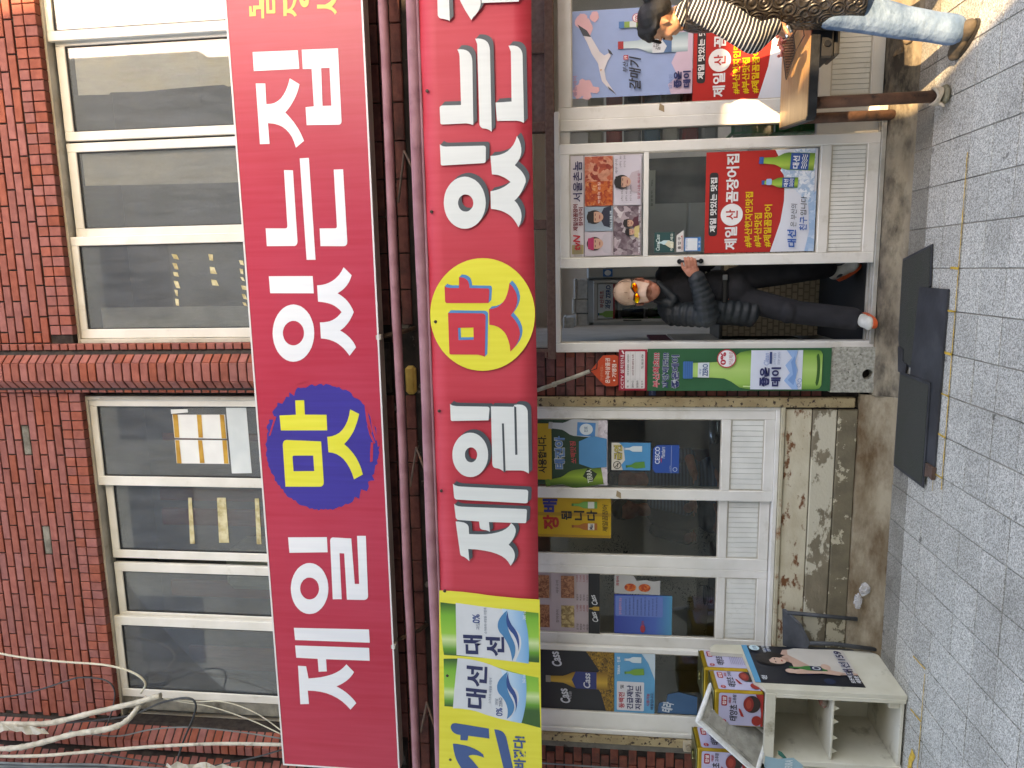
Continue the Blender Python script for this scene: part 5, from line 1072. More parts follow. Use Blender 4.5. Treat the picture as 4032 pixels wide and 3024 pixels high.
bnr_text('슈가프리 내일을 가볍게', ((-2.844, 2.562), (-2.659, 2.580)), '#56657d', .0, -.06)
bnr_text('과당', ((-2.855, 2.520), (-2.805, 2.541)), '#56657d', .0); bnr_text('ZERO', ((-2.864, 2.492), (-2.798, 2.514)), '#56657d', .01)
bnr_text('0%', ((-2.932, 2.492), (-2.872, 2.536)), '#2d4a86', .02)
bnr_text('360 ml', ((-2.237, 2.325), (-2.178, 2.345)), '#e6eaec', .0); bnr_text('360 ml', ((-2.685, 2.335), (-2.625, 2.354)), '#e6eaec', .0)
bnr_text('바뀠다!', ((-3.309, 2.339), (-3.072, 2.425)), '#2f5288', .04)
for x in (1.05, .36, -.30, -.86, -1.38, -2.06, -2.66, -3.28):
    MB().lathe([(.010, 0), (.010, -.006), (.006, -.009)], (x, -.4995, 2.855 + .004 * math.sin(x * 9)), 12, axis='y').build('grommet', flat('#4c423a', .4, .6), bo)
    
# ================================================================ boards, stickers and posters
def sheet(y, **k): return Sheet((0, y, 0), **k)
WH, BK, RD, NV = '#dcdde0', '#1b1b1d', '#b3262a', '#262c5e'
# green bottle board on the pier
s = sheet(-.070); s.slabr(-.803, .376, -.524, 1.535, '#1c5a38', .012)
s.outlined('부산최초!!!', -.78, 1.455, -.55, 1.500, '#c03040', '#d8dce0', .03, .03).outlined('과당제로!!!', -.785, 1.395, -.55, 1.440, '#2a3168', '#d8dce0', .03, .03).outlined('좋은데이', -.785, 1.330, -.565, 1.380, '#2a3168', '#d8dce0', .04, .03)
def bottle_big(s, cx, z0):
    g = grad_mat('bottle_glass_print', [(0, '#5f8f3a'), (.14, '#8db858'), (.5, '#a9cb74'), (.86, '#84b04e'), (1, '#527f34')], 'x', cx - .125, cx + .125)
    prof = [(.10, .0), (.122, .012), (.128, .035), (.128, .45), (.116, .51), (.077, .565), (.056, .61), (.050, .70), (.047, .80), (.047, .815)]
    s.poly([(cx - r, z0 + h) for r, h in prof] + [(cx + r, z0 + h) for r, h in reversed(prof)], g)
    s.ell(cx, z0 + .028, .105, .016, '#2b5a22').ell(cx, z0 + .045, .10, .014, g)
    s.poly([(cx - .118, z0 + .30), (cx - .108, z0 + .30), (cx - .104, z0 + .49), (cx - .112, z0 + .49)], '#c6dea0')
    s.rect(cx - .128, z0 + .122, cx + .128, z0 + .444, '#cfd6e4')
    s.rrect(cx - .057, z0 + .812, cx + .057, z0 + .874, .006, '#2f6aa8')
    for i in range(4): s.rect(cx - .057, z0 + .82 + .013 * i, cx + .057, z0 + .823 + .013 * i, '#24548a')
    s.poly([(cx - .050, z0 + .708), (cx + .050, z0 + .708), (cx + .048, z0 + .780), (cx - .048, z0 + .780)], '#ccd4da')
    s.text('과당', cx - .03, z0 + .758, cx + .01, z0 + .772, '#2f5f9c', .01).text('ZERO', cx - .040, z0 + .716, cx + .040, z0 + .750, '#274a80', .02)
    s.poly([(cx - .128, z0 + .18), (cx - .07, z0 + .235), (cx - .02, z0 + .20), (cx + .03, z0 + .230), (cx + .08, z0 + .19), (cx + .128, z0 + .225), (cx + .128, z0 + .155), (cx + .05, z0 + .17), (cx, z0 + .15), (cx - .06, z0 + .165), (cx - .128, z0 + .145)], '#8fb2dc')
    s.poly([(cx - .10, z0 + .175), (cx - .065, z0 + .212), (cx - .03, z0 + .18), (cx + .05, z0 + .195), (cx + .09, z0 + .175), (cx + .03, z0 + .165), (cx - .05, z0 + .16)], '#6d98cc')
    s.text('좋은', cx - .108, z0 + .325, cx + .018, z0 + .388, NV, .045).text('데이', cx - .108, z0 + .256, cx + .018, z0 + .316, NV, .045)
    s.text('Clean', cx + .03, z0 + .335, cx + .11, z0 + .365, '#7d95c4', .0, .3).rect(cx + .04, z0 + .315, cx + .118, z0 + .33, '#2a3f74').text('소주의 숨결을', cx + .035, z0 + .29, cx + .112, z0 + .305, '#7186b0', .0).text('깔끔함이 살아난다', cx + .035, z0 + .265, cx + .118, z0 + .28, '#5d719a', .0)
    s.ell(cx - .10, z0 + .142, .013, .013, '#5e86bb', 20, (.010, .010)).ell(cx - .068, z0 + .138, .013, .013, '#5e86bb', 20, (.010, .010))
bottle_big(s, -.664, .431)
s.ell(-.588, 1.031, .061, .061, '#c03040').ell(-.588, 1.031, .054, .054, '#e0e2e4').text('0%', -.630, 1.035, -.546, 1.070, '#b9283a', .04).text('과당제로', -.633, .990, -.543, 1.018, '#b9283a', -.005)
s.build('bottle_board', 'tall green board with a big green bottle on the brick pier', 'sign')
# camera notice
s = sheet(-.064); s.slabr(-.802, 1.538, -.528, 1.722, '#a81f36', .006)
s.text('CCTV 설치안내', -.79, 1.688, -.565, 1.712, '#dcdcdc', .005).rrect(-.789, 1.552, -.540, 1.682, .006, '#d4d0cf')
for i, (a, b_) in enumerate((('목    적', '방범 및 화재예방, 시설안전관리'), ('촬영시간', '24시간 연속 촬영 및 녹화'), ('촬영범위', ''), ('책 임 자', '           TEL: 000 255 4784'))):
    z = 1.655 - .031 * i
    s.text(a, -.783, z, -.735, z + .014, '#333336', .01)
    if b_: s.text(b_.strip(), -.70 if i < 3 else -.655, z, -.56, z + .013, '#7d2a30' if i == 1 else '#333336', .008)
    if i < 3: s.rect(-.786, z - .0095, -.543, z - .0085, '#9a9a9a')
s.rect(-.725, 1.556, -.7242, 1.678, '#9a9a9a').poly([(-.558, 1.694), (-.536, 1.706), (-.532, 1.698), (-.553, 1.686)], '#dcdcdc')
s.build('camera_notice', 'red and white camera notice above the green bottle board', 'sign')
# orange hanging tag
s = sheet(-.055); s.slab([(-.575, 1.726), (-.565, 1.745), (-.567, 1.825), (-.58, 1.838), (-.665, 1.905), (-.675, 1.905), (-.762, 1.825), (-.775, 1.805), (-.775, 1.745), (-.762, 1.726)], '#c1431f', .004)
s.text('온누리상품권', -.755, 1.780, -.585, 1.812, '#dcd6cc', .02).text('가맹점', -.715, 1.738, -.625, 1.768, '#dcd6cc', .02).text('안녕하세요~', -.735, 1.825, -.63, 1.845, '#d48a6a', .0)
for u in (-.735, -.605): s.poly([(u - .006, 1.753), (u, 1.745), (u + .006, 1.753), (u, 1.761)], '#dcd6cc')
s.build('voucher_tag', 'orange voucher tag with a pointed top hanging beside the door', 'sign')
pole = MB().tube([(-.668, -.09, 1.915), (-.70, -.10, 2.0), (-.745, -.10, 2.13), (-.757, -.115, 2.16), (-.79, -.12, 2.26), (-.84, -.13, 2.40)], .013, 10)
pole.tube([(-.75, -.1075, 2.14), (-.757, -.115, 2.16)], .018, 10)
tag(pole.build('curtain_rod', noisy('taped_rod', '#8f8b80', '#b5b1a6', 14, 5, .6, .3, 60), base=(-.668, -.09, 1.915)), 'slanting metal rod wrapped in tape above the orange tag', 'rod')
wr = MB().tube([(-.668, -.09, 1.915), (-.665, -.075, 1.90), (-.655, -.062, 1.87), (-.63, -.062, 1.866), (-.60, -.062, 1.867)], .003, 6)
tag(wr.build('wire', M_rubber, base=(-.668, -.09, 1.87)), 'black wire tying the orange tag to the rod', 'wire')
s = sheet(-.008); s.slabr(-.845, 1.475, -.812, 1.52, '#34406a', .001).text('스티커', -.842, 1.49, -.815, 1.505, '#9aa6c8', .0).build('sticker', 'small blue sticker on the dark brick left of the green board', 'sticker')

# --- door posters
def food_mat(name, cols, sc=30):
    m = bpy.data.materials.new(name); nt, b = nodes_of(m); L = nt.links
    gp = nt.nodes.new('ShaderNodeNewGeometry')
    v = nt.nodes.new('ShaderNodeTexVoronoi'); v.inputs['Scale'].default_value = sc
    nz_ = nt.nodes.new('ShaderNodeTexNoise'); nz_.inputs['Scale'].default_value = sc * .5; nz_.inputs['Detail'].default_value = 5; L.new(gp.outputs['Position'], nz_.inputs['Vector'])
    mxv = nt.nodes.new('ShaderNodeVectorMath'); mxv.operation = 'MULTIPLY_ADD'; mxv.inputs[1].default_value = (.06, .06, .06); L.new(nz_.outputs['Color'], mxv.inputs[0]); L.new(gp.outputs['Position'], mxv.inputs[2])
    L.new(mxv.outputs[0], v.inputs['Vector'])
    cr = nt.nodes.new('ShaderNodeValToRGB'); cr.color_ramp.interpolation = 'EASE'; el = cr.color_ramp.elements
    el[0].color = (*hexlin(cols[0]), 1); el[1].color = (*hexlin(cols[-1]), 1)
    for i, c in enumerate(cols[1:-1]): e = el.new((i + 1) / (len(cols) - 1)); e.color = (*hexlin(c), 1)
    sc_ = nt.nodes.new('ShaderNodeSeparateColor'); L.new(v.outputs['Color'], sc_.inputs[0])
    mm = nt.nodes.new('ShaderNodeMath'); mm.operation = 'MULTIPLY_ADD'; mm.inputs[1].default_value = .6; L.new(sc_.outputs[0], mm.inputs[0])
    m3 = nt.nodes.new('ShaderNodeMath'); m3.operation = 'MULTIPLY'; m3.inputs[1].default_value = .45; L.new(nz_.outputs['Fac'], m3.inputs[0]); L.new(m3.outputs[0], mm.inputs[2])
    L.new(mm.outputs[0], cr.inputs[0]); L.new(cr.outputs[0], b.inputs['Base Color']); b.inputs['Roughness'].default_value = .4
    return m
F_meat = food_mat('printed_grill_photo', ['#2c1210', '#8a2a1e', '#b5563c', '#c98a70', '#6a2018'], 34)
F_stew = food_mat('printed_stew_photo', ['#4a1a10', '#a03418', '#c4622c', '#d0a070'], 60)
F_food2 = food_mat('printed_food_photo', ['#3a2418', '#7d4a34', '#b07a5a', '#5a3020'], 80)
F_shop = food_mat('printed_room_photo', ['#8a7d84', '#c9bfc2', '#5a4650', '#b0a0a6', '#7d5a60'], 30)
YD = -.0215
s = sheet(YD); s.slabr(.083, 1.578, .725, 2.038, '#d3ccd0', .002)
s.rect(.10, 1.955, .16, 2.03, '#b0a070')
for i in range(14): s.rect(.086 + .006 * i, 1.965, .088 + .006 * i, 2.02, '#8d8576')
s.text('tvN', .125, 1.975, .225, 2.022, '#c02a34', .03, .15).text('제일산꼼장어', .25, 1.99, .42, 2.022, '#7d1f28', .03).text('장어구이', .28, 1.958, .40, 1.986, '#7d1f28', .03).text('서울촌놈', .435, 1.962, .69, 2.022, '#2a2352', .015)
s.rect(.083, 1.948, .725, 1.952, '#4a3a3e')
s.rect(.405, 1.765, .715, 1.945, F_meat).rect(.41, 1.77, .56, 1.94, F_stew)
s.rect(.245, 1.765, .40, 1.945, '#8fa0ae').rect(.088, 1.765, .24, 1.945, '#c4b8c0').rect(.088, 1.585, .40, 1.76, F_shop).rect(.405, 1.585, .715, 1.76, '#c9c2cc')
def portrait(s, cx, z0, k, hair, shirt, cap=None):
    s.poly([(cx - .075 * k, z0), (cx + .075 * k, z0), (cx + .06 * k, z0 + .05 * k), (cx + .02 * k, z0 + .07 * k), (cx - .02 * k, z0 + .07 * k), (cx - .06 * k, z0 + .05 * k)], shirt)
    s.ell(cx, z0 + .115 * k, .046 * k, .052 * k, hair).ell(cx, z0 + .10 * k, .036 * k, .046 * k, '#c79a84')
    s.rect(cx - .024 * k, z0 + .106 * k, cx - .008 * k, z0 + .111 * k, '#3a2a28').rect(cx + .008 * k, z0 + .106 * k, cx + .024 * k, z0 + .111 * k, '#3a2a28').ell(cx, z0 + .078 * k, .014 * k, .004 * k, '#9a4a48')
    s.poly([(cx - .044 * k, z0 + .118 * k), (cx + .044 * k, z0 + .118 * k), (cx + .036 * k, z0 + .158 * k), (cx - .036 * k, z0 + .158 * k)], cap or hair)
portrait(s, .335, 1.775, .95, '#1b1718', '#23283a'); portrait(s, .165, 1.775, .95, '#2a1f20', '#b8b0b8', '#b02a5a'); portrait(s, .55, 1.60, .95, '#1d191a', '#b8a8b0'); portrait(s, .29, 1.60, .6, '#1f1a1c', '#5a2a38'); portrait(s, .235, 1.595, .55, '#1f1a1c', '#c8b47a')
s.text('(大) 50,000', .43, 1.70, .53, 1.715, '#4a4248', .0).text('(中) 40,000', .43, 1.672, .53, 1.687, '#4a4248', .0).text('(小) 30,000', .43, 1.645, .53, 1.66, '#4a4248', .0).text('새우구이', .60, 1.735, .69, 1.753, '#4a4248', .0).text('(中) 30', .64, 1.71, .71, 1.725, '#4a4248', .0).text('(小) 20', .64, 1.685, .71, 1.70, '#4a4248', .0)
s.text('말끝 나동 쪽으로', .44, 1.592, .60, 1.61, '#9a2a44', .01).text('승리시 한 명을 선택', .255, 1.77, .37, 1.785, '#d8e4ea', .015).text('다들 피도 않은', .10, 1.59, .23, 1.603, '#e4e0e6', .01).text('있는 재비', .30, 1.59, .39, 1.603, '#e4e0e6', .01).text('빅뱅의 손질', .42, 1.845, .55, 1.862, '#e8d8d0', .0)
s.build('menu_poster', 'collage poster of grilled food and faces at the top of the sliding door', 'poster')
s = sheet(YD); s.slabr(.60, 1.539, .725, 1.566, '#c9c5c0', .001)
for i in range(10): s.poly([(.602 + .012 * i, 1.541), (.606 + .012 * i, 1.541), (.611 + .012 * i, 1.565), (.607 + .012 * i, 1.565)], '#8d8780')
s.build('sticker', 'hatched strip sticker on the cross bar of the sliding door', 'sticker')
def red_poster(s, x0, x1, z0, z1, bottles=True):
    """the shop's own red poster"""
    W_, H_ = x1 - x0, z1 - z0
    X = lambda a: x0 + a * W_
    Z = lambda a: z0 + a * H_
    s.slabr(x0, z0, x1, z1, '#b8241f', .002)
    s.poly([(X(0), Z(0)), (X(1), Z(0)), (X(1), Z(.38)), (X(.9), Z(.33)), (X(.7), Z(.285)), (X(.5), Z(.285)), (X(.3), Z(.31)), (X(.12), Z(.36)), (X(0), Z(.395))], '#d6dae4')
    s.rrect(X(.17), Z(.885), X(.80), Z(.965), .018, '#242225').text('제일 맛있는 맛집', X(.21), Z(.895), X(.75), Z(.955), '#dcdcdc', .03)
    s.text('제일', X(.03), Z(.70), X(.26), Z(.815), '#e0e0e0', .03).ell(X(.38), Z(.755), .069 * W_ / .63, .069 * W_ / .63, '#e4e4e4').text('산', X(.33), Z(.70), X(.43), Z(.81), '#b8241f', .02)
    s.text('꼼장어집', X(.50), Z(.70), X(.975), Z(.815), '#e0e0e0', .03)
    s.text('#부산현지인맛집', X(.05), Z(.565), X(.60), Z(.635), '#e0b822', .03).text('#부산맛집', X(.05), Z(.478), X(.39), Z(.548), '#e0b822', .03).text('#제일꼼장어', X(.05), Z(.39), X(.47), Z(.46), '#e0b822', .03)
    if bottles:
        s.poly([(X(.35), Z(.02)), (X(1), Z(.02)), (X(1), Z(.2)), (X(.8), Z(.33)), (X(.62), Z(.2)), (X(.5), Z(.1))], food_mat('printed_ice_splash', ['#c9d6e4', '#9ab6d2', '#dfe6ee', '#86a6c8'], 60))
        s.poly([(X(0), Z(.0)), (X(.6), Z(.0)), (X(.5), Z(.07)), (X(.2), Z(.05)), (X(0), Z(.085))], food_mat('printed_water', ['#b8cbe0', '#8fb0d2', '#d2dde9'], 40))
        for cx, z, w, h, r in ((.87, .03, .135, .47, -.06), (.675, .17, .08, .31, -.03)):
            tr_ = s.bottle(X(cx), Z(z), w * W_ * 1.25, h * H_ * 1.05, grad_mat('small_bottle_print_%d' % int(cx * 100), [(0, '#4d7a2a'), (.35, '#a2c050'), (.7, '#7da83c'), (1, '#4a7428')], 'x', X(cx) - w * W_ * .6, X(cx) + w * W_ * .7), '#2a56a0', r)
            bw_, bh = w * W_ * 1.25, h * H_ * 1.05
            s.poly(tr_([(-.47 * bw_, .10 * bh), (.47 * bw_, .10 * bh), (.47 * bw_, .43 * bh), (-.47 * bw_, .43 * bh)]), '#1f4f96')
            s.text('대선', X(cx) - .35 * bw_, Z(z) + .27 * bh, X(cx) + .38 * bw_, Z(z) + .39 * bh, '#e4e8ec', .03, rot=r)
            for q in range(3):
                s.poly(tr_([(-.4 * bw_ + .8 * bw_ * i / 12, (.14 + .035 * q + .012 * math.sin(i * 1.6)) * bh) for i in range(13)] + [(.4 * bw_ - .8 * bw_ * i / 12, (.153 + .035 * q + .012 * math.sin((12 - i) * 1.6)) * bh) for i in range(13)]), '#e4e8ec')
        s.rrect(X(.66), Z(.405), X(.72), Z(.455), .008, '#8fb6dc')
        s.text('대선', X(.04), Z(.165), X(.22), Z(.245), '#1f5aa8', .03, .1, .06).text('은 부산의', X(.245), Z(.17), X(.47), Z(.225), '#1d1d22', .0, .1).text('친구', X(.205), Z(.075), X(.34), Z(.145), '#1f5aa8', .02, .1).text('입니다', X(.355), Z(.085), X(.54), Z(.14), '#1d1d22', .01, .1)
s = sheet(YD); red_poster(s, .089, .716, .504, 1.180); s.build('shop_poster', 'red shop poster with yellow hashtags and two bottles on the sliding door', 'poster')
s = sheet(YD); s.slabr(.10, 1.37, .228, 1.497, '#1f4a4a', .001).text('Cass', .112, 1.463, .16, 1.487, '#c9d8d4', .02, .2).text('Cass', .165, 1.463, .215, 1.487, '#c9d8d4', .02, .2).bottle(.163, 1.40, .028, .075, '#b9d4d8', '#d8e0e0'); s.poly([(.125, 1.375), (.165, 1.375), (.175, 1.41), (.15, 1.43), (.13, 1.40)], '#cfc9b0').text('어서오세요', .11, 1.378, .22, 1.396, '#e0e4d8', .02)
s.build('sticker', 'dark green welcome sticker with a bottle beside the door handle', 'sticker')
s = sheet(YD); s.slab([(.102, 1.312), (.238, 1.312), (.205, 1.356), (.102, 1.356)], '#dad6d2', .001).text('출 입 구', .118, 1.328, .195, 1.348, '#26262a', .02).rect(.112, 1.319, .205, 1.3225, '#b02a2a').poly([(.205, 1.3225), (.196, 1.330), (.194, 1.3225)], '#b02a2a')
s.build('sticker', 'white entrance sticker with a red arrow on the door glass', 'sticker')
s = sheet(YD); s.slabr(.104, 1.202, .192, 1.306, '#2a7cc0', .001).rect(.109, 1.224, .187, 1.30, '#dde3e6').text('고객편의안내', .114, 1.286, .182, 1.296, '#3a6a9a', .0).text('당-김', .128, 1.207, .168, 1.219, '#e4e8ea', .02)
s.build('sticker', 'white and blue square pull sticker on the door glass', 'sticker')

# --- posters on the fixed window right of the door
YF = .0505
s = sheet(YF); s.slabr(1.092, 1.268, 1.62, 2.03, '#8ea3cc', .002)
for cx, cz, rx, rz in ((1.13, 1.99, .04, .03), (1.16, 1.94, .05, .05), (1.11, 1.93, .03, .03), (1.56, 1.96, .05, .04), (1.52, 1.93, .05, .03), (1.58, 1.88, .03, .03), (1.14, 1.88, .02, .03)):
    s.poly([(cx + rx * (1 + .25 * random.uniform(-1, 1)) * math.cos(2 * math.pi * i / 18), cz + rz * (1 + .25 * random.uniform(-1, 1)) * math.sin(2 * math.pi * i / 18)) for i in range(18)], '#dba9ae')
s.poly([(1.10, 1.74), (1.14, 1.79), (1.19, 1.835), (1.25, 1.85), (1.30, 1.86), (1.36, 1.90), (1.43, 1.93), (1.50, 1.97), (1.54, 1.99), (1.50, 1.93), (1.43, 1.885), (1.37, 1.85), (1.345, 1.82), (1.36, 1.79), (1.34, 1.78), (1.31, 1.80), (1.26, 1.82), (1.20, 1.81), (1.14, 1.77)], '#d4cdd0')
s.poly([(1.10, 1.74), (1.14, 1.79), (1.16, 1.80), (1.13, 1.765)], '#3c3f48').poly([(1.47, 1.955), (1.54, 1.99), (1.50, 1.93), (1.46, 1.905)], '#3c3f48').poly([(1.355, 1.79), (1.385, 1.80), (1.37, 1.78), (1.345, 1.765)], '#3c3f48').poly([(1.262, 1.835), (1.25, 1.842), (1.262, 1.848)], '#cf8a3c')
s.text('좋은데이', 1.105, 1.995, 1.23, 2.018, '#b08aa0', .03)
s.poly([(1.092, 1.27), (1.62, 1.27), (1.62, 1.33), (1.5, 1.40), (1.40, 1.34), (1.28, 1.40), (1.2, 1.36), (1.15, 1.42), (1.092, 1.40)], '#c9b2c4')
tr_ = s.bottle(1.40, 1.30, .115, .435, grad_mat('clear_bottle_print', [(0, '#7d9aa4'), (.3, '#c3d2d6'), (.6, '#b0c2c8'), (1, '#6d8c96')], 'x', 1.34, 1.46), '#a82c30')
s.rect(1.343, 1.40, 1.457, 1.52, '#c9ced4').poly([(1.343, 1.40), (1.457, 1.40), (1.457, 1.44), (1.42, 1.46), (1.38, 1.43), (1.343, 1.45)], '#4d6f98').text('갈매기', 1.36, 1.47, 1.43, 1.50, '#26262a', .01, .2).text('부산', 1.375, 1.502, 1.41, 1.515, '#26262a', .01, .2)
s.bottle(1.52, 1.31, .10, .42, '#7d9a4a', '#3a70a8', 0, '#c4ccd0'); s.ell(1.556, 1.62, .026, .026, '#c03040').ell(1.556, 1.62, .022, .022, '#e0e0e4').text('0%', 1.538, 1.61, 1.574, 1.63, '#b9283a', .02)
s.text('부산', 1.235, 1.672, 1.30, 1.705, '#22242c', .02, .25).rrect(1.31, 1.67, 1.338, 1.70, .004, '#b8303a').text('19', 1.314, 1.675, 1.334, 1.695, '#e0dcdc', .02).text('갈매기', 1.13, 1.59, 1.33, 1.665, '#22242c', .02, .25)
s.text('깔끔한', 1.12, 1.395, 1.21, 1.415, '#6f86b4', .01).text('좋은', 1.125, 1.335, 1.225, 1.385, NV, .045).text('데이', 1.125, 1.28, 1.225, 1.328, NV, .045)
s.build('drinks_poster', 'pale blue poster with a seagull and bottles behind the woman', 'poster')
s = sheet(YF); red_poster(s, 1.042, 1.67, .60, 1.265, False); s.build('shop_poster', 'red shop poster on the fixed window behind the striped sleeve', 'poster')

# --- posters in the left shop window
YA, YBk = -.002 + .012, .042 + .012
s = sheet(.010); s.slabr(-1.483, 1.795, -1.022, 2.44, '#22402c', .002)
s.poly([(-1.483, 1.795), (-1.022, 1.795), (-1.022, 1.93), (-1.09, 1.95), (-1.20, 1.89), (-1.30, 1.86), (-1.42, 1.93), (-1.483, 1.95)], food_mat('printed_ice', ['#b9aeb4', '#d5cbd0', '#978c94'], 40))
s.outlined('테진아', -1.37, 2.088, -1.135, 2.16, '#5a86b8', '#cfd4c8', .04, .05).text('쏘맥맛짐', -1.33, 2.01, -1.17, 2.05, '#c04a50', .02, .1, .05)
tr_ = s.bottle(-1.41, 1.83, .13, .40, grad_mat('beer_bottle_print', [(0, '#3f5f1a'), (.4, '#8aa838'), (1, '#35541a')], 'x', -1.48, -1.34), '#5a7a2a', .16)
s.poly([(-1.46, 1.90), (-1.40, 1.865), (-1.36, 1.93), (-1.42, 1.965)], '#1f2f1f').text('TERRA', -1.465, 1.90, -1.37, 1.935, '#cdd2c4', .02, rot=.14)
s.bottle(-1.085, 1.86, .12, .34, '#b9bdc0', '#a9a9a8', -.08); s.poly([(-1.135, 1.88), (-1.04, 1.875), (-1.035, 2.0), (-1.13, 2.005)], '#3a80b8').ell(-1.085, 1.94, .04, .045, '#c9d4d8').text('진로', -1.105, 1.93, -1.065, 1.955, '#4a6a86', .02)
s.poly([(-1.35, 1.80), (-1.15, 1.80), (-1.13, 1.90), (-1.17, 1.99), (-1.33, 1.99), (-1.36, 1.90)], '#3f86b4')
s.build('drinks_poster', 'dark green poster with beer bottle and ice in the left shop window', 'poster')
s = sheet(.0065); s.slabr(-1.448, 2.18, -1.046, 2.44, '#b8952a', .001).text('사용합니다.', -1.40, 2.215, -1.13, 2.275, '#221f1a', .03); s.build('notice', 'yellow notice with black lettering overlapping the green poster', 'notice')
s = sheet(.010); s.slabr(-1.38, 1.495, -1.170, 1.775, BK, .003).rect(-1.372, 1.503, -1.178, 1.767, '#3a8fc0').poly([(-1.372, 1.767), (-1.178, 1.767), (-1.178, 1.715), (-1.21, 1.685), (-1.30, 1.675), (-1.335, 1.70), (-1.372, 1.69)], '#cfc8bc')
s.outlined('금연', -1.30, 1.695, -1.195, 1.752, '#b8a85a', '#3a342a', .03, .04).ell(-1.336, 1.728, .028, .028, '#5a564e', 24, (.022, .022)).poly([(-1.355, 1.744), (-1.351, 1.748), (-1.317, 1.712), (-1.321, 1.708)], '#5a564e').rect(-1.352, 1.724, -1.322, 1.730, '#3a362e')
s.bottle(-1.33, 1.54, .045, .13, '#4f8a3c', '#3a6a2c', .12); s.bottle(-1.22, 1.56, .04, .12, '#c9d8dc', '#b0bcc0')
s.build('no_smoking_sticker', 'framed no smoking sticker with a blue lower half on the window glass', 'sticker')
s = sheet(.010); s.slab([(-1.389, 1.31), (-1.192, 1.31), (-1.192, 1.455), (-1.215, 1.485), (-1.389, 1.488) if False else (-1.36, 1.488), (-1.389, 1.47)], '#174a98', .002).text('CESCO', -1.325, 1.44, -1.205, 1.472, '#d8dee6', .015).text('Members', -1.285, 1.405, -1.205, 1.432, '#d8dee6', .0, .3).poly([(-1.32, 1.428), (-1.30, 1.434), (-1.27, 1.43), (-1.30, 1.428)], '#c03a44').rect(-1.389, 1.362, -1.192, 1.3635, '#c8d4e4').text('Special Zone', -1.375, 1.366, -1.335, 1.374, '#c8d4e4', .0).ell(-1.362, 1.337, .015, .015, '#c8d4e4', 20, (.012, .012))
s.build('sticker', 'blue square member sticker on the left shop window glass', 'sticker')
s = sheet(.050); s.slabr(-1.884, 1.768, -1.582, 2.44, '#c0981c', .002)
s.rect(-1.725, 1.768, -1.70, 2.44, '#a87f22').rect(-1.884, 1.768, -1.865, 2.44, '#a87f22').text('장', -1.83, 2.135, -1.72, 2.25, '#b02a26', .04).text('배', -1.70, 2.145, -1.60, 2.25, '#2a2f7c', .04)
s.text('됩', -1.755, 2.045, -1.69, 2.12, BK, .03).text('니', -1.755, 1.955, -1.685, 2.03, BK, .03).text('다', -1.755, 1.865, -1.68, 1.94, BK, .03).text('제일꼼장어', -1.835, 1.79, -1.635, 1.83, BK, .0, .15)
s.bottle(-1.80, 1.865, .05, .18, '#a8622a', '#8a4a20'); s.rect(-1.824, 1.885, -1.776, 1.93, '#cfc6b4').text('Max', -1.82, 1.895, -1.78, 1.92, '#2a2f4c', .02); s.bottle(-1.64, 1.865, .05, .18, '#5f9a4a', '#3f6f36'); s.rect(-1.664, 1.885, -1.616, 1.93, '#c9ccc0')
s.build('notice', 'yellow notice with red blue and black letters and two bottles', 'notice')
# menu and beer strips
s = sheet(.053); s.slabr(-2.607, 1.845, -2.150, 2.44, '#b3a3a6', .001)
for cx in (-2.49, -2.26):
    s.rect(cx - .09, 2.21, cx + .085, 2.29, F_food2).rect(cx - .085, 2.03, cx + .085, 2.125, F_food2 if cx > -2.4 else food_mat('printed_skewers', ['#3a2a1c', '#8a7048', '#c4ab78', '#5a4228'], 60))
    s.text('장어구이' if cx < -2.4 else '새우구이', cx - .05, 2.142, cx + .05, 2.162, '#3a3234', .0)
    for i in range(4):
        s.text(('공기밥', '볶음밥', '소주', '맥주')[i] if cx < -2.4 else ('복분자', '백세주', '청하', '음료수')[i], cx - .10, 2.0 - .024 * i, cx - .05, 2.014 - .024 * i, '#3a3234', .0)
        s.text(('1,000', '2,000', '4,000', '4,000')[i] if cx < -2.4 else ('12,000', '7,000', '5,000', '1,000')[i], cx + .045, 2.0 - .024 * i, cx + .095, 2.014 - .024 * i, '#9a3a44', .0)
s.rect(-2.607, 1.846, -2.150, 1.927, '#14161c').text('Cass', -2.52, 1.865, -2.44, 1.905, '#c9ccd0', .02, .3, .3).text('Cass', -2.39, 1.87, -2.31, 1.91, '#c9ccd0', .02, .3, .3).bottle(-2.415, 1.85, .03, .075, '#b08a3a', '#8d8a80')
s.build('menu_poster', 'menu sheet with food photos and a beer strip in the second sash from the left', 'poster')
s = sheet(.053); s.slabr(-2.605, 1.335, -2.305, 1.743, grad_mat('blue_print', [(0, '#3a8aa8'), (.3, '#3f5fa8'), (1, '#2c3f8e')], 'z', 1.33, 1.74), .001)
s.rrect(-2.47, 1.40, -2.315, 1.735, .01, '#5a74b4').text('장어·꼼장어의 효능', -2.46, 1.69, -2.33, 1.71, '#c4889a', .01)
for i in range(9): s.text('꼼장어는 몸에 좋은 영양식품', -2.46, 1.655 - .027 * i, -2.34 + .012 * (i % 3), 1.665 - .027 * i, '#22304f', .0)
s.ell(-2.56, 1.54, .03, .018, '#a03040').text('꼼장어', -2.545, 1.53, -2.50, 1.55, '#b04a58', .02)
s.build('info_poster', 'blue information sheet about eel in the second sash from the left', 'poster')
s = sheet(.053); s.slab([(-2.30, 1.743), (-2.152, 1.743), (-2.152, 1.62), (-2.17, 1.60), (-2.20, 1.585), (-2.19, 1.52), (-2.20, 1.47), (-2.19, 1.42), (-2.30, 1.42)], '#a6a4a2', .001).ell(-2.25, 1.63, .03, .042, F_stew).ell(-2.25, 1.53, .03, .042, F_stew).text('꼼장어', -2.24, 1.71, -2.17, 1.73, '#a03a40', .02)
s.build('torn_poster', 'torn pale food sheet beside the blue eel sheet', 'poster')
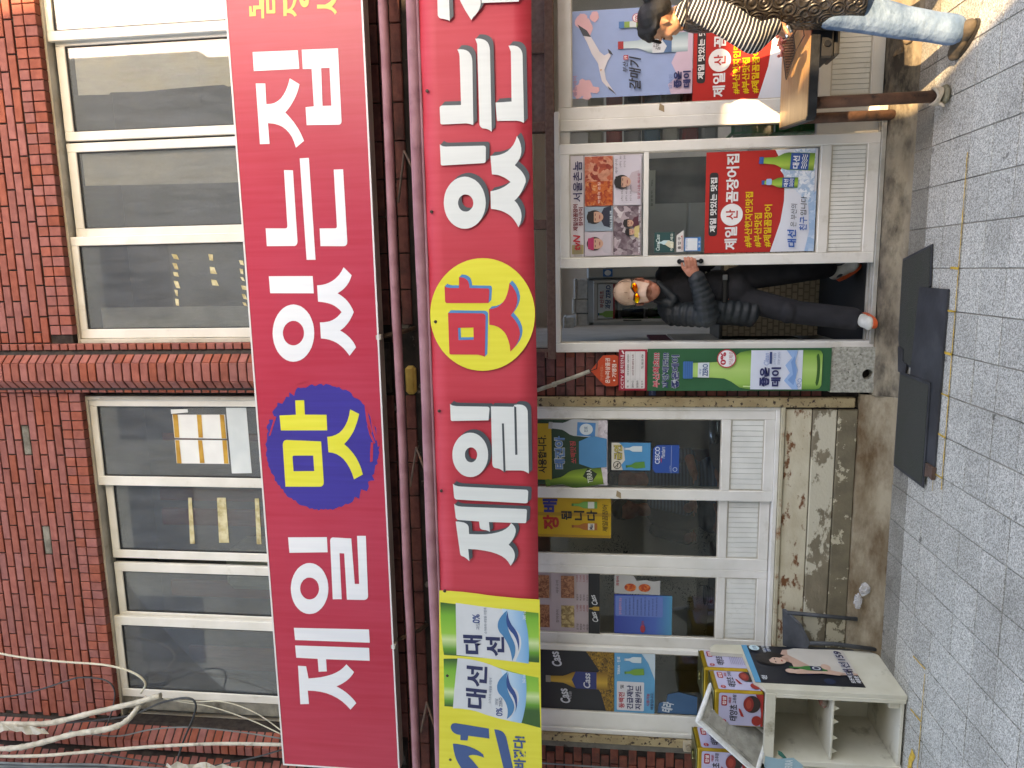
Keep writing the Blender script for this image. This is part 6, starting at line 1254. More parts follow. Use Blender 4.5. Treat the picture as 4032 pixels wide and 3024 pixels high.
s = sheet(.010); s.slabr(-3.197, 1.743, -2.727, 2.44, '#121420', .001)
s.poly([(-3.197, 1.745), (-2.727, 1.745), (-2.727, 1.95), (-2.80, 1.90), (-2.88, 1.85), (-2.96, 1.90), (-3.05, 1.84), (-3.197, 1.80)], food_mat('printed_gold_spray', ['#121420', '#3a2a12', '#7d5a1c', '#a87f2c', '#2a2014'], 120))
tr_ = s.bottle(-2.96, 1.79, .135, .45, grad_mat('gold_bottle_print', [(0, '#7d5a1a'), (.4, '#c49a3a'), (1, '#7a5418')], 'x', -3.03, -2.89), '#8a867a')
s.poly([(-3.027, 1.87), (-2.893, 1.87), (-2.893, 2.02), (-2.96, 2.05), (-3.027, 2.02)], '#1f2f6c').text('Cass', -3.02, 1.915, -2.90, 1.965, '#c9ccd4', .02, .2).text('Cass', -3.15, 2.07, -3.03, 2.14, '#c9ccd4', .03, .3, .25).text('비몬', -3.11, 2.05, -3.05, 2.07, '#b9bcc4', .0).text('Cass', -2.86, 2.13, -2.74, 2.20, '#c9ccd4', .03, .3, .25)
s.build('beer_poster', 'black and gold beer bottle poster in the leftmost sash', 'poster')
s = sheet(.010); s.slabr(-3.198, 1.452, -2.727, 1.741, '#4a9ac4', .001)
s.rrect(-3.182, 1.528, -2.955, 1.722, .008, '#d0cfd4').text('동백전', -3.165, 1.667, -3.04, 1.71, '#b0303c', .03).text('및', -3.01, 1.672, -2.98, 1.70, '#2a2a34', .02).text('긴급재난', -3.17, 1.605, -2.98, 1.652, '#2a2f5c', .03).text('지원카드', -3.17, 1.545, -2.98, 1.592, '#2a2f5c', .03)
s.text('사용가능', -3.14, 1.488, -3.04, 1.512, '#a83a48', .02).text('매장입니다.', -3.165, 1.460, -3.03, 1.482, '#22304f', .02).text('TERRA · 진로', -2.90, 1.70, -2.76, 1.722, '#dce6ea', .02).bottle(-2.87, 1.53, .05, .14, '#6a9a3c', '#4a7a2c', .1); s.bottle(-2.78, 1.55, .045, .12, '#c9d8dc', '#b0bcc0', .0)
s.poly([(-2.93, 1.452), (-2.727, 1.452), (-2.727, 1.55), (-2.80, 1.50)], '#b9cad4')
s.build('card_notice', 'light blue notice with a white panel of red and navy lettering below the beer poster', 'notice')
s = sheet(.012); s.slab([(-3.19, 1.15), (-3.05, 1.15), (-3.02, 1.28), (-3.04, 1.36), (-3.10, 1.37), (-3.11, 1.42), (-3.19, 1.43)], '#2f5a80', .001).text('테라', -3.18, 1.32, -3.10, 1.40, '#c4ccd4', .03, .0, -.2).build('torn_poster', 'torn blue drinks sheet at the foot of the leftmost sash', 'poster')
for i, (x, z, w, y) in enumerate(((-1.545, 1.70, .03, -.0012), (1.01, 1.44, .028, .0368))):
    q = Sheet((0, y, 0)); q.slab([(x - w, z), (x + w * .4, z + .002), (x + w, z + .03), (x - w * .4, z + .035)], '#9a8668', .0008).build('tape', ('brown tape scrap on the stile between the left window sashes', 'brown tape scrap on the stile right of the sliding door')[i], 'tape')
# ================================================================ cables on the upper left corner
def smooth_path(pts, n=8):
    """Catmull-Rom through points"""
    P = [Vector(p) for p in pts]; P = [P[0] * 2 - P[1]] + P + [P[-1] * 2 - P[-2]]
    out = []
    for i in range(1, len(P) - 2):
        for k in range(n):
            t = k / n; a, b, c, d = P[i - 1], P[i], P[i + 1], P[i + 2]
            out.append(.5 * ((2 * b) + (-a + c) * t + (2 * a - 5 * b + 4 * c - d) * t * t + (-a + 3 * b - 3 * c + d) * t ** 3))
    out.append(P[-2]); return out
M_wrap = noisy('white_wrapped_conduit', '#a8a397', '#c6c2b8', 16, 6, .8, .4, 50, c3='#7d7668', s3=7, lo3=.56, hi3=.7)
M_cblk = noisy('black_cable', '#202326', '#34383b', 6, 4, .5); M_cgry = noisy('grey_cable', '#565e60', '#6e7678', 6, 4, .5); M_cwht = noisy('cream_cable', '#bdb8a6', '#d2cdbc', 6, 4, .55)
def cable(name, pts, r, mat, label, cat='cable', n=8, grp=None, wob=0.0, seed=1):
    rnd = random.Random(seed); p = smooth_path(pts)
    rs = [r * (1 + wob * rnd.uniform(-1, 1)) for _ in p]
    base = min(p, key=lambda q: q.z)
    return tag(MB().tube(p, rs, n).build(name, mat, base=tuple(base)), label, cat, grp)
cable('conduit', [(-3.46, -.2, 6.75), (-3.44, -.2, 6.35), (-3.42, -.19, 6.1), (-3.33, -.16, 5.75), (-3.25, -.13, 5.42), (-3.195, -.10, 5.22)], .021, M_wrap, 'thick white wrapped conduit ending beside the upper left window', 'conduit', 12, wob=.10)
cable('conduit', [(-3.66, -.24, 6.75), (-3.62, -.24, 6.4), (-3.58, -.22, 6.2), (-3.50, -.2, 5.92), (-3.44, -.19, 5.62), (-3.38, -.17, 5.48), (-3.29, -.12, 5.40), (-3.24, -.06, 5.36)], .021, M_wrap, 'white wrapped conduit bending down past the corner into the window', 'conduit', 12, wob=.16, seed=3)
cable('conduit', [(-3.70, -.26, 6.75), (-3.66, -.26, 6.2), (-3.60, -.24, 5.7), (-3.54, -.22, 5.2), (-3.50, -.2, 4.7), (-3.475, -.2, 4.2)], .012, M_wrap, 'straight pale conduit running down to the end of the crimson sign', 'conduit', 10, wob=.06, seed=4)
cable('cable', [(-2.86, -.12, 6.75), (-2.92, -.12, 6.35), (-2.94, -.12, 6.0), (-2.95, -.12, 5.64), (-3.0, -.12, 5.42), (-3.09, -.11, 5.33), (-3.20, -.08, 5.40)], .008, M_cwht, 'cream cable looping over the brick into the upper left window')
cable('cable', [(-3.31, -.12, 6.75), (-3.25, -.12, 6.45), (-3.19, -.12, 6.23), (-3.10, -.12, 5.98), (-3.065, -.12, 5.85), (-3.08, -.12, 5.65), (-3.18, -.13, 5.58), (-3.40, -.15, 5.64), (-3.50, -.16, 5.70)], .006, M_cblk, 'thin black cable looping beside the top left window corner')
cable('cable', [(-3.44, -.15, 6.0), (-3.36, -.14, 5.5), (-3.24, -.12, 5.2), (-3.19, -.12, 5.0), (-3.22, -.13, 4.92), (-3.32, -.15, 4.93), (-3.48, -.18, 5.0), (-3.62, -.2, 5.05), (-3.72, -.2, 5.08)], .008, M_cblk, 'thick black cable curling past the lower corner of the upper left window')
for i in range(6):
    o_ = .016 * i; nth = ('first', 'second', 'third', 'fourth', 'fifth', 'sixth')[i]
    cable('cable', [(-3.73 - o_, -.28, 6.75), (-3.715 - o_ * .8, -.28 + .004 * i, 6.2), (-3.70 - o_ * .9, -.26, 5.7), (-3.71 - o_ * .5, -.24, 5.1), (-3.70 - o_ * 1.6, -.22, 4.6), (-3.70 - o_ * 2.2, -.2, 4.2)], .006 if i % 2 else .008, (M_cgry, M_cblk, M_cgry)[i % 3],
          'dark cable in the bundle down the left brick corner, %s from the pale conduit' % nth, grp='bundled cables at the left corner', seed=i)
cable('cable', [(-3.84, -.25, 6.75), (-3.835, -.25, 6.1), (-3.87, -.25, 5.6), (-3.95, -.25, 5.1)], .007, M_cgry, 'grey cable at the far left edge of the brick corner')
cable('cable', [(-3.52, -.14, 6.0), (-3.53, -.15, 5.6), (-3.45, -.16, 5.3), (-3.41, -.16, 5.0), (-3.42, -.16, 4.6), (-3.45, -.17, 4.2)], .005, M_cgry, 'thin grey cable running across the chevron bricks')
cable('cable', [(-3.22, -.1, 5.2), (-3.24, -.1, 5.05), (-3.27, -.1, 4.8), (-3.36, -.1, 4.5), (-3.45, -.12, 4.25)], .004, M_cwht, 'thin cream wire below the window corner, upper of two')
cable('cable', [(-3.22, -.1, 5.2), (-3.23, -.1, 4.95), (-3.22, -.1, 4.7), (-3.30, -.1, 4.45), (-3.44, -.12, 4.22)], .004, M_cwht, 'thin cream wire below the window corner, lower of two')
cable('cable', [(-3.62, -.24, 5.72), (-3.66, -.23, 5.4), (-3.70, -.22, 5.1), (-3.68, -.22, 4.8), (-3.60, -.2, 4.45), (-3.52, -.2, 4.22)], .006, M_cblk, 'black cable sagging towards the sign end')
# torn rag of tape hanging from the bundle
rg = MB()
rnd = random.Random(3)
pv = []
for i in range(15):
    z = 5.12 - .62 * i / 14
    pv += [(-3.645 + rnd.uniform(-.015, .015), -.255 + rnd.uniform(-.02, .02), z), (-3.645 - rnd.uniform(.015, .06), -.26 + rnd.uniform(-.02, .02), z + rnd.uniform(-.03, .03))]
rg.mesh(pv, [(2 * i, 2 * i + 1, 2 * i + 3, 2 * i + 2) for i in range(14)])
ro = tag(rg.build('rag', M_wrap, base=(-3.65, -.26, 4.5)), 'torn white rag twisted along the dark cables', 'rag')
ro.modifiers.new('thickness', 'SOLIDIFY').thickness = .004
rg2 = MB(); rnd = random.Random(9); pv = []
for i in range(12):
    a = i / 11
    pv += [(-3.415 - .02 * a + rnd.uniform(-.012, .012), -.235 + rnd.uniform(-.012, .012), 6.62 - .5 * a), (-3.475 - .02 * a + rnd.uniform(-.02, .02), -.235 + rnd.uniform(-.012, .012), 6.60 - .5 * a)]
rg2.mesh(pv, [(2 * i, 2 * i + 1, 2 * i + 3, 2 * i + 2) for i in range(11)])
ro = tag(rg2.build('rag', M_wrap, base=(-3.45, -.235, 6.1)), 'loose white plastic wrapped round the thick conduit', 'rag'); ro.modifiers.new('thickness', 'SOLIDIFY').thickness = .004

# meter box
mbx = thing('meter_box', 'small cream meter box on the rusty post at the far left', 'meter box', (-3.40, -.06, 1.17))
MB().bbox(-3.435, -.07, 1.175, -3.36, -.03, 1.25, .006).build('box', flat('#a89a84', .6), mbx)
MB().lathe([(.022, 0), (.022, -.01), (.016, -.016)], (-3.398, -.07, 1.215), 16, axis='y').build('dial', flat('#8a7d68', .4), mbx)
dn_ = MB().tube([(-3.62, -.03, 2.6), (-3.63, -.03, 1.0)], .006, 6)
tag(dn_.build('cable', M_cgry, base=(-3.63, -.03, 1.0)), 'thin grey cable on the dark brick at the far left', 'cable')

# ================================================================ table with grill at the right
TB = thing('grill_table', 'worn plywood topped grill table on rusty pipe legs in front of the woman', 'table', (1.2, -.35, 0))
M_ply = noisy('greasy_plywood', '#94704a', '#a8855c', 5, 7, .45, .1, 60, c3='#5a3c20', s3=9, lo3=.64, hi3=.72, stretch=(1, 4, 1))
tp = [(.845, -.03), (.787, -.60), (.80, -.625), (2.3, -.66), (2.3, -.03)]
MB().prism([(x, y, .744) for x, y in tp], (0, 0, -.012)).build('top', M_ply, TB)
ed = [(.838, -.022), (.778, -.60), (.795, -.636), (2.3, -.672), (2.3, -.645), (.81, -.61), (.802, -.60), (.855, -.022)]
MB().prism([(x, y, .742) for x, y in ed], (0, 0, -.045)).build('rim', noisy('blackened_steel', '#1f2022', '#34363a', 10, 6, .45, .2, 60, metal=.6), TB)
M_pipe = noisy('rusty_pipe', '#4a3226', '#654534', 12, 7, .85, .5, 70, c3='#2c211c', s3=9, lo3=.55, hi3=.68)
MB().tube([(.876, -.55, .70), (.882, -.552, .055)], .031, 16).build('leg', M_pipe, TB)
MB().tube([(.885, -.075, .70), (.887, -.07, .006)], .031, 16).build('leg', M_pipe, TB)
MB().tube([(2.0, -.55, .70), (2.0, -.552, .0)], .031, 12).build('leg', M_pipe, TB)
MB().tube([(2.0, -.08, .70), (2.0, -.08, .0)], .031, 12).build('leg', M_pipe, TB)
rk = MB(); rk.ellipsoid((.888, -.556, .022), (.058, .045, .024), Euler((.1, .05, .4)), 9, 6)
tag(rk.build('stone', noisy('mossy_stone', '#6b6653', '#8a8470', 20, 6, .9, .6, 40), base=(.888, -.556, 0)), 'flat pale stone under the front leg of the grill table', 'stone')
cl = MB()
for k in range(3): cl.tube([(.882 + .040 * math.cos(a), -.552 + .04 * math.sin(a), .052 + .010 * k + .008 * math.sin(a * 2 + k)) for a in [2 * math.pi * i / 18 for i in range(19)]], .010, 6)
cl.capsule((.845, -.57, .05), (.825, -.585, .035), .010, .007)
tag(cl.build('cloth', noisy('dirty_cloth', '#a39684', '#c0b4a2', 14, 6, .95, .4), base=(.882, -.552, .04)), 'dirty cloth tied round the foot of the front table leg', 'cloth')
# black burner tray hanging below the table
bu = thing('gas_burner', 'black gas burner hanging below the grill table by the woman\'s vest', 'burner', (1.26, -.50, .58))
MB().bbox(1.09, -.62, .62, 1.6, -.40, .70, .01).build('tray', flat('#1d1d1f', .4), bu)
MB().bbox(1.10, -.60, .58, 1.50, -.42, .62, .015).build('base', flat('#28282a', .4), bu)
MB().lathe([(.016, 0), (.016, -.012)], (1.16, -.62, .655), 12, axis='y').build('knob', flat('#111113', .3), bu)
# wire grill with eel
gr = thing('wire_grill', 'blackened wire grill lying on the plywood table', 'grill', (1.3, -.2, .75))
gx = Vector((.86, .5, 0)).normalized(); gy = Vector((-.5, .86, 0)).normalized(); g0 = Vector((1.09, -.26, .765))
gm = MB()
for k in range(20): gm.tube([g0 + gx * (.02 * k) , g0 + gx * (.02 * k) + gy * .02 - gy * .20 + Vector((0, 0, 0))], .0016, 5)
for k in range(10): gm.tube([g0 + gy * (.02 - .02 * k), g0 + gy * (.02 - .02 * k) + gx * .38], .0016, 5)
gm.build('mesh', flat('#1b1614', .6, .5), gr)
gf = MB(); cs = [g0 + gy * .022, g0 + gy * .022 + gx * .385, g0 - gy * .182 + gx * .385, g0 - gy * .182]
gf.tube(cs + [cs[0]], .004, 8); gf.tube([cs[3], cs[3] - gx * .02 - gy * .13 + Vector((0, 0, -.012)), cs[3] + gx * .10 - gy * .14 + Vector((0, 0, -.012)), cs[3] + gx * .12], .0035, 7)
gf.build('frame', flat('#5a534c', .4, .7), gr)
me_ = MB(); rnd = random.Random(5)
for k in range(26):
    p = g0 + gx * rnd.uniform(.14, .36) - gy * rnd.uniform(-.01, .15) + Vector((0, 0, .012 + rnd.random() * .022)); a = rnd.uniform(0, 6.3); d = Vector((math.cos(a), math.sin(a), rnd.uniform(-.2, .2))) * .022
    me_.capsule(p - d, p + d * 1.2, .010, .007, 8)
tag(me_.build('grilled_eel', noisy('raw_eel_meat', '#a8483a', '#c97868', 30, 5, .35, .3, 60), base=(1.3, -.2, .77)), 'pile of pink eel pieces on the wire grill', 'food', kind='stuff')

# ================================================================ mats in front of the door
M_mat = noisy('charcoal_loop_mat', '#30312d', '#42433d', 160, 3, .95, .8, 220, c3='#343a2e', s3=3, lo3=.5, hi3=.75)
M_rub = noisy('black_rubber_sheet', '#2a2b2f', '#393b40', 5, 7, .65, .15, 40, c3='#47484a', s3=4, lo3=.58, hi3=.75)
def mat_thing(name, label, pts, z, t, mat, rim=None, cat='mat', grp=None):
    th_ = thing(name, label, cat, (sum(p[0] for p in pts) / len(pts), sum(p[1] for p in pts) / len(pts), z), grp)
    c = Vector((sum(p[0] for p in pts) / len(pts), sum(p[1] for p in pts) / len(pts)))
    inn = pts
    if rim:
        inn = []
        for p in pts:
            q = Vector(p); d = (c - q); inn.append((q.x + math.copysign(min(rim, abs(d.x)), d.x), q.y + math.copysign(min(rim, abs(d.y)), d.y)))
        MB().prism([(x, y, z) for x, y in pts], (0, 0, t * .75), 0, [[(x, y, z) for x, y in inn]]).build('rim', M_rub, th_)
    f = MB(); f.prism([(x, y, z + .0005) for x, y in inn], (0, 0, t)); f.build('pile' if rim else 'sheet', mat, th_)
    return th_
mat_thing('rubber_board', 'long black rubber sheet lying in front of the doorway', [(-.140, -.740), (-.135, -.40), (-.62, -.36), (-1.10, -.36), (-1.115, -.738)], .003, .011, M_rub)
mat_thing('door_mat', 'ribbed charcoal mat before the sliding door, upper right of the mats', [(.105, -.515), (.028, -.135), (-.46, -.150), (-.60, -.20), (-.62, -.41), (-.14, -.425), (-.128, -.53)], .004, .009, M_mat, .014)
mat_thing('door_mat', 'ribbed charcoal mat at the left on top of the rubber sheet', [(-.652, -.235), (-.660, -.640), (-1.265, -.648), (-1.248, -.235)], .016, .009, M_mat, .016)
mat_thing('rubber_offcut', 'torn black rubber strip between the two charcoal mats', [(-.505, -.175), (-.515, -.25), (-.585, -.255), (-.60, -.31), (-.655, -.30), (-.66, -.20)], .014, .006, M_rub, cat='rubber')
mat_thing('wood_piece', 'broken brown board sticking out under the left mat', [(-1.115, -.66), (-1.118, -.748), (-1.19, -.742), (-1.178, -.70), (-1.195, -.66)], .003, .022, noisy('rotten_wood', '#4a3830', '#624a3e', 14, 6, .9, .5), cat='board')

# ================================================================ cream shelf unit with tins at the left
M_shelf = noisy('grimy_cream_laminate', '#c2bcaa', '#d3cebf', 4, 7, .6, .06, 40, c3='#7d735c', s3=4.5, lo3=.58, hi3=.74)
SH = thing('shelf_unit', 'grimy cream shelf unit with open compartments and a poster on its side', 'shelf', (-3.0, -.36, 0))
sx0, sx1, sy0, sy1 = -3.62, -2.578, -.612, -.105
MB().prism([(sx1, sy0, .006), (sx1, sy1, .0), (sx1, sy1, .70), (sx1, -.09, .90), (sx1, -.10, 1.06), (sx1, -.145, 1.10), (sx1, -.20, 1.10), (sx1, -.21, .893), (sx1, -.525, .885), (sx1, -.555, .86), (sx1, sy0, .832)], (-.026, 0, 0)).build('side_panel', M_shelf, SH)
MB().bbox(sx0, sy0 + .005, .77, sx1 - .027, sy1, .800, .003).build('top_board', M_shelf, SH)
MB().bbox(-3.088, sy0 - .004, .77, sx1 - .0265, sy0 + .025, .832, .003).build('top_rail', M_shelf, SH)
MB().bbox(sx1 - .053, sy0 - .003, .01, sx1 - .0265, sy0 + .022, .77, .003).build('front_post', M_shelf, SH)
MB().bbox(-3.088, sy0 - .003, .01, -3.052, sy1, .769, .003).build('divider', M_shelf, SH)
MB().bbox(-3.051, sy0 + .02, .415, sx1 - .054, sy1, .428, .002).build('middle_shelf', M_shelf, SH)
MB().bbox(-3.051, sy0 + .008, .015, sx1 - .054, sy1, .035, .002).build('bottom_board', M_shelf, SH)
MB().box(sx0, sy1 - .012, .03, sx1 - .027, sy1, .77).build('back_panel', M_shelf, SH)
MB().bbox(sx0, sy0 + .004, .415, -3.089, sy1 - .013, .43, .002).build('left_shelf', M_shelf, SH)
for x in (-2.70, -2.79, -2.90, -2.99):
    MB().prism([(x - .018, sy0 + .028, .414), (x + .018, sy0 + .028, .414), (x, sy0 + .026, .382)], (0, .002, 0)).build('hanging_tab', flat('#c4bda8'), SH)
MB().bbox(sx1 - .10, sy0 + .02, .035, sx1 - .06, sy1, .10, .004).build('foot_block', M_shelf, SH)
SU = dict(U=(0, 1, 0), V=(0, 0, 1), N=(1, 0, 0))
s = Sheet((sx1 + .003, 0, 0), **SU); s.slabr(-.545, .222, -.095, .880, '#131722', .002); s.rect(-.545, .845, -.095, .880, '#3f93bc')
for cu, cv, r, c in ((-.17, .58, .03, '#24406a'), (-.15, .72, .02, '#24406a'), (-.50, .42, .03, '#1f2b44'), (-.40, .52, .035, '#2a2a5c'), (-.20, .40, .05, '#1d3050')): s.ell(cu, cv, r, r * 1.2, c)
# the model: hair, face, shoulders, white blouse, raised arm and bottle
s.ell(-.262, .725, .085, .095, '#1b1312').poly([(-.36, .60), (-.31, .60), (-.27, .645), (-.20, .645), (-.145, .62), (-.13, .54), (-.15, .40), (-.14, .222), (-.42, .222), (-.43, .36), (-.40, .52)], '#c3a090')
s.poly([(-.145, .59), (-.205, .60), (-.30, .52), (-.40, .44), (-.42, .36), (-.40, .30), (-.40, .222), (-.115, .222), (-.12, .42), (-.12, .54)], '#c9c2ba')
s.poly([(-.295, .61), (-.245, .61), (-.245, .66), (-.295, .66)], '#b8917f').ell(-.288, .688, .040, .056, '#cdab9a').poly([(-.335, .71), (-.33, .77), (-.28, .80), (-.21, .78), (-.19, .70), (-.215, .62), (-.245, .66), (-.252, .71), (-.285, .738), (-.315, .735)], '#1b1312')
s.ell(-.305, .700, .009, .004, '#2a1c1a').ell(-.270, .700, .009, .004, '#2a1c1a').ell(-.290, .658, .012, .005, '#a8443e')
s.poly([(-.44, .34), (-.405, .31), (-.36, .43), (-.39, .60), (-.425, .65), (-.44, .60), (-.425, .44)], '#c9a594').ell(-.41, .63, .026, .035, '#cfae9e')
s.bottle(-.37, .40, .055, .23, '#2f7a3c', '#276a34'); s.rect(-.395, .43, -.345, .50, '#1d2440').ell(-.37, .463, .02, .026, '#c9ced4', 18, (.014, .018))
s.ell(-.35, .40, .034, .03, '#cba897')
s.ell(-.145, .805, .034, .034, '#b9d4dc').text('15.9%', -.168, .79, -.122, .815, '#3a5a7a', .02).text('미르카닌 행운', -.20, .735, -.11, .755, '#d0d4da', .02).text('긴장 열풍', -.19, .705, -.12, .725, '#d0d4da', .02).text('대선', -.53, .80, -.485, .835, '#d0d4da', .03)
s.outlined('대선159', -.44, .245, -.15, .305, '#2a2448', '#d8d8de', .03, .05, .0).text('모든게', -.53, .272, -.45, .30, '#d8d8de', .03).text('새로운', -.53, .238, -.45, .266, '#d8d8de', .03)
s.build('poster_sheet', parent=SH)['label'] = 'dark poster of a woman holding a green bottle on the shelf side'
s = Sheet((0, sy0 - .0045, 0)); s.slab([(-3.135, .80), (-3.10, .825), (-3.03, .82), (-3.045, .74), (-3.03, .65), (-3.08, .59), (-3.135, .60)], '#8fb0bc', .001); s.text('TERRA', -3.13, .655, -3.045, .70, '#cfdadd', .03); s.build('torn_label', parent=SH)
s = Sheet((0, sy0 + .002, 0)); s.slab([(-3.05, .70), (-3.02, .74), (-2.99, .745), (-3.0, .72), (-3.05, .68)], '#1f6a5c', .001).build('green_scrap', parent=SH)
rk2 = MB().bbox(-2.70, -.5, .430, -2.60, -.34, .49, .012); rk2.ellipsoid((-2.70, -.50, .455), (.05, .05, .026), None, 8, 6)
tag(rk2.build('brick_piece', noisy('mortared_brick', '#6b6258', '#84786c', 16, 6, .9, .5, 50, c3='#7d4436', s3=8, lo3=.52, hi3=.58), base=(-2.65, -.42, .43)), 'lump of brick and mortar inside the upper shelf compartment', 'brick')

# chilli paste tins
M_gold = noisy('gold_tin', '#a8861e', '#bd9a30', 8, 5, .35, metal=.55); M_tinlid = noisy('olive_tin_lid', '#5c5a34', '#74714a', 10, 5, .3, metal=.8)
M_chili = food_mat('printed_chili_powder', ['#6a1512', '#a02a20', '#8a1d18'], 120)
def tin(x1, y0, z0, label, w=.245, d=.235, h=.305, variant=0):
    x0, y1, z1 = x1 - w, y0 + d, z0 + h
    t = thing('chili_tin', label, 'tin', ((x0 + x1) / 2, (y0 + y1) / 2, z0), 'square chilli paste tins on the shelf')
    MB().bbox(x0, y0, z0, x1, y1, z1, .012).build('can', M_gold, t)
    lid = MB(); lid.bbox(x0 + .004, y0 + .004, z1 - .004, x1 - .004, y1 - .004, z1 + .004, .003); lid.lathe([(.03, 0), (.03, .012), (.024, .014)], ((x0 + x1) / 2, (y0 + y1) / 2, z1 + .003), 16); lid.build('lid', M_tinlid, t)
    for O, U, N, wid in (((x0, y0 - .0012, z0), (1, 0, 0), (0, -1, 0), w), ((x1 + .0012, y0, z0), (0, 1, 0), (1, 0, 0), d)):
        s = Sheet(O, U, (0, 0, 1), N); a, b_ = .014, wid - .014
        s.rrect(a, .012, b_, h - .03, .012, '#b7b3cf')
        s.poly([(a, .006), (b_, .006), (b_, .055), (b_ - .05, .03), (a + .09, .018), (a, .02)], '#a8241f')
        k = wid / .245
        s.rrect(.145 * k, h - .08, .215 * k, h - .045, .008, '#a8242a').text('찹쌀', .152 * k, h - .074, .208 * k, h - .052, '#e0d4d4', .03)
        s.text('태양초', .045 * k, h - .145, .155 * k, h - .095, '#1d1b20', .02, .1).text('매운', .165 * k, h - .105, .21 * k, h - .088, '#a8242a', .02).text('고추장', .165 * k, h - .135, .225 * k, h - .112, '#2a2028', .02)
        s.ell(.04 * k, h - .062, .016, .016, '#b02a30').text('해찬', .028 * k, h - .068, .052 * k, h - .056, '#e0d0d0', .01)
        if (O[0] != x1 + .0012) or variant == 0:
            s.poly([(.075 * k, h - .185), (.10 * k, h - .175), (.13 * k, h - .16), (.135 * k, h - .15), (.11 * k, h - .155), (.08 * k, h - .165)], '#a8221c')
            s.ell(.165 * k, .075, .058 * k, .052, '#2a1a16').ell(.165 * k, .095, .05 * k, .03, '#8a2018').ell(.165 * k, .095, .03 * k, .016, '#a83a2a').ell(.055 * k, .045, .034 * k, .03, M_chili)
        else:
            for i in range(9): s.rect(.05 * k, .05 + .012 * i, .19 * k, .053 + .012 * i, '#8a86a0')
            s.rect(.15 * k, .02, .20 * k, .045, '#26262a')
        s.build('label_print', parent=t)
    return t
tin(-2.612, -.596, .834, 'gold and lilac chilli paste tin at the front right corner of the shelf')
tin(-2.608, -.352, .834, 'chilli paste tin standing behind the front right tin', variant=1, h=.335)
tin(-3.022, -.595, .930, 'chilli paste tin at the left end standing on the grey tray', variant=0, h=.305)
gt = MB().bbox(-3.6, -.6, .834, -2.99, -.15, .928, .02)
tag(gt.build('grey_tray', noisy('grey_plastic', '#5d5f60', '#6f7172', 8, 4, .5), base=(-3.3, -.4, .834)), 'grey plastic tray on the shelf below the left tin', 'tray')
fl_ = thing('foam_board', 'dirty white foam box lid leaning between the tins on the shelf', 'foam', (-2.95, -.5, .83))
BL, av, bv_ = Vector((-3.085, -.70, .895)), Vector((.307, .03, .352)), Vector((.125, .19, -.105))
nn = av.cross(bv_).normalized()
if nn.y > 0: nn = -nn
cc = BL + av / 2 + bv_ / 2
M_foamd = noisy('grimy_foam', '#8d8a82', '#a3a097', 18, 7, .9, .4, 90, c3='#5e5a52', s3=6, lo3=.56, hi3=.7)
MB().obox(cc, av / 2, bv_ / 2, nn * .012).build('plate', M_foamd, fl_)
rim = MB()
for p0, p1 in ((BL, BL + av), (BL + bv_, BL + av + bv_), (BL, BL + bv_), (BL + av, BL + av + bv_)):
    rim.capsule(p0 + nn * .006, p1 + nn * .006, .017, .017, 8)
rim.build('rim', M_foam, fl_)
MB().obox(cc + nn * .013 - av * .18, av * .22, bv_ * .36, nn * .003).build('embossing', M_foamd, fl_)
MB().obox(cc + nn * .013 + av * .24, av * .14, bv_ * .36, nn * .003).build('embossing', M_foamd, fl_)

# dark stool behind the shelf
ST = thing('stool', 'dark grey metal stool tucked between the shelf and the peeling wall', 'stool', (-2.45, -.18, 0))
M_stool = noisy('dark_grey_paint', '#3a3d41', '#4a4d52', 12, 6, .6, .3, 50)
MB().prism([(-2.335, -.025, .575), (-2.60, -.04, .565), (-2.60, -.115, .46), (-2.52, -.13, .435), (-2.40, -.10, .49)], (0, .008, .022)).build('seat', M_stool, ST)
MB().tube([(-2.352, -.04, .57), (-2.368, -.066, .12)], .014, 10).build('leg', M_stool, ST)
MB().tube([(-2.525, -.125, .44), (-2.535, -.10, .28), (-2.55, -.125, .010)], .014, 10).build('leg', M_stool, ST)
MB().tube([(-2.60, -.05, .55), (-2.61, -.06, .13)], .014, 10).build('leg', M_stool, ST)
# plastic bag on the ledge
bgm = MB(); rnd = random.Random(11)
bgm.ellipsoid((-2.14, -.095, .095), (.045, .022, .03), None, 14, 10); bgm.ellipsoid((-2.23, -.085, .13), (.055, .018, .022), None, 14, 10)
bgm.v = [(x + rnd.uniform(-.008, .008), y + rnd.uniform(-.005, .005), z + rnd.uniform(-.009, .009)) for x, y, z in bgm.v]; bgm.s = [False] * len(bgm.s)
Mbag = bpy.data.materials.new('clear_plastic_film'); Mbag.use_nodes = True; nt = Mbag.node_tree; nt.nodes.clear()
o_ = nt.nodes.new('ShaderNodeOutputMaterial'); t_ = nt.nodes.new('ShaderNodeBsdfTransparent'); g_ = nt.nodes.new('ShaderNodeBsdfPrincipled'); g_.inputs['Base Color'].default_value = (.75, .75, .76, 1); g_.inputs['Roughness'].default_value = .15
m_ = nt.nodes.new('ShaderNodeMixShader'); m_.inputs[0].default_value = .38; nt.links.new(t_.outputs[0], m_.inputs[1]); nt.links.new(g_.outputs[0], m_.inputs[2]); nt.links.new(m_.outputs[0], o_.inputs[0])
tag(bgm.build('plastic_bag', Mbag, base=(-2.18, -.09, .06)), 'crumpled clear plastic bag on the ledge beside the stool', 'bag')
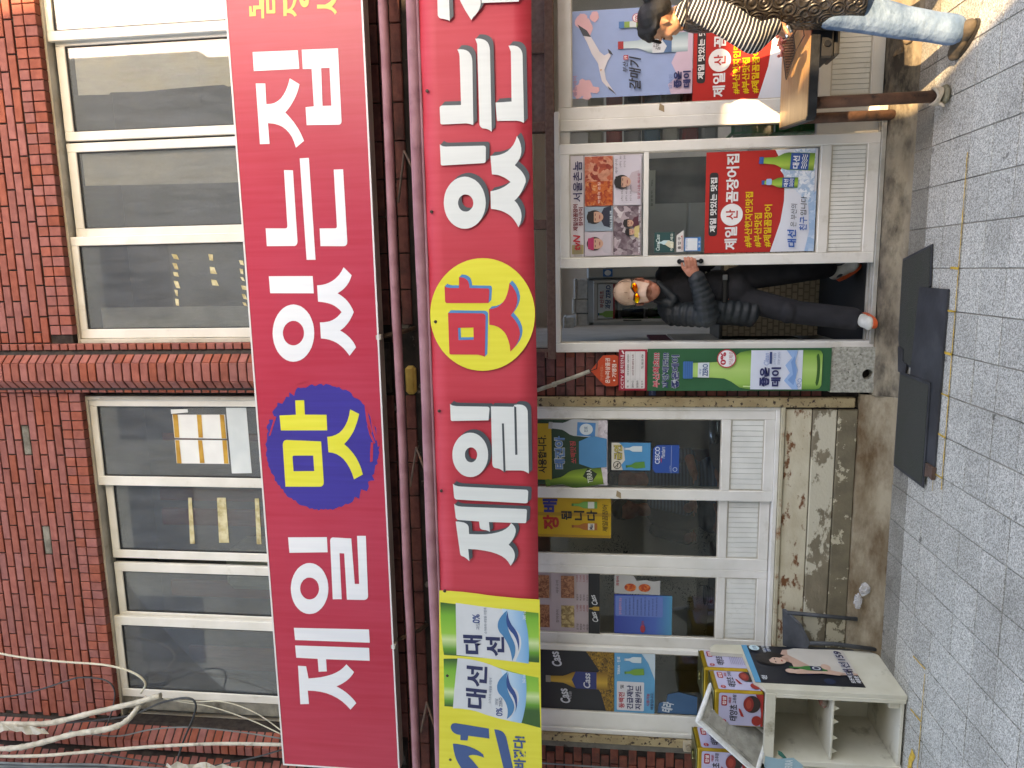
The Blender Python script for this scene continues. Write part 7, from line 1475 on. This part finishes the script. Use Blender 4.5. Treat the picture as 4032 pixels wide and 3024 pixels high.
# ================================================================ people
def organic(mb, name, mats, parent, voxel=.008, it=4):
    """overlapping forms fused into one continuous skin"""
    o = mb.build(name, mats, parent)
    r = o.modifiers.new('fuse', 'REMESH'); r.mode = 'VOXEL'; r.voxel_size = voxel; r.use_smooth_shade = True
    s = o.modifiers.new('smooth', 'SMOOTH'); s.iterations = it; s.factor = .5
    return o
def chain(mb, pts, n=16):
    """pts: (x, y, z, r) joints of a limb"""
    for a, b in zip(pts[:-1], pts[1:]): mb.capsule(a[:3], b[:3], a[3], b[3], n)
    return mb
def puffs(mb, pts, step=.042, flat_=.78):
    """quilted sleeve: a row of fat rings along a limb"""
    for a, b in zip(pts[:-1], pts[1:]):
        A, B_ = Vector(a[:3]), Vector(b[:3]); L_ = (B_ - A).length; n_ = max(1, round(L_ / step)); q = (B_ - A).to_track_quat('Z', 'Y').to_matrix()
        mb.capsule(A, B_, a[3] * .90, b[3] * .90)
        for k in range(n_ + 1):
            t = k / n_; r = a[3] * (1 - t) + b[3] * t
            mb.ellipsoid(A.lerp(B_, t), (r, r, step * flat_), q, 16, 10)
    return mb
M_skin = noisy('weathered_skin', '#a3654f', '#b87a64', 22, 5, .55, .15, 120, c3='#964f3c', s3=16, lo3=.52, hi3=.7)
M_skin2 = noisy('fair_skin', '#b07a5c', '#bd8a6c', 18, 4, .5, .06, 120)
M_hair = noisy('black_hair', '#0d0b0a', '#1a1613', 40, 5, .55, .4, 160, stretch=(1, 1, 6))
M_puff = noisy('navy_quilted_nylon', '#10161b', '#192228', 9, 5, .6, .25, 40)
M_trou = noisy('charcoal_trousers', '#17171c', '#212127', 12, 5, .85, .15, 60)
M_shirt = noisy('black_knit', '#121215', '#1b1b20', 30, 4, .9, .2, 120)
M_cap = noisy('beige_cap_cotton', '#b5957f', '#c6a792', 14, 5, .85, .3, 120)
M_brim = noisy('pale_cap_brim', '#be9a86', '#ccab98', 14, 5, .85, .2, 120)

# ---------------------------------------------------------------- man in the doorway
MN = thing('person', 'man in a beige cap and dark quilted jacket sliding the door open', 'person', (-.2, .1, .12))
bd = MB()
bd.ellipsoid((-.155, .07, 1.625), (.076, .092, .098)).ellipsoid((-.150, .025, 1.548), (.078, .074, .080)).ellipsoid((-.148, .0, 1.500), (.055, .050, .045)).ellipsoid((-.147, -.018, 1.478), (.034, .028, .024))
bd.capsule((-.149, -.038, 1.575), (-.148, -.058, 1.532), .011, .017).ellipsoid((-.163, -.048, 1.530), (.012, .012, .010)).ellipsoid((-.134, -.048, 1.530), (.012, .012, .010))
bd.capsule((-.170, -.030, 1.505), (-.126, -.030, 1.505), .008, .008).capsule((-.166, -.026, 1.494), (-.130, -.026, 1.494), .008, .008)
bd.ellipsoid((-.196, -.012, 1.540), (.030, .034, .030)).ellipsoid((-.104, -.012, 1.540), (.030, .034, .030))
bd.ellipsoid((-.236, .075, 1.585), (.012, .026, .036)).ellipsoid((-.070, .075, 1.585), (.012, .026, .036))
bd.capsule((-.156, .09, 1.53), (-.175, .14, 1.40), .056, .066)
bd.ellipsoid((-.19, .17, 1.27), (.15, .10, .18)).ellipsoid((-.16, .18, 1.0), (.13, .10, .16))
chain(bd, [(-.315, .13, 1.37, .05), (-.315, -.01, 1.14, .04), (-.06, -.075, 1.232, .030)])
chain(bd, [(-.22, .15, .9, .07), (-.31, .08, .55, .055), (-.345, .02, .2, .04)]); chain(bd, [(-.08, .2, .9, .07), (-.04, .25, .56, .055), (-.03, .36, .28, .04)])
# right hand closed round the door handle
bd.ellipsoid((-.022, -.090, 1.262), (.042, .018, .044), Euler((0, -.25, .1)))
for i, z in enumerate((1.306, 1.285, 1.264, 1.244)):
    k = (1.0, 1.06, 1.0, .86)[i]
    chain(bd, [(.004, -.097, z - .006, .0098), (.036 * k + .006, -.100, z + .001, .0095), (.060 * k, -.084, z + .003, .0088), (.058 * k, -.066, z + .003, .008)], 10)
chain(bd, [(-.030, -.082, 1.295, .012), (.000, -.080, 1.318, .0105), (.026, -.076, 1.326, .009)], 10)
organic(bd, 'body', M_skin, MN, .0045, 3)
for x in (-.178, -.120):
    MB().ellipsoid((x, -.028, 1.572), (.011, .006, .006)).build('eye', flat('#2b211c', .2), MN)
hr = MB().ellipsoid((-.153, .088, 1.62), (.083, .086, .085)); hr.build('hair', noisy('grey_hair', '#4a4542', '#6d6763', 60, 4, .6), MN)
# cap: crown, brim, badge
cpm = MB()
cpm.ellipsoid((-.155, .068, 1.662), (.091, .108, .096)).ellipsoid((-.150, .035, 1.690), (.070, .080, .062)).ellipsoid((-.155, .05, 1.63), (.088, .096, .05))
cp = organic(cpm, 'cap', M_cap, MN, .006, 3)
for a in (-1.0, 0.0, 1.0):     # stitched panel seams over the crown
    MB().tube([(-.155 + .094 * math.sin(a) * math.sin(t), .066 - .112 * math.cos(a * .95) * math.sin(t), 1.662 + .099 * math.cos(t)) for t in [.08 + 1.42 * i / 14 for i in range(15)]], .0016, 5).build('seam', flat('#7d5a4c', .9), cp)
MB().ellipsoid((-.155, .066, 1.760), (.008, .008, .004)).build('button', flat('#8a6454', .9), cp)
MB().tube([(-.153 + .086 * u, -.028 + .052 * u * u, 1.650 - .024 * u * u) for u in [-1 + 2 * i / 14 for i in range(15)]], .003, 6).build('brim_seam', flat('#7d5a4c', .9), cp)
br_ = MB(); nu_, nv_ = 12, 7; bvv = []
for t in (0, .004):
    for j in range(nv_ + 1):
        for i in range(nu_ + 1):
            u, v = -1 + 2 * i / nu_, j / nv_
            rr = (.080 - .016 * v) * (1 - .10 * v * v) * (1 if abs(u) < .9 else .97)
            bvv.append((-.153 + rr * u, -.026 + .050 * u * u * (1 - v * .3) - .112 * v * (1 - .12 * u * u), 1.648 - .094 * v - .024 * u * u + t))
m_ = (nu_ + 1) * (nv_ + 1); ff = []
for j in range(nv_):
    for i in range(nu_):
        a = j * (nu_ + 1) + i; ff += [(a, a + nu_ + 1, a + nu_ + 2, a + 1), (m_ + a, m_ + a + 1, m_ + a + nu_ + 2, m_ + a + nu_ + 1)]
br_.mesh(bvv, ff, 0, True); br_.build('brim', M_brim, cp)
s = Sheet((-.185, -.030, 1.655), (1, 0, 0), (0, .35, .94), (0, -.94, .35)); s.poly([(-.012, .006), (-.006, 0), (0, .006), (-.006, .012)], '#8a2f38').text('Col', .004, -.002, .038, .014, '#5a3a38', .01); s.build('cap_badge', parent=cp)
# mirrored sunglasses pushed up on the brim
sgm = thing('sunglasses', 'orange mirrored sunglasses resting on the beige cap', 'sunglasses', (-.16, -.07, 1.62))
Mlens = bpy.data.materials.new('orange_mirror_lens'); nt, b = nodes_of(Mlens); b.inputs['Metallic'].default_value = 1; b.inputs['Roughness'].default_value = .08
nn_ = nt.nodes.new('ShaderNodeTexNoise'); nn_.inputs['Scale'].default_value = 25; cr_ = nt.nodes.new('ShaderNodeValToRGB'); cr_.color_ramp.elements[0].position = .42; cr_.color_ramp.elements[1].position = .6
cr_.color_ramp.elements[0].color = (.95, .12, .01, 1); cr_.color_ramp.elements[1].color = (.95, .62, .02, 1); gp = nt.nodes.new('ShaderNodeNewGeometry'); nt.links.new(gp.outputs['Position'], nn_.inputs['Vector']); nt.links.new(nn_.outputs['Fac'], cr_.inputs[0]); nt.links.new(cr_.outputs[0], b.inputs['Base Color'])
for cx, cz in ((-.190, 1.612), (-.122, 1.626)):
    MB().ellipsoid((cx, -.083, cz), (.033, .010, .023), Euler((-.5, -.12, 0)), 18, 10).build('lens', Mlens, sgm)
MB().tube([(-.224, -.070, 1.612), (-.20, -.086, 1.632), (-.16, -.090, 1.622), (-.125, -.084, 1.648), (-.090, -.070, 1.640)], .004, 7).tube([(-.224, -.070, 1.612), (-.245, -.02, 1.62), (-.25, .06, 1.61)], .0035, 7).tube([(-.090, -.070, 1.640), (-.065, -.02, 1.645), (-.06, .06, 1.64)], .0035, 7).build('frame', flat('#141416', .3), sgm)
# clothes
sh = MB(); sh.ellipsoid((-.17, .165, 1.27), (.145, .115, .19)).ellipsoid((-.15, .175, 1.06), (.135, .115, .14)).capsule((-.165, .105, 1.44), (-.175, .14, 1.38), .066, .085)
sh.ellipsoid((-.06, .2, 1.38), (.075, .09, .09)); chain(sh, [(-.02, .21, 1.38, .075), (.04, .24, 1.12, .065)])
organic(sh, 'shirt', M_shirt, MN, .008)
jk = MB()
puffs(jk, [(-.305, .12, 1.36, .088), (-.315, -.01, 1.15, .082)], .046); puffs(jk, [(-.315, -.01, 1.15, .082), (-.20, -.055, 1.18, .070), (-.066, -.078, 1.232, .056)], .040)
jk.ellipsoid((-.26, .16, 1.36), (.11, .115, .10)).ellipsoid((-.27, .17, 1.24), (.105, .125, .14)).ellipsoid((-.05, .235, 1.30), (.10, .09, .17)).ellipsoid((-.16, .22, 1.36), (.15, .08, .10))
for k in range(8):
    z = 1.20 - .052 * k; jk.ellipsoid((-.285 - .003 * k, .135, z), (.088 + .002 * k, .105, .044), Euler((0, .22, 0)), 18, 10)
jk.capsule((-.285, .135, 1.18), (-.305, .135, .88), .088, .094); jk.capsule((-.10, .065, 1.46), (-.20, .04, 1.36), .022, .03).capsule((-.21, .085, 1.47), (-.235, .05, 1.38), .024, .03)
organic(jk, 'jacket', M_puff, MN, .0065, 2)
pt = MB(); pt.ellipsoid((-.145, .175, .95), (.145, .115, .11))
chain(pt, [(-.215, .16, .90, .088), (-.305, .085, .56, .078), (-.345, .035, .23, .074)]); chain(pt, [(-.075, .2, .90, .088), (-.045, .25, .56, .078), (-.02, .37, .30, .07)])
pt.ellipsoid((-.30, .075, .62), (.078, .08, .06)).ellipsoid((-.35, .03, .22), (.074, .076, .035)).ellipsoid((-.33, .05, .33), (.073, .07, .04))
organic(pt, 'trousers', M_trou, MN, .008)
MB().bbox(-.235, .052, 1.018, -.055, .075, 1.045, .004).build('belt', flat('#15130f', .4), MN)
MB().bbox(-.085, .046, 1.016, -.050, .054, 1.047, .002).build('buckle', flat('#8a8a88', .3, .9), MN)
M_shoe = noisy('white_sneaker', '#b9b8b0', '#cbcac3', 20, 5, .7, .2, 90); M_sole = flat('#d0562a', .5)
def sneaker(heel, toe, up, label=None):
    heel, toe, up = Vector(heel), Vector(toe), Vector(up).normalized(); d = toe - heel; L_ = d.length; d.normalize(); w = d.cross(up).normalized(); up = w.cross(d)
    R_ = Matrix((w, d, up)).transposed()
    m = MB(); P = lambda f, h, s_=0: heel + d * L_ * f + up * h + w * s_
    m.ellipsoid(P(.22, .050), (.040, .075, .042), R_).ellipsoid(P(.55, .042), (.043, .09, .036), R_).ellipsoid(P(.80, .034), (.045, .055, .028), R_).ellipsoid(P(.15, .085), (.038, .045, .03), R_)
    sho = organic(m, 'shoe', M_shoe, MN, .006, 2)
    so = MB(); out = []
    for k in range(22):
        a = 2 * math.pi * k / 22; out.append(P(.5 + .53 * math.sin(a), .0, (.047 - .006 * math.cos(2 * a)) * math.cos(a)))
    so.prism(out, up * .024); so.build('sole', M_sole, sho)
    tr2 = MB(); tr2.ellipsoid(P(.34, .045, .012), (.035, .05, .014), R_).ellipsoid(P(.34, .045, -.012), (.035, .05, .014), R_); tr2.build('shoe_trim', flat('#23232c', .6), sho)
sneaker((-.335, .10, .141), (-.372, -.155, .141), (0, 0, 1))
sneaker((-.10, .42, .20), (-.015, .26, .112), (.35, .2, 1))

# ---------------------------------------------------------------- woman at the grill
WN = thing('person', 'woman in a black quilted vest and striped sleeves cooking at the grill table', 'person', (1.3, -.7, 0))
HC = Vector((1.305, -.69, 1.53)); HR = Matrix.Rotation(math.radians(-36), 3, 'Z') @ Matrix.Rotation(math.radians(-16), 3, 'Y')
def head_mb(fn):
    """forms laid out for a face looking along -x from the origin, then turned with the head"""
    m = MB(); fn(m); m.v = [tuple(HC + HR @ Vector(p)) for p in m.v]; return m
def face(m):
    m.ellipsoid((.005, 0, .022), (.094, .076, .088)).ellipsoid((-.040, 0, -.030), (.056, .060, .078)).ellipsoid((-.068, 0, -.092), (.024, .030, .020)).ellipsoid((-.03, 0, -.075), (.05, .05, .03))
    m.capsule((-.094, 0, .004), (-.110, 0, -.030), .0095, .0125).ellipsoid((-.092, 0, -.056), (.010, .020, .007)).ellipsoid((-.089, 0, -.068), (.010, .018, .007))
    for sd in (-1, 1):
        m.ellipsoid((-.060, sd * .036, -.028), (.026, .022, .024)).ellipsoid((.012, sd * .070, -.012), (.014, .006, .026), Euler((0, .3, sd * -.3))).ellipsoid((.006, sd * .072, -.034), (.008, .006, .009)).ellipsoid((-.078, sd * .030, .022), (.018, .024, .010))
wb = head_mb(face)
wb.capsule((1.318, -.68, 1.47), (1.345, -.665, 1.36), .048, .056)
wb.ellipsoid((1.37, -.68, 1.2), (.12, .15, .2)).ellipsoid((1.38, -.68, .85), (.13, .15, .25))
chain(wb, [(1.30, -.82, 1.31, .045), (1.135, -.86, 1.085, .04), (1.20, -.80, .965, .028)])
chain(wb, [(1.31, -.72, .65, .085), (1.215, -.73, .34, .06), (1.158, -.745, .10, .045)]); chain(wb, [(1.47, -.62, .65, .085), (1.52, -.56, .36, .06), (1.56, -.52, .1, .045)])
# left hand round the handle of the pan
wb.ellipsoid((1.207, -.785, .935), (.022, .030, .038), Euler((.2, .2, 0)))
for i in range(4):
    q = .012 * i
    chain(wb, [(1.192, -.812 + q * 1.3, .918 - q * .2, .0095), (1.168, -.812 + q * 1.4, .905 - q * .3, .009), (1.160, -.798 + q * 1.4, .890, .008), (1.172, -.788 + q * 1.3, .880, .0075)], 10)
chain(wb, [(1.206, -.765, .948, .011), (1.182, -.752, .93, .0095), (1.168, -.754, .912, .0085)], 10)
organic(wb, 'body', M_skin2, WN, .005, 3)
for sd in (-1, 1): head_mb(lambda m: m.ellipsoid((-.090, sd * .030, .004), (.006, .011, .005))).build('eye', flat('#1b1412', .2), WN)
def hairdo(m):
    m.ellipsoid((.022, 0, .040), (.092, .084, .080)).ellipsoid((.060, 0, .005), (.062, .074, .075)).ellipsoid((-.035, 0, .075), (.060, .072, .036))
    rnd = random.Random(4)
    for k in range(26):     # locks combed from the brow over the ears to the tie at the back
        sd = -1 if k % 2 else 1; t = (k // 2) / 12
        a, b_, c = Vector((-.085 + .05 * t, sd * (.012 + .055 * t), .078 - .04 * t)), Vector((.0 + .02 * t, sd * (.03 + .056 * t), .118 - .095 * t)), Vector((.118, sd * .016, .045 - .035 * t))
        p = smooth_path([a, a.lerp(b_, .5) + Vector((0, sd * .008, .016)), b_, c], 5); m.tube(p, [.004 + .006 * math.sin(math.pi * min(1, .12 + i / len(p))) for i in range(len(p))], 7)
    for k in range(7):      # loose fringe
        y = rnd.uniform(-.06, .06); m.capsule((-.075, y, .068), (-.104 + rnd.uniform(0, .02), y * 1.15, .012 + rnd.uniform(0, .03)), .008, .003, 7)
    m.ellipsoid((.128, 0, .04), (.028, .028, .028)); m.capsule((.14, 0, .035), (.20, .01, -.03), .030, .022); m.capsule((.20, .01, -.03), (.21, .012, -.10), .022, .008)
organic(head_mb(hairdo), 'hair', M_hair, WN, .0045, 1)
head_mb(lambda m: m.lathe([(.020, 0), (.027, .008), (.020, .016)], (.118, 0, .042), 14, axis='x')).build('hair_tie', flat('#1a1410'), WN)
# striped sleeve
M_str = bpy.data.materials.new('navy_white_stripes'); nt, b = nodes_of(M_str)
gp = nt.nodes.new('ShaderNodeNewGeometry'); mp = nt.nodes.new('ShaderNodeMapping'); mp.inputs['Rotation'].default_value = (0, math.radians(-22), 0)
nt.links.new(gp.outputs['Position'], mp.inputs[0])
nz_ = nt.nodes.new('ShaderNodeTexNoise'); nz_.inputs['Scale'].default_value = 5; nt.links.new(gp.outputs['Position'], nz_.inputs['Vector'])
vm = nt.nodes.new('ShaderNodeVectorMath'); vm.operation = 'MULTIPLY_ADD'; vm.inputs[1].default_value = (.03, .03, .03); nt.links.new(nz_.outputs['Color'], vm.inputs[0]); nt.links.new(mp.outputs[0], vm.inputs[2])
wv = nt.nodes.new('ShaderNodeTexWave'); wv.bands_direction = 'Z'; wv.inputs['Scale'].default_value = 16; nt.links.new(vm.outputs[0], wv.inputs['Vector'])
cr_ = nt.nodes.new('ShaderNodeValToRGB'); cr_.color_ramp.interpolation = 'CONSTANT'; cr_.color_ramp.elements[0].color = (*hexlin('#16171f'), 1); cr_.color_ramp.elements[1].position = .80; cr_.color_ramp.elements[1].color = (*hexlin('#c9c4ba'), 1)
nt.links.new(wv.outputs['Fac'], cr_.inputs[0]); nt.links.new(cr_.outputs[0], b.inputs['Base Color']); b.inputs['Roughness'].default_value = .85
sl = MB(); chain(sl, [(1.315, -.79, 1.335, .070), (1.225, -.84, 1.20, .078), (1.135, -.86, 1.085, .072), (1.20, -.805, .975, .044)])
sl.ellipsoid((1.16, -.86, 1.10), (.075, .06, .09), Euler((0, .6, 0))).capsule((1.32, -.69, 1.42), (1.345, -.67, 1.38), .058, .066)
organic(sl, 'striped_top', M_str, WN, .007, 3)
# quilted vest: swirls pressed into black nylon
M_vest = bpy.data.materials.new('black_quilted_vest'); nt, b = nodes_of(M_vest)
gp = nt.nodes.new('ShaderNodeNewGeometry'); vo = nt.nodes.new('ShaderNodeTexVoronoi'); vo.inputs['Scale'].default_value = 15; nt.links.new(gp.outputs['Position'], vo.inputs['Vector'])
ml = nt.nodes.new('ShaderNodeMath'); ml.operation = 'MULTIPLY'; ml.inputs[1].default_value = 24; nt.links.new(vo.outputs['Distance'], ml.inputs[0])
sn = nt.nodes.new('ShaderNodeMath'); sn.operation = 'SINE'; nt.links.new(ml.outputs[0], sn.inputs[0])
nz_ = nt.nodes.new('ShaderNodeTexNoise'); nz_.inputs['Scale'].default_value = 60; nt.links.new(gp.outputs['Position'], nz_.inputs['Vector'])
ad = nt.nodes.new('ShaderNodeMath'); ad.operation = 'MULTIPLY_ADD'; ad.inputs[1].default_value = .5; nt.links.new(nz_.outputs['Fac'], ad.inputs[0]); nt.links.new(sn.outputs[0], ad.inputs[2])
bp = nt.nodes.new('ShaderNodeBump'); bp.inputs['Strength'].default_value = .7; bp.inputs['Distance'].default_value = .005; nt.links.new(ad.outputs[0], bp.inputs['Height']); nt.links.new(bp.outputs[0], b.inputs['Normal'])
b.inputs['Base Color'].default_value = (*hexlin('#2a2521'), 1); b.inputs['Roughness'].default_value = .38
vt = MB(); rings = [(1.40, 1.335, -.675, .070, .085), (1.365, 1.338, -.685, .088, .135), (1.30, 1.350, -.685, .100, .165), (1.20, 1.368, -.685, .118, .160), (1.08, 1.385, -.685, .135, .162), (.95, 1.390, -.69, .140, .168), (.80, 1.385, -.695, .150, .178), (.66, 1.385, -.70, .160, .188), (.545, 1.38, -.70, .168, .195)]
nr = 40; vb = []
for z, cx, cy, rx, ry in rings:
    for k in range(nr):
        a = 2 * math.pi * k / nr; wob = 1 + .018 * math.sin(5 * a + z * 9) + .012 * math.sin(9 * a - z * 14)
        vb.append((cx + rx * wob * math.cos(a), cy + ry * wob * math.sin(a), z + .01 * math.sin(3 * a) * (z < .6)))
vt.mesh(vb, [(i * nr + k, i * nr + (k + 1) % nr, (i + 1) * nr + (k + 1) % nr, (i + 1) * nr + k) for i in range(len(rings) - 1) for k in range(nr)], 0, True)
vo_ = vt.build('vest', M_vest, WN); vo_.modifiers.new('subdivide', 'SUBSURF').render_levels = 2; vo_.modifiers['subdivide'].levels = 2
md = vo_.modifiers.new('thickness', 'SOLIDIFY'); md.thickness = .012
MB().tube([(1.255, -.80, 1.33), (1.24, -.815, 1.22), (1.25, -.83, 1.1), (1.29, -.83, 1.12), (1.325, -.835, 1.24), (1.30, -.825, 1.33), (1.255, -.80, 1.33)], .006, 7).build('vest_piping', flat('#17130f', .5), WN)
M_jean = noisy('light_denim', '#5d7590', '#768ca5', 9, 6, .9, .8, 26, c3='#465f7c', s3=5, lo3=.48, hi3=.66, stretch=(1, 1, 1.6))
jn = MB(); jn.ellipsoid((1.375, -.68, .68), (.13, .14, .12)); chain(jn, [(1.305, -.72, .66, .105), (1.255, -.725, .48, .088), (1.212, -.73, .33, .078), (1.178, -.74, .18, .072), (1.158, -.747, .095, .074)]); chain(jn, [(1.47, -.62, .66, .105), (1.52, -.56, .36, .08), (1.56, -.52, .1, .072)])
for k in range(5): jn.capsule((1.225 - .012 * k, -.80 + .004 * k, .40 - .028 * k), (1.29 - .012 * k, -.79 + .002 * k, .415 - .028 * k), .012, .008)
organic(jn, 'jeans', M_jean, WN, .007, 2)
M_suede = noisy('brown_suede', '#4a4034', '#5c5042', 18, 5, .9, .3, 90)
for hx, hy, tx, ty in ((1.172, -.835, 1.058, -.600), (1.60, -.60, 1.52, -.36)):
    h, t = Vector((hx, hy, 0)), Vector((tx, ty, 0)); d = (t - h); L_ = d.length; d.normalize(); w = Vector((d.y, -d.x, 0)); R_ = Matrix((w, d, Vector((0, 0, 1)))).transposed()
    sm_ = MB(); sm_.ellipsoid(h + d * L_ * .25 + Vector((0, 0, .035)), (.040, .068, .040), R_).ellipsoid(h + d * L_ * .6 + Vector((0, 0, .030)), (.046, .085, .034), R_).ellipsoid(h + d * L_ * .8 + Vector((0, 0, .026)), (.045, .052, .028), R_)
    sho = organic(sm_, 'shoe', M_suede, WN, .006, 3)
    so = MB(); so.prism([h + d * L_ * (.5 + .51 * math.sin(2 * math.pi * k / 22)) + w * (.047 * math.cos(2 * math.pi * k / 22)) + Vector((0, 0, .002)) for k in range(22)], (0, 0, .014)); so.build('sole', flat('#2a2520', .7), sho)
pan = thing('ladle', 'shiny steel ladle held in the woman\'s hand above the grill', 'ladle', (1.17, -.78, .87))
MB().lathe([(.0, -.030), (.022, -.027), (.036, -.012), (.040, .008), (.038, .008), (.034, -.010), (.0, -.024)], (1.185, -.775, .905), 20).build('bowl', flat('#c4c8ca', .15, 1.0), pan)
MB().tube([(1.22, -.775, .912), (1.25, -.74, .95), (1.28, -.70, .99)], .006, 8).build('handle', flat('#b4b8ba', .2, 1.0), pan)

# ---------------------------------------------------------------- guests indoors, seen dimly through the glass
def guest(label, x, y, zh, shirt, turn):
    g = thing('person', label, 'person', (x, y, .45), 'guests sitting indoors')
    m = MB(); m.ellipsoid((x, y, zh), (.078, .09, .105)).ellipsoid((x + .03 * turn, y - .05, zh - .04), (.05, .05, .07)).capsule((x + .045 * turn, y - .09, zh - .01), (x + .05 * turn, y - .10, zh - .035), .009, .012).ellipsoid((x - .07, y, zh - .01), (.012, .02, .03)).ellipsoid((x + .07, y, zh - .01), (.012, .02, .03))
    m.capsule((x, y + .01, zh - .08), (x, y + .03, zh - .2), .05, .06).ellipsoid((x, y + .04, zh - .42), (.18, .11, .26)).ellipsoid((x, y + .02, zh - .72), (.18, .16, .14))
    for sd in (-1, 1):
        chain(m, [(x + sd * .18, y + .03, zh - .26, .045), (x + sd * .22, y - .04, zh - .50, .04), (x + sd * .12, y - .24, zh - .52, .03)])
        for q in range(4): chain(m, [(x + sd * (.10 + .014 * q), y - .25, zh - .52, .010), (x + sd * (.095 + .014 * q), y - .30, zh - .53, .008)], 8)
        chain(m, [(x + sd * .16, y - .26, zh - .51, .011), (x + sd * .06, y - .28, zh - .515, .009)], 8)
        chain(m, [(x + sd * .09, y, zh - .76, .075), (x + sd * .11, y - .32, zh - .78, .06), (x + sd * .11, y - .30, .16, .045)])
    organic(m, 'body', M_skin, g, .009, 3)
    h_ = MB().ellipsoid((x, y + .02, zh + .03), (.09, .098, .10)).ellipsoid((x, y - .02, zh + .07), (.075, .08, .05)); organic(h_, 'hair', M_hair, g, .009, 2)
    c = MB().ellipsoid((x, y + .04, zh - .42), (.195, .125, .27)).ellipsoid((x, y + .03, zh - .70), (.19, .17, .14))
    for sd in (-1, 1): chain(c, [(x + sd * .18, y + .03, zh - .25, .062), (x + sd * .22, y - .04, zh - .50, .056)])
    organic(c, 'shirt', shirt, g, .01, 3)
M_gs = bpy.data.materials.new('blue_striped_knit'); nt, b = nodes_of(M_gs); gp = nt.nodes.new('ShaderNodeNewGeometry'); wv = nt.nodes.new('ShaderNodeTexWave'); wv.bands_direction = 'Z'; wv.inputs['Scale'].default_value = 12; nt.links.new(gp.outputs['Position'], wv.inputs['Vector'])
cr_ = nt.nodes.new('ShaderNodeValToRGB'); cr_.color_ramp.elements[0].color = (*hexlin('#22304a'), 1); cr_.color_ramp.elements[1].color = (*hexlin('#3f5878'), 1); nt.links.new(wv.outputs['Fac'], cr_.inputs[0]); nt.links.new(cr_.outputs[0], b.inputs['Base Color']); b.inputs['Roughness'].default_value = .9
guest('guest with black hair in a blue striped top seated below the yellow notice', -1.66, .75, 1.66, M_gs, -1)
guest('guest with dark hair in dark clothes seated behind the left stile of the yellow notice', -2.0, 1.0, 1.62, noisy('dark_coat', '#1b1c20', '#25262b', 10, 4, .9), 1)
for x, y, lb in ((-1.66, .79, 'dark chair under the guest in the striped top'), (-2.0, 1.04, 'dark chair under the guest in dark clothes')):
    c = thing('chair', lb, 'chair', (x, y, .1), 'chairs indoors')
    MB().bbox(x - .2, y - .2, .70, x + .2, y + .2, .76, .01).build('seat', flat('#3a2a2c'), c)
    MB().bbox(x - .19, y + .20, .76, x + .19, y + .23, 1.22, .01).build('backrest', flat('#5a2a34'), c)
    for a in (-.17, .17):
        for e_ in (-.17, .17): MB().tube([(x + a, y + e_, .1), (x + a, y + e_, .70)], .013, 8).build('leg', flat('#55565a', .4, .6), c)
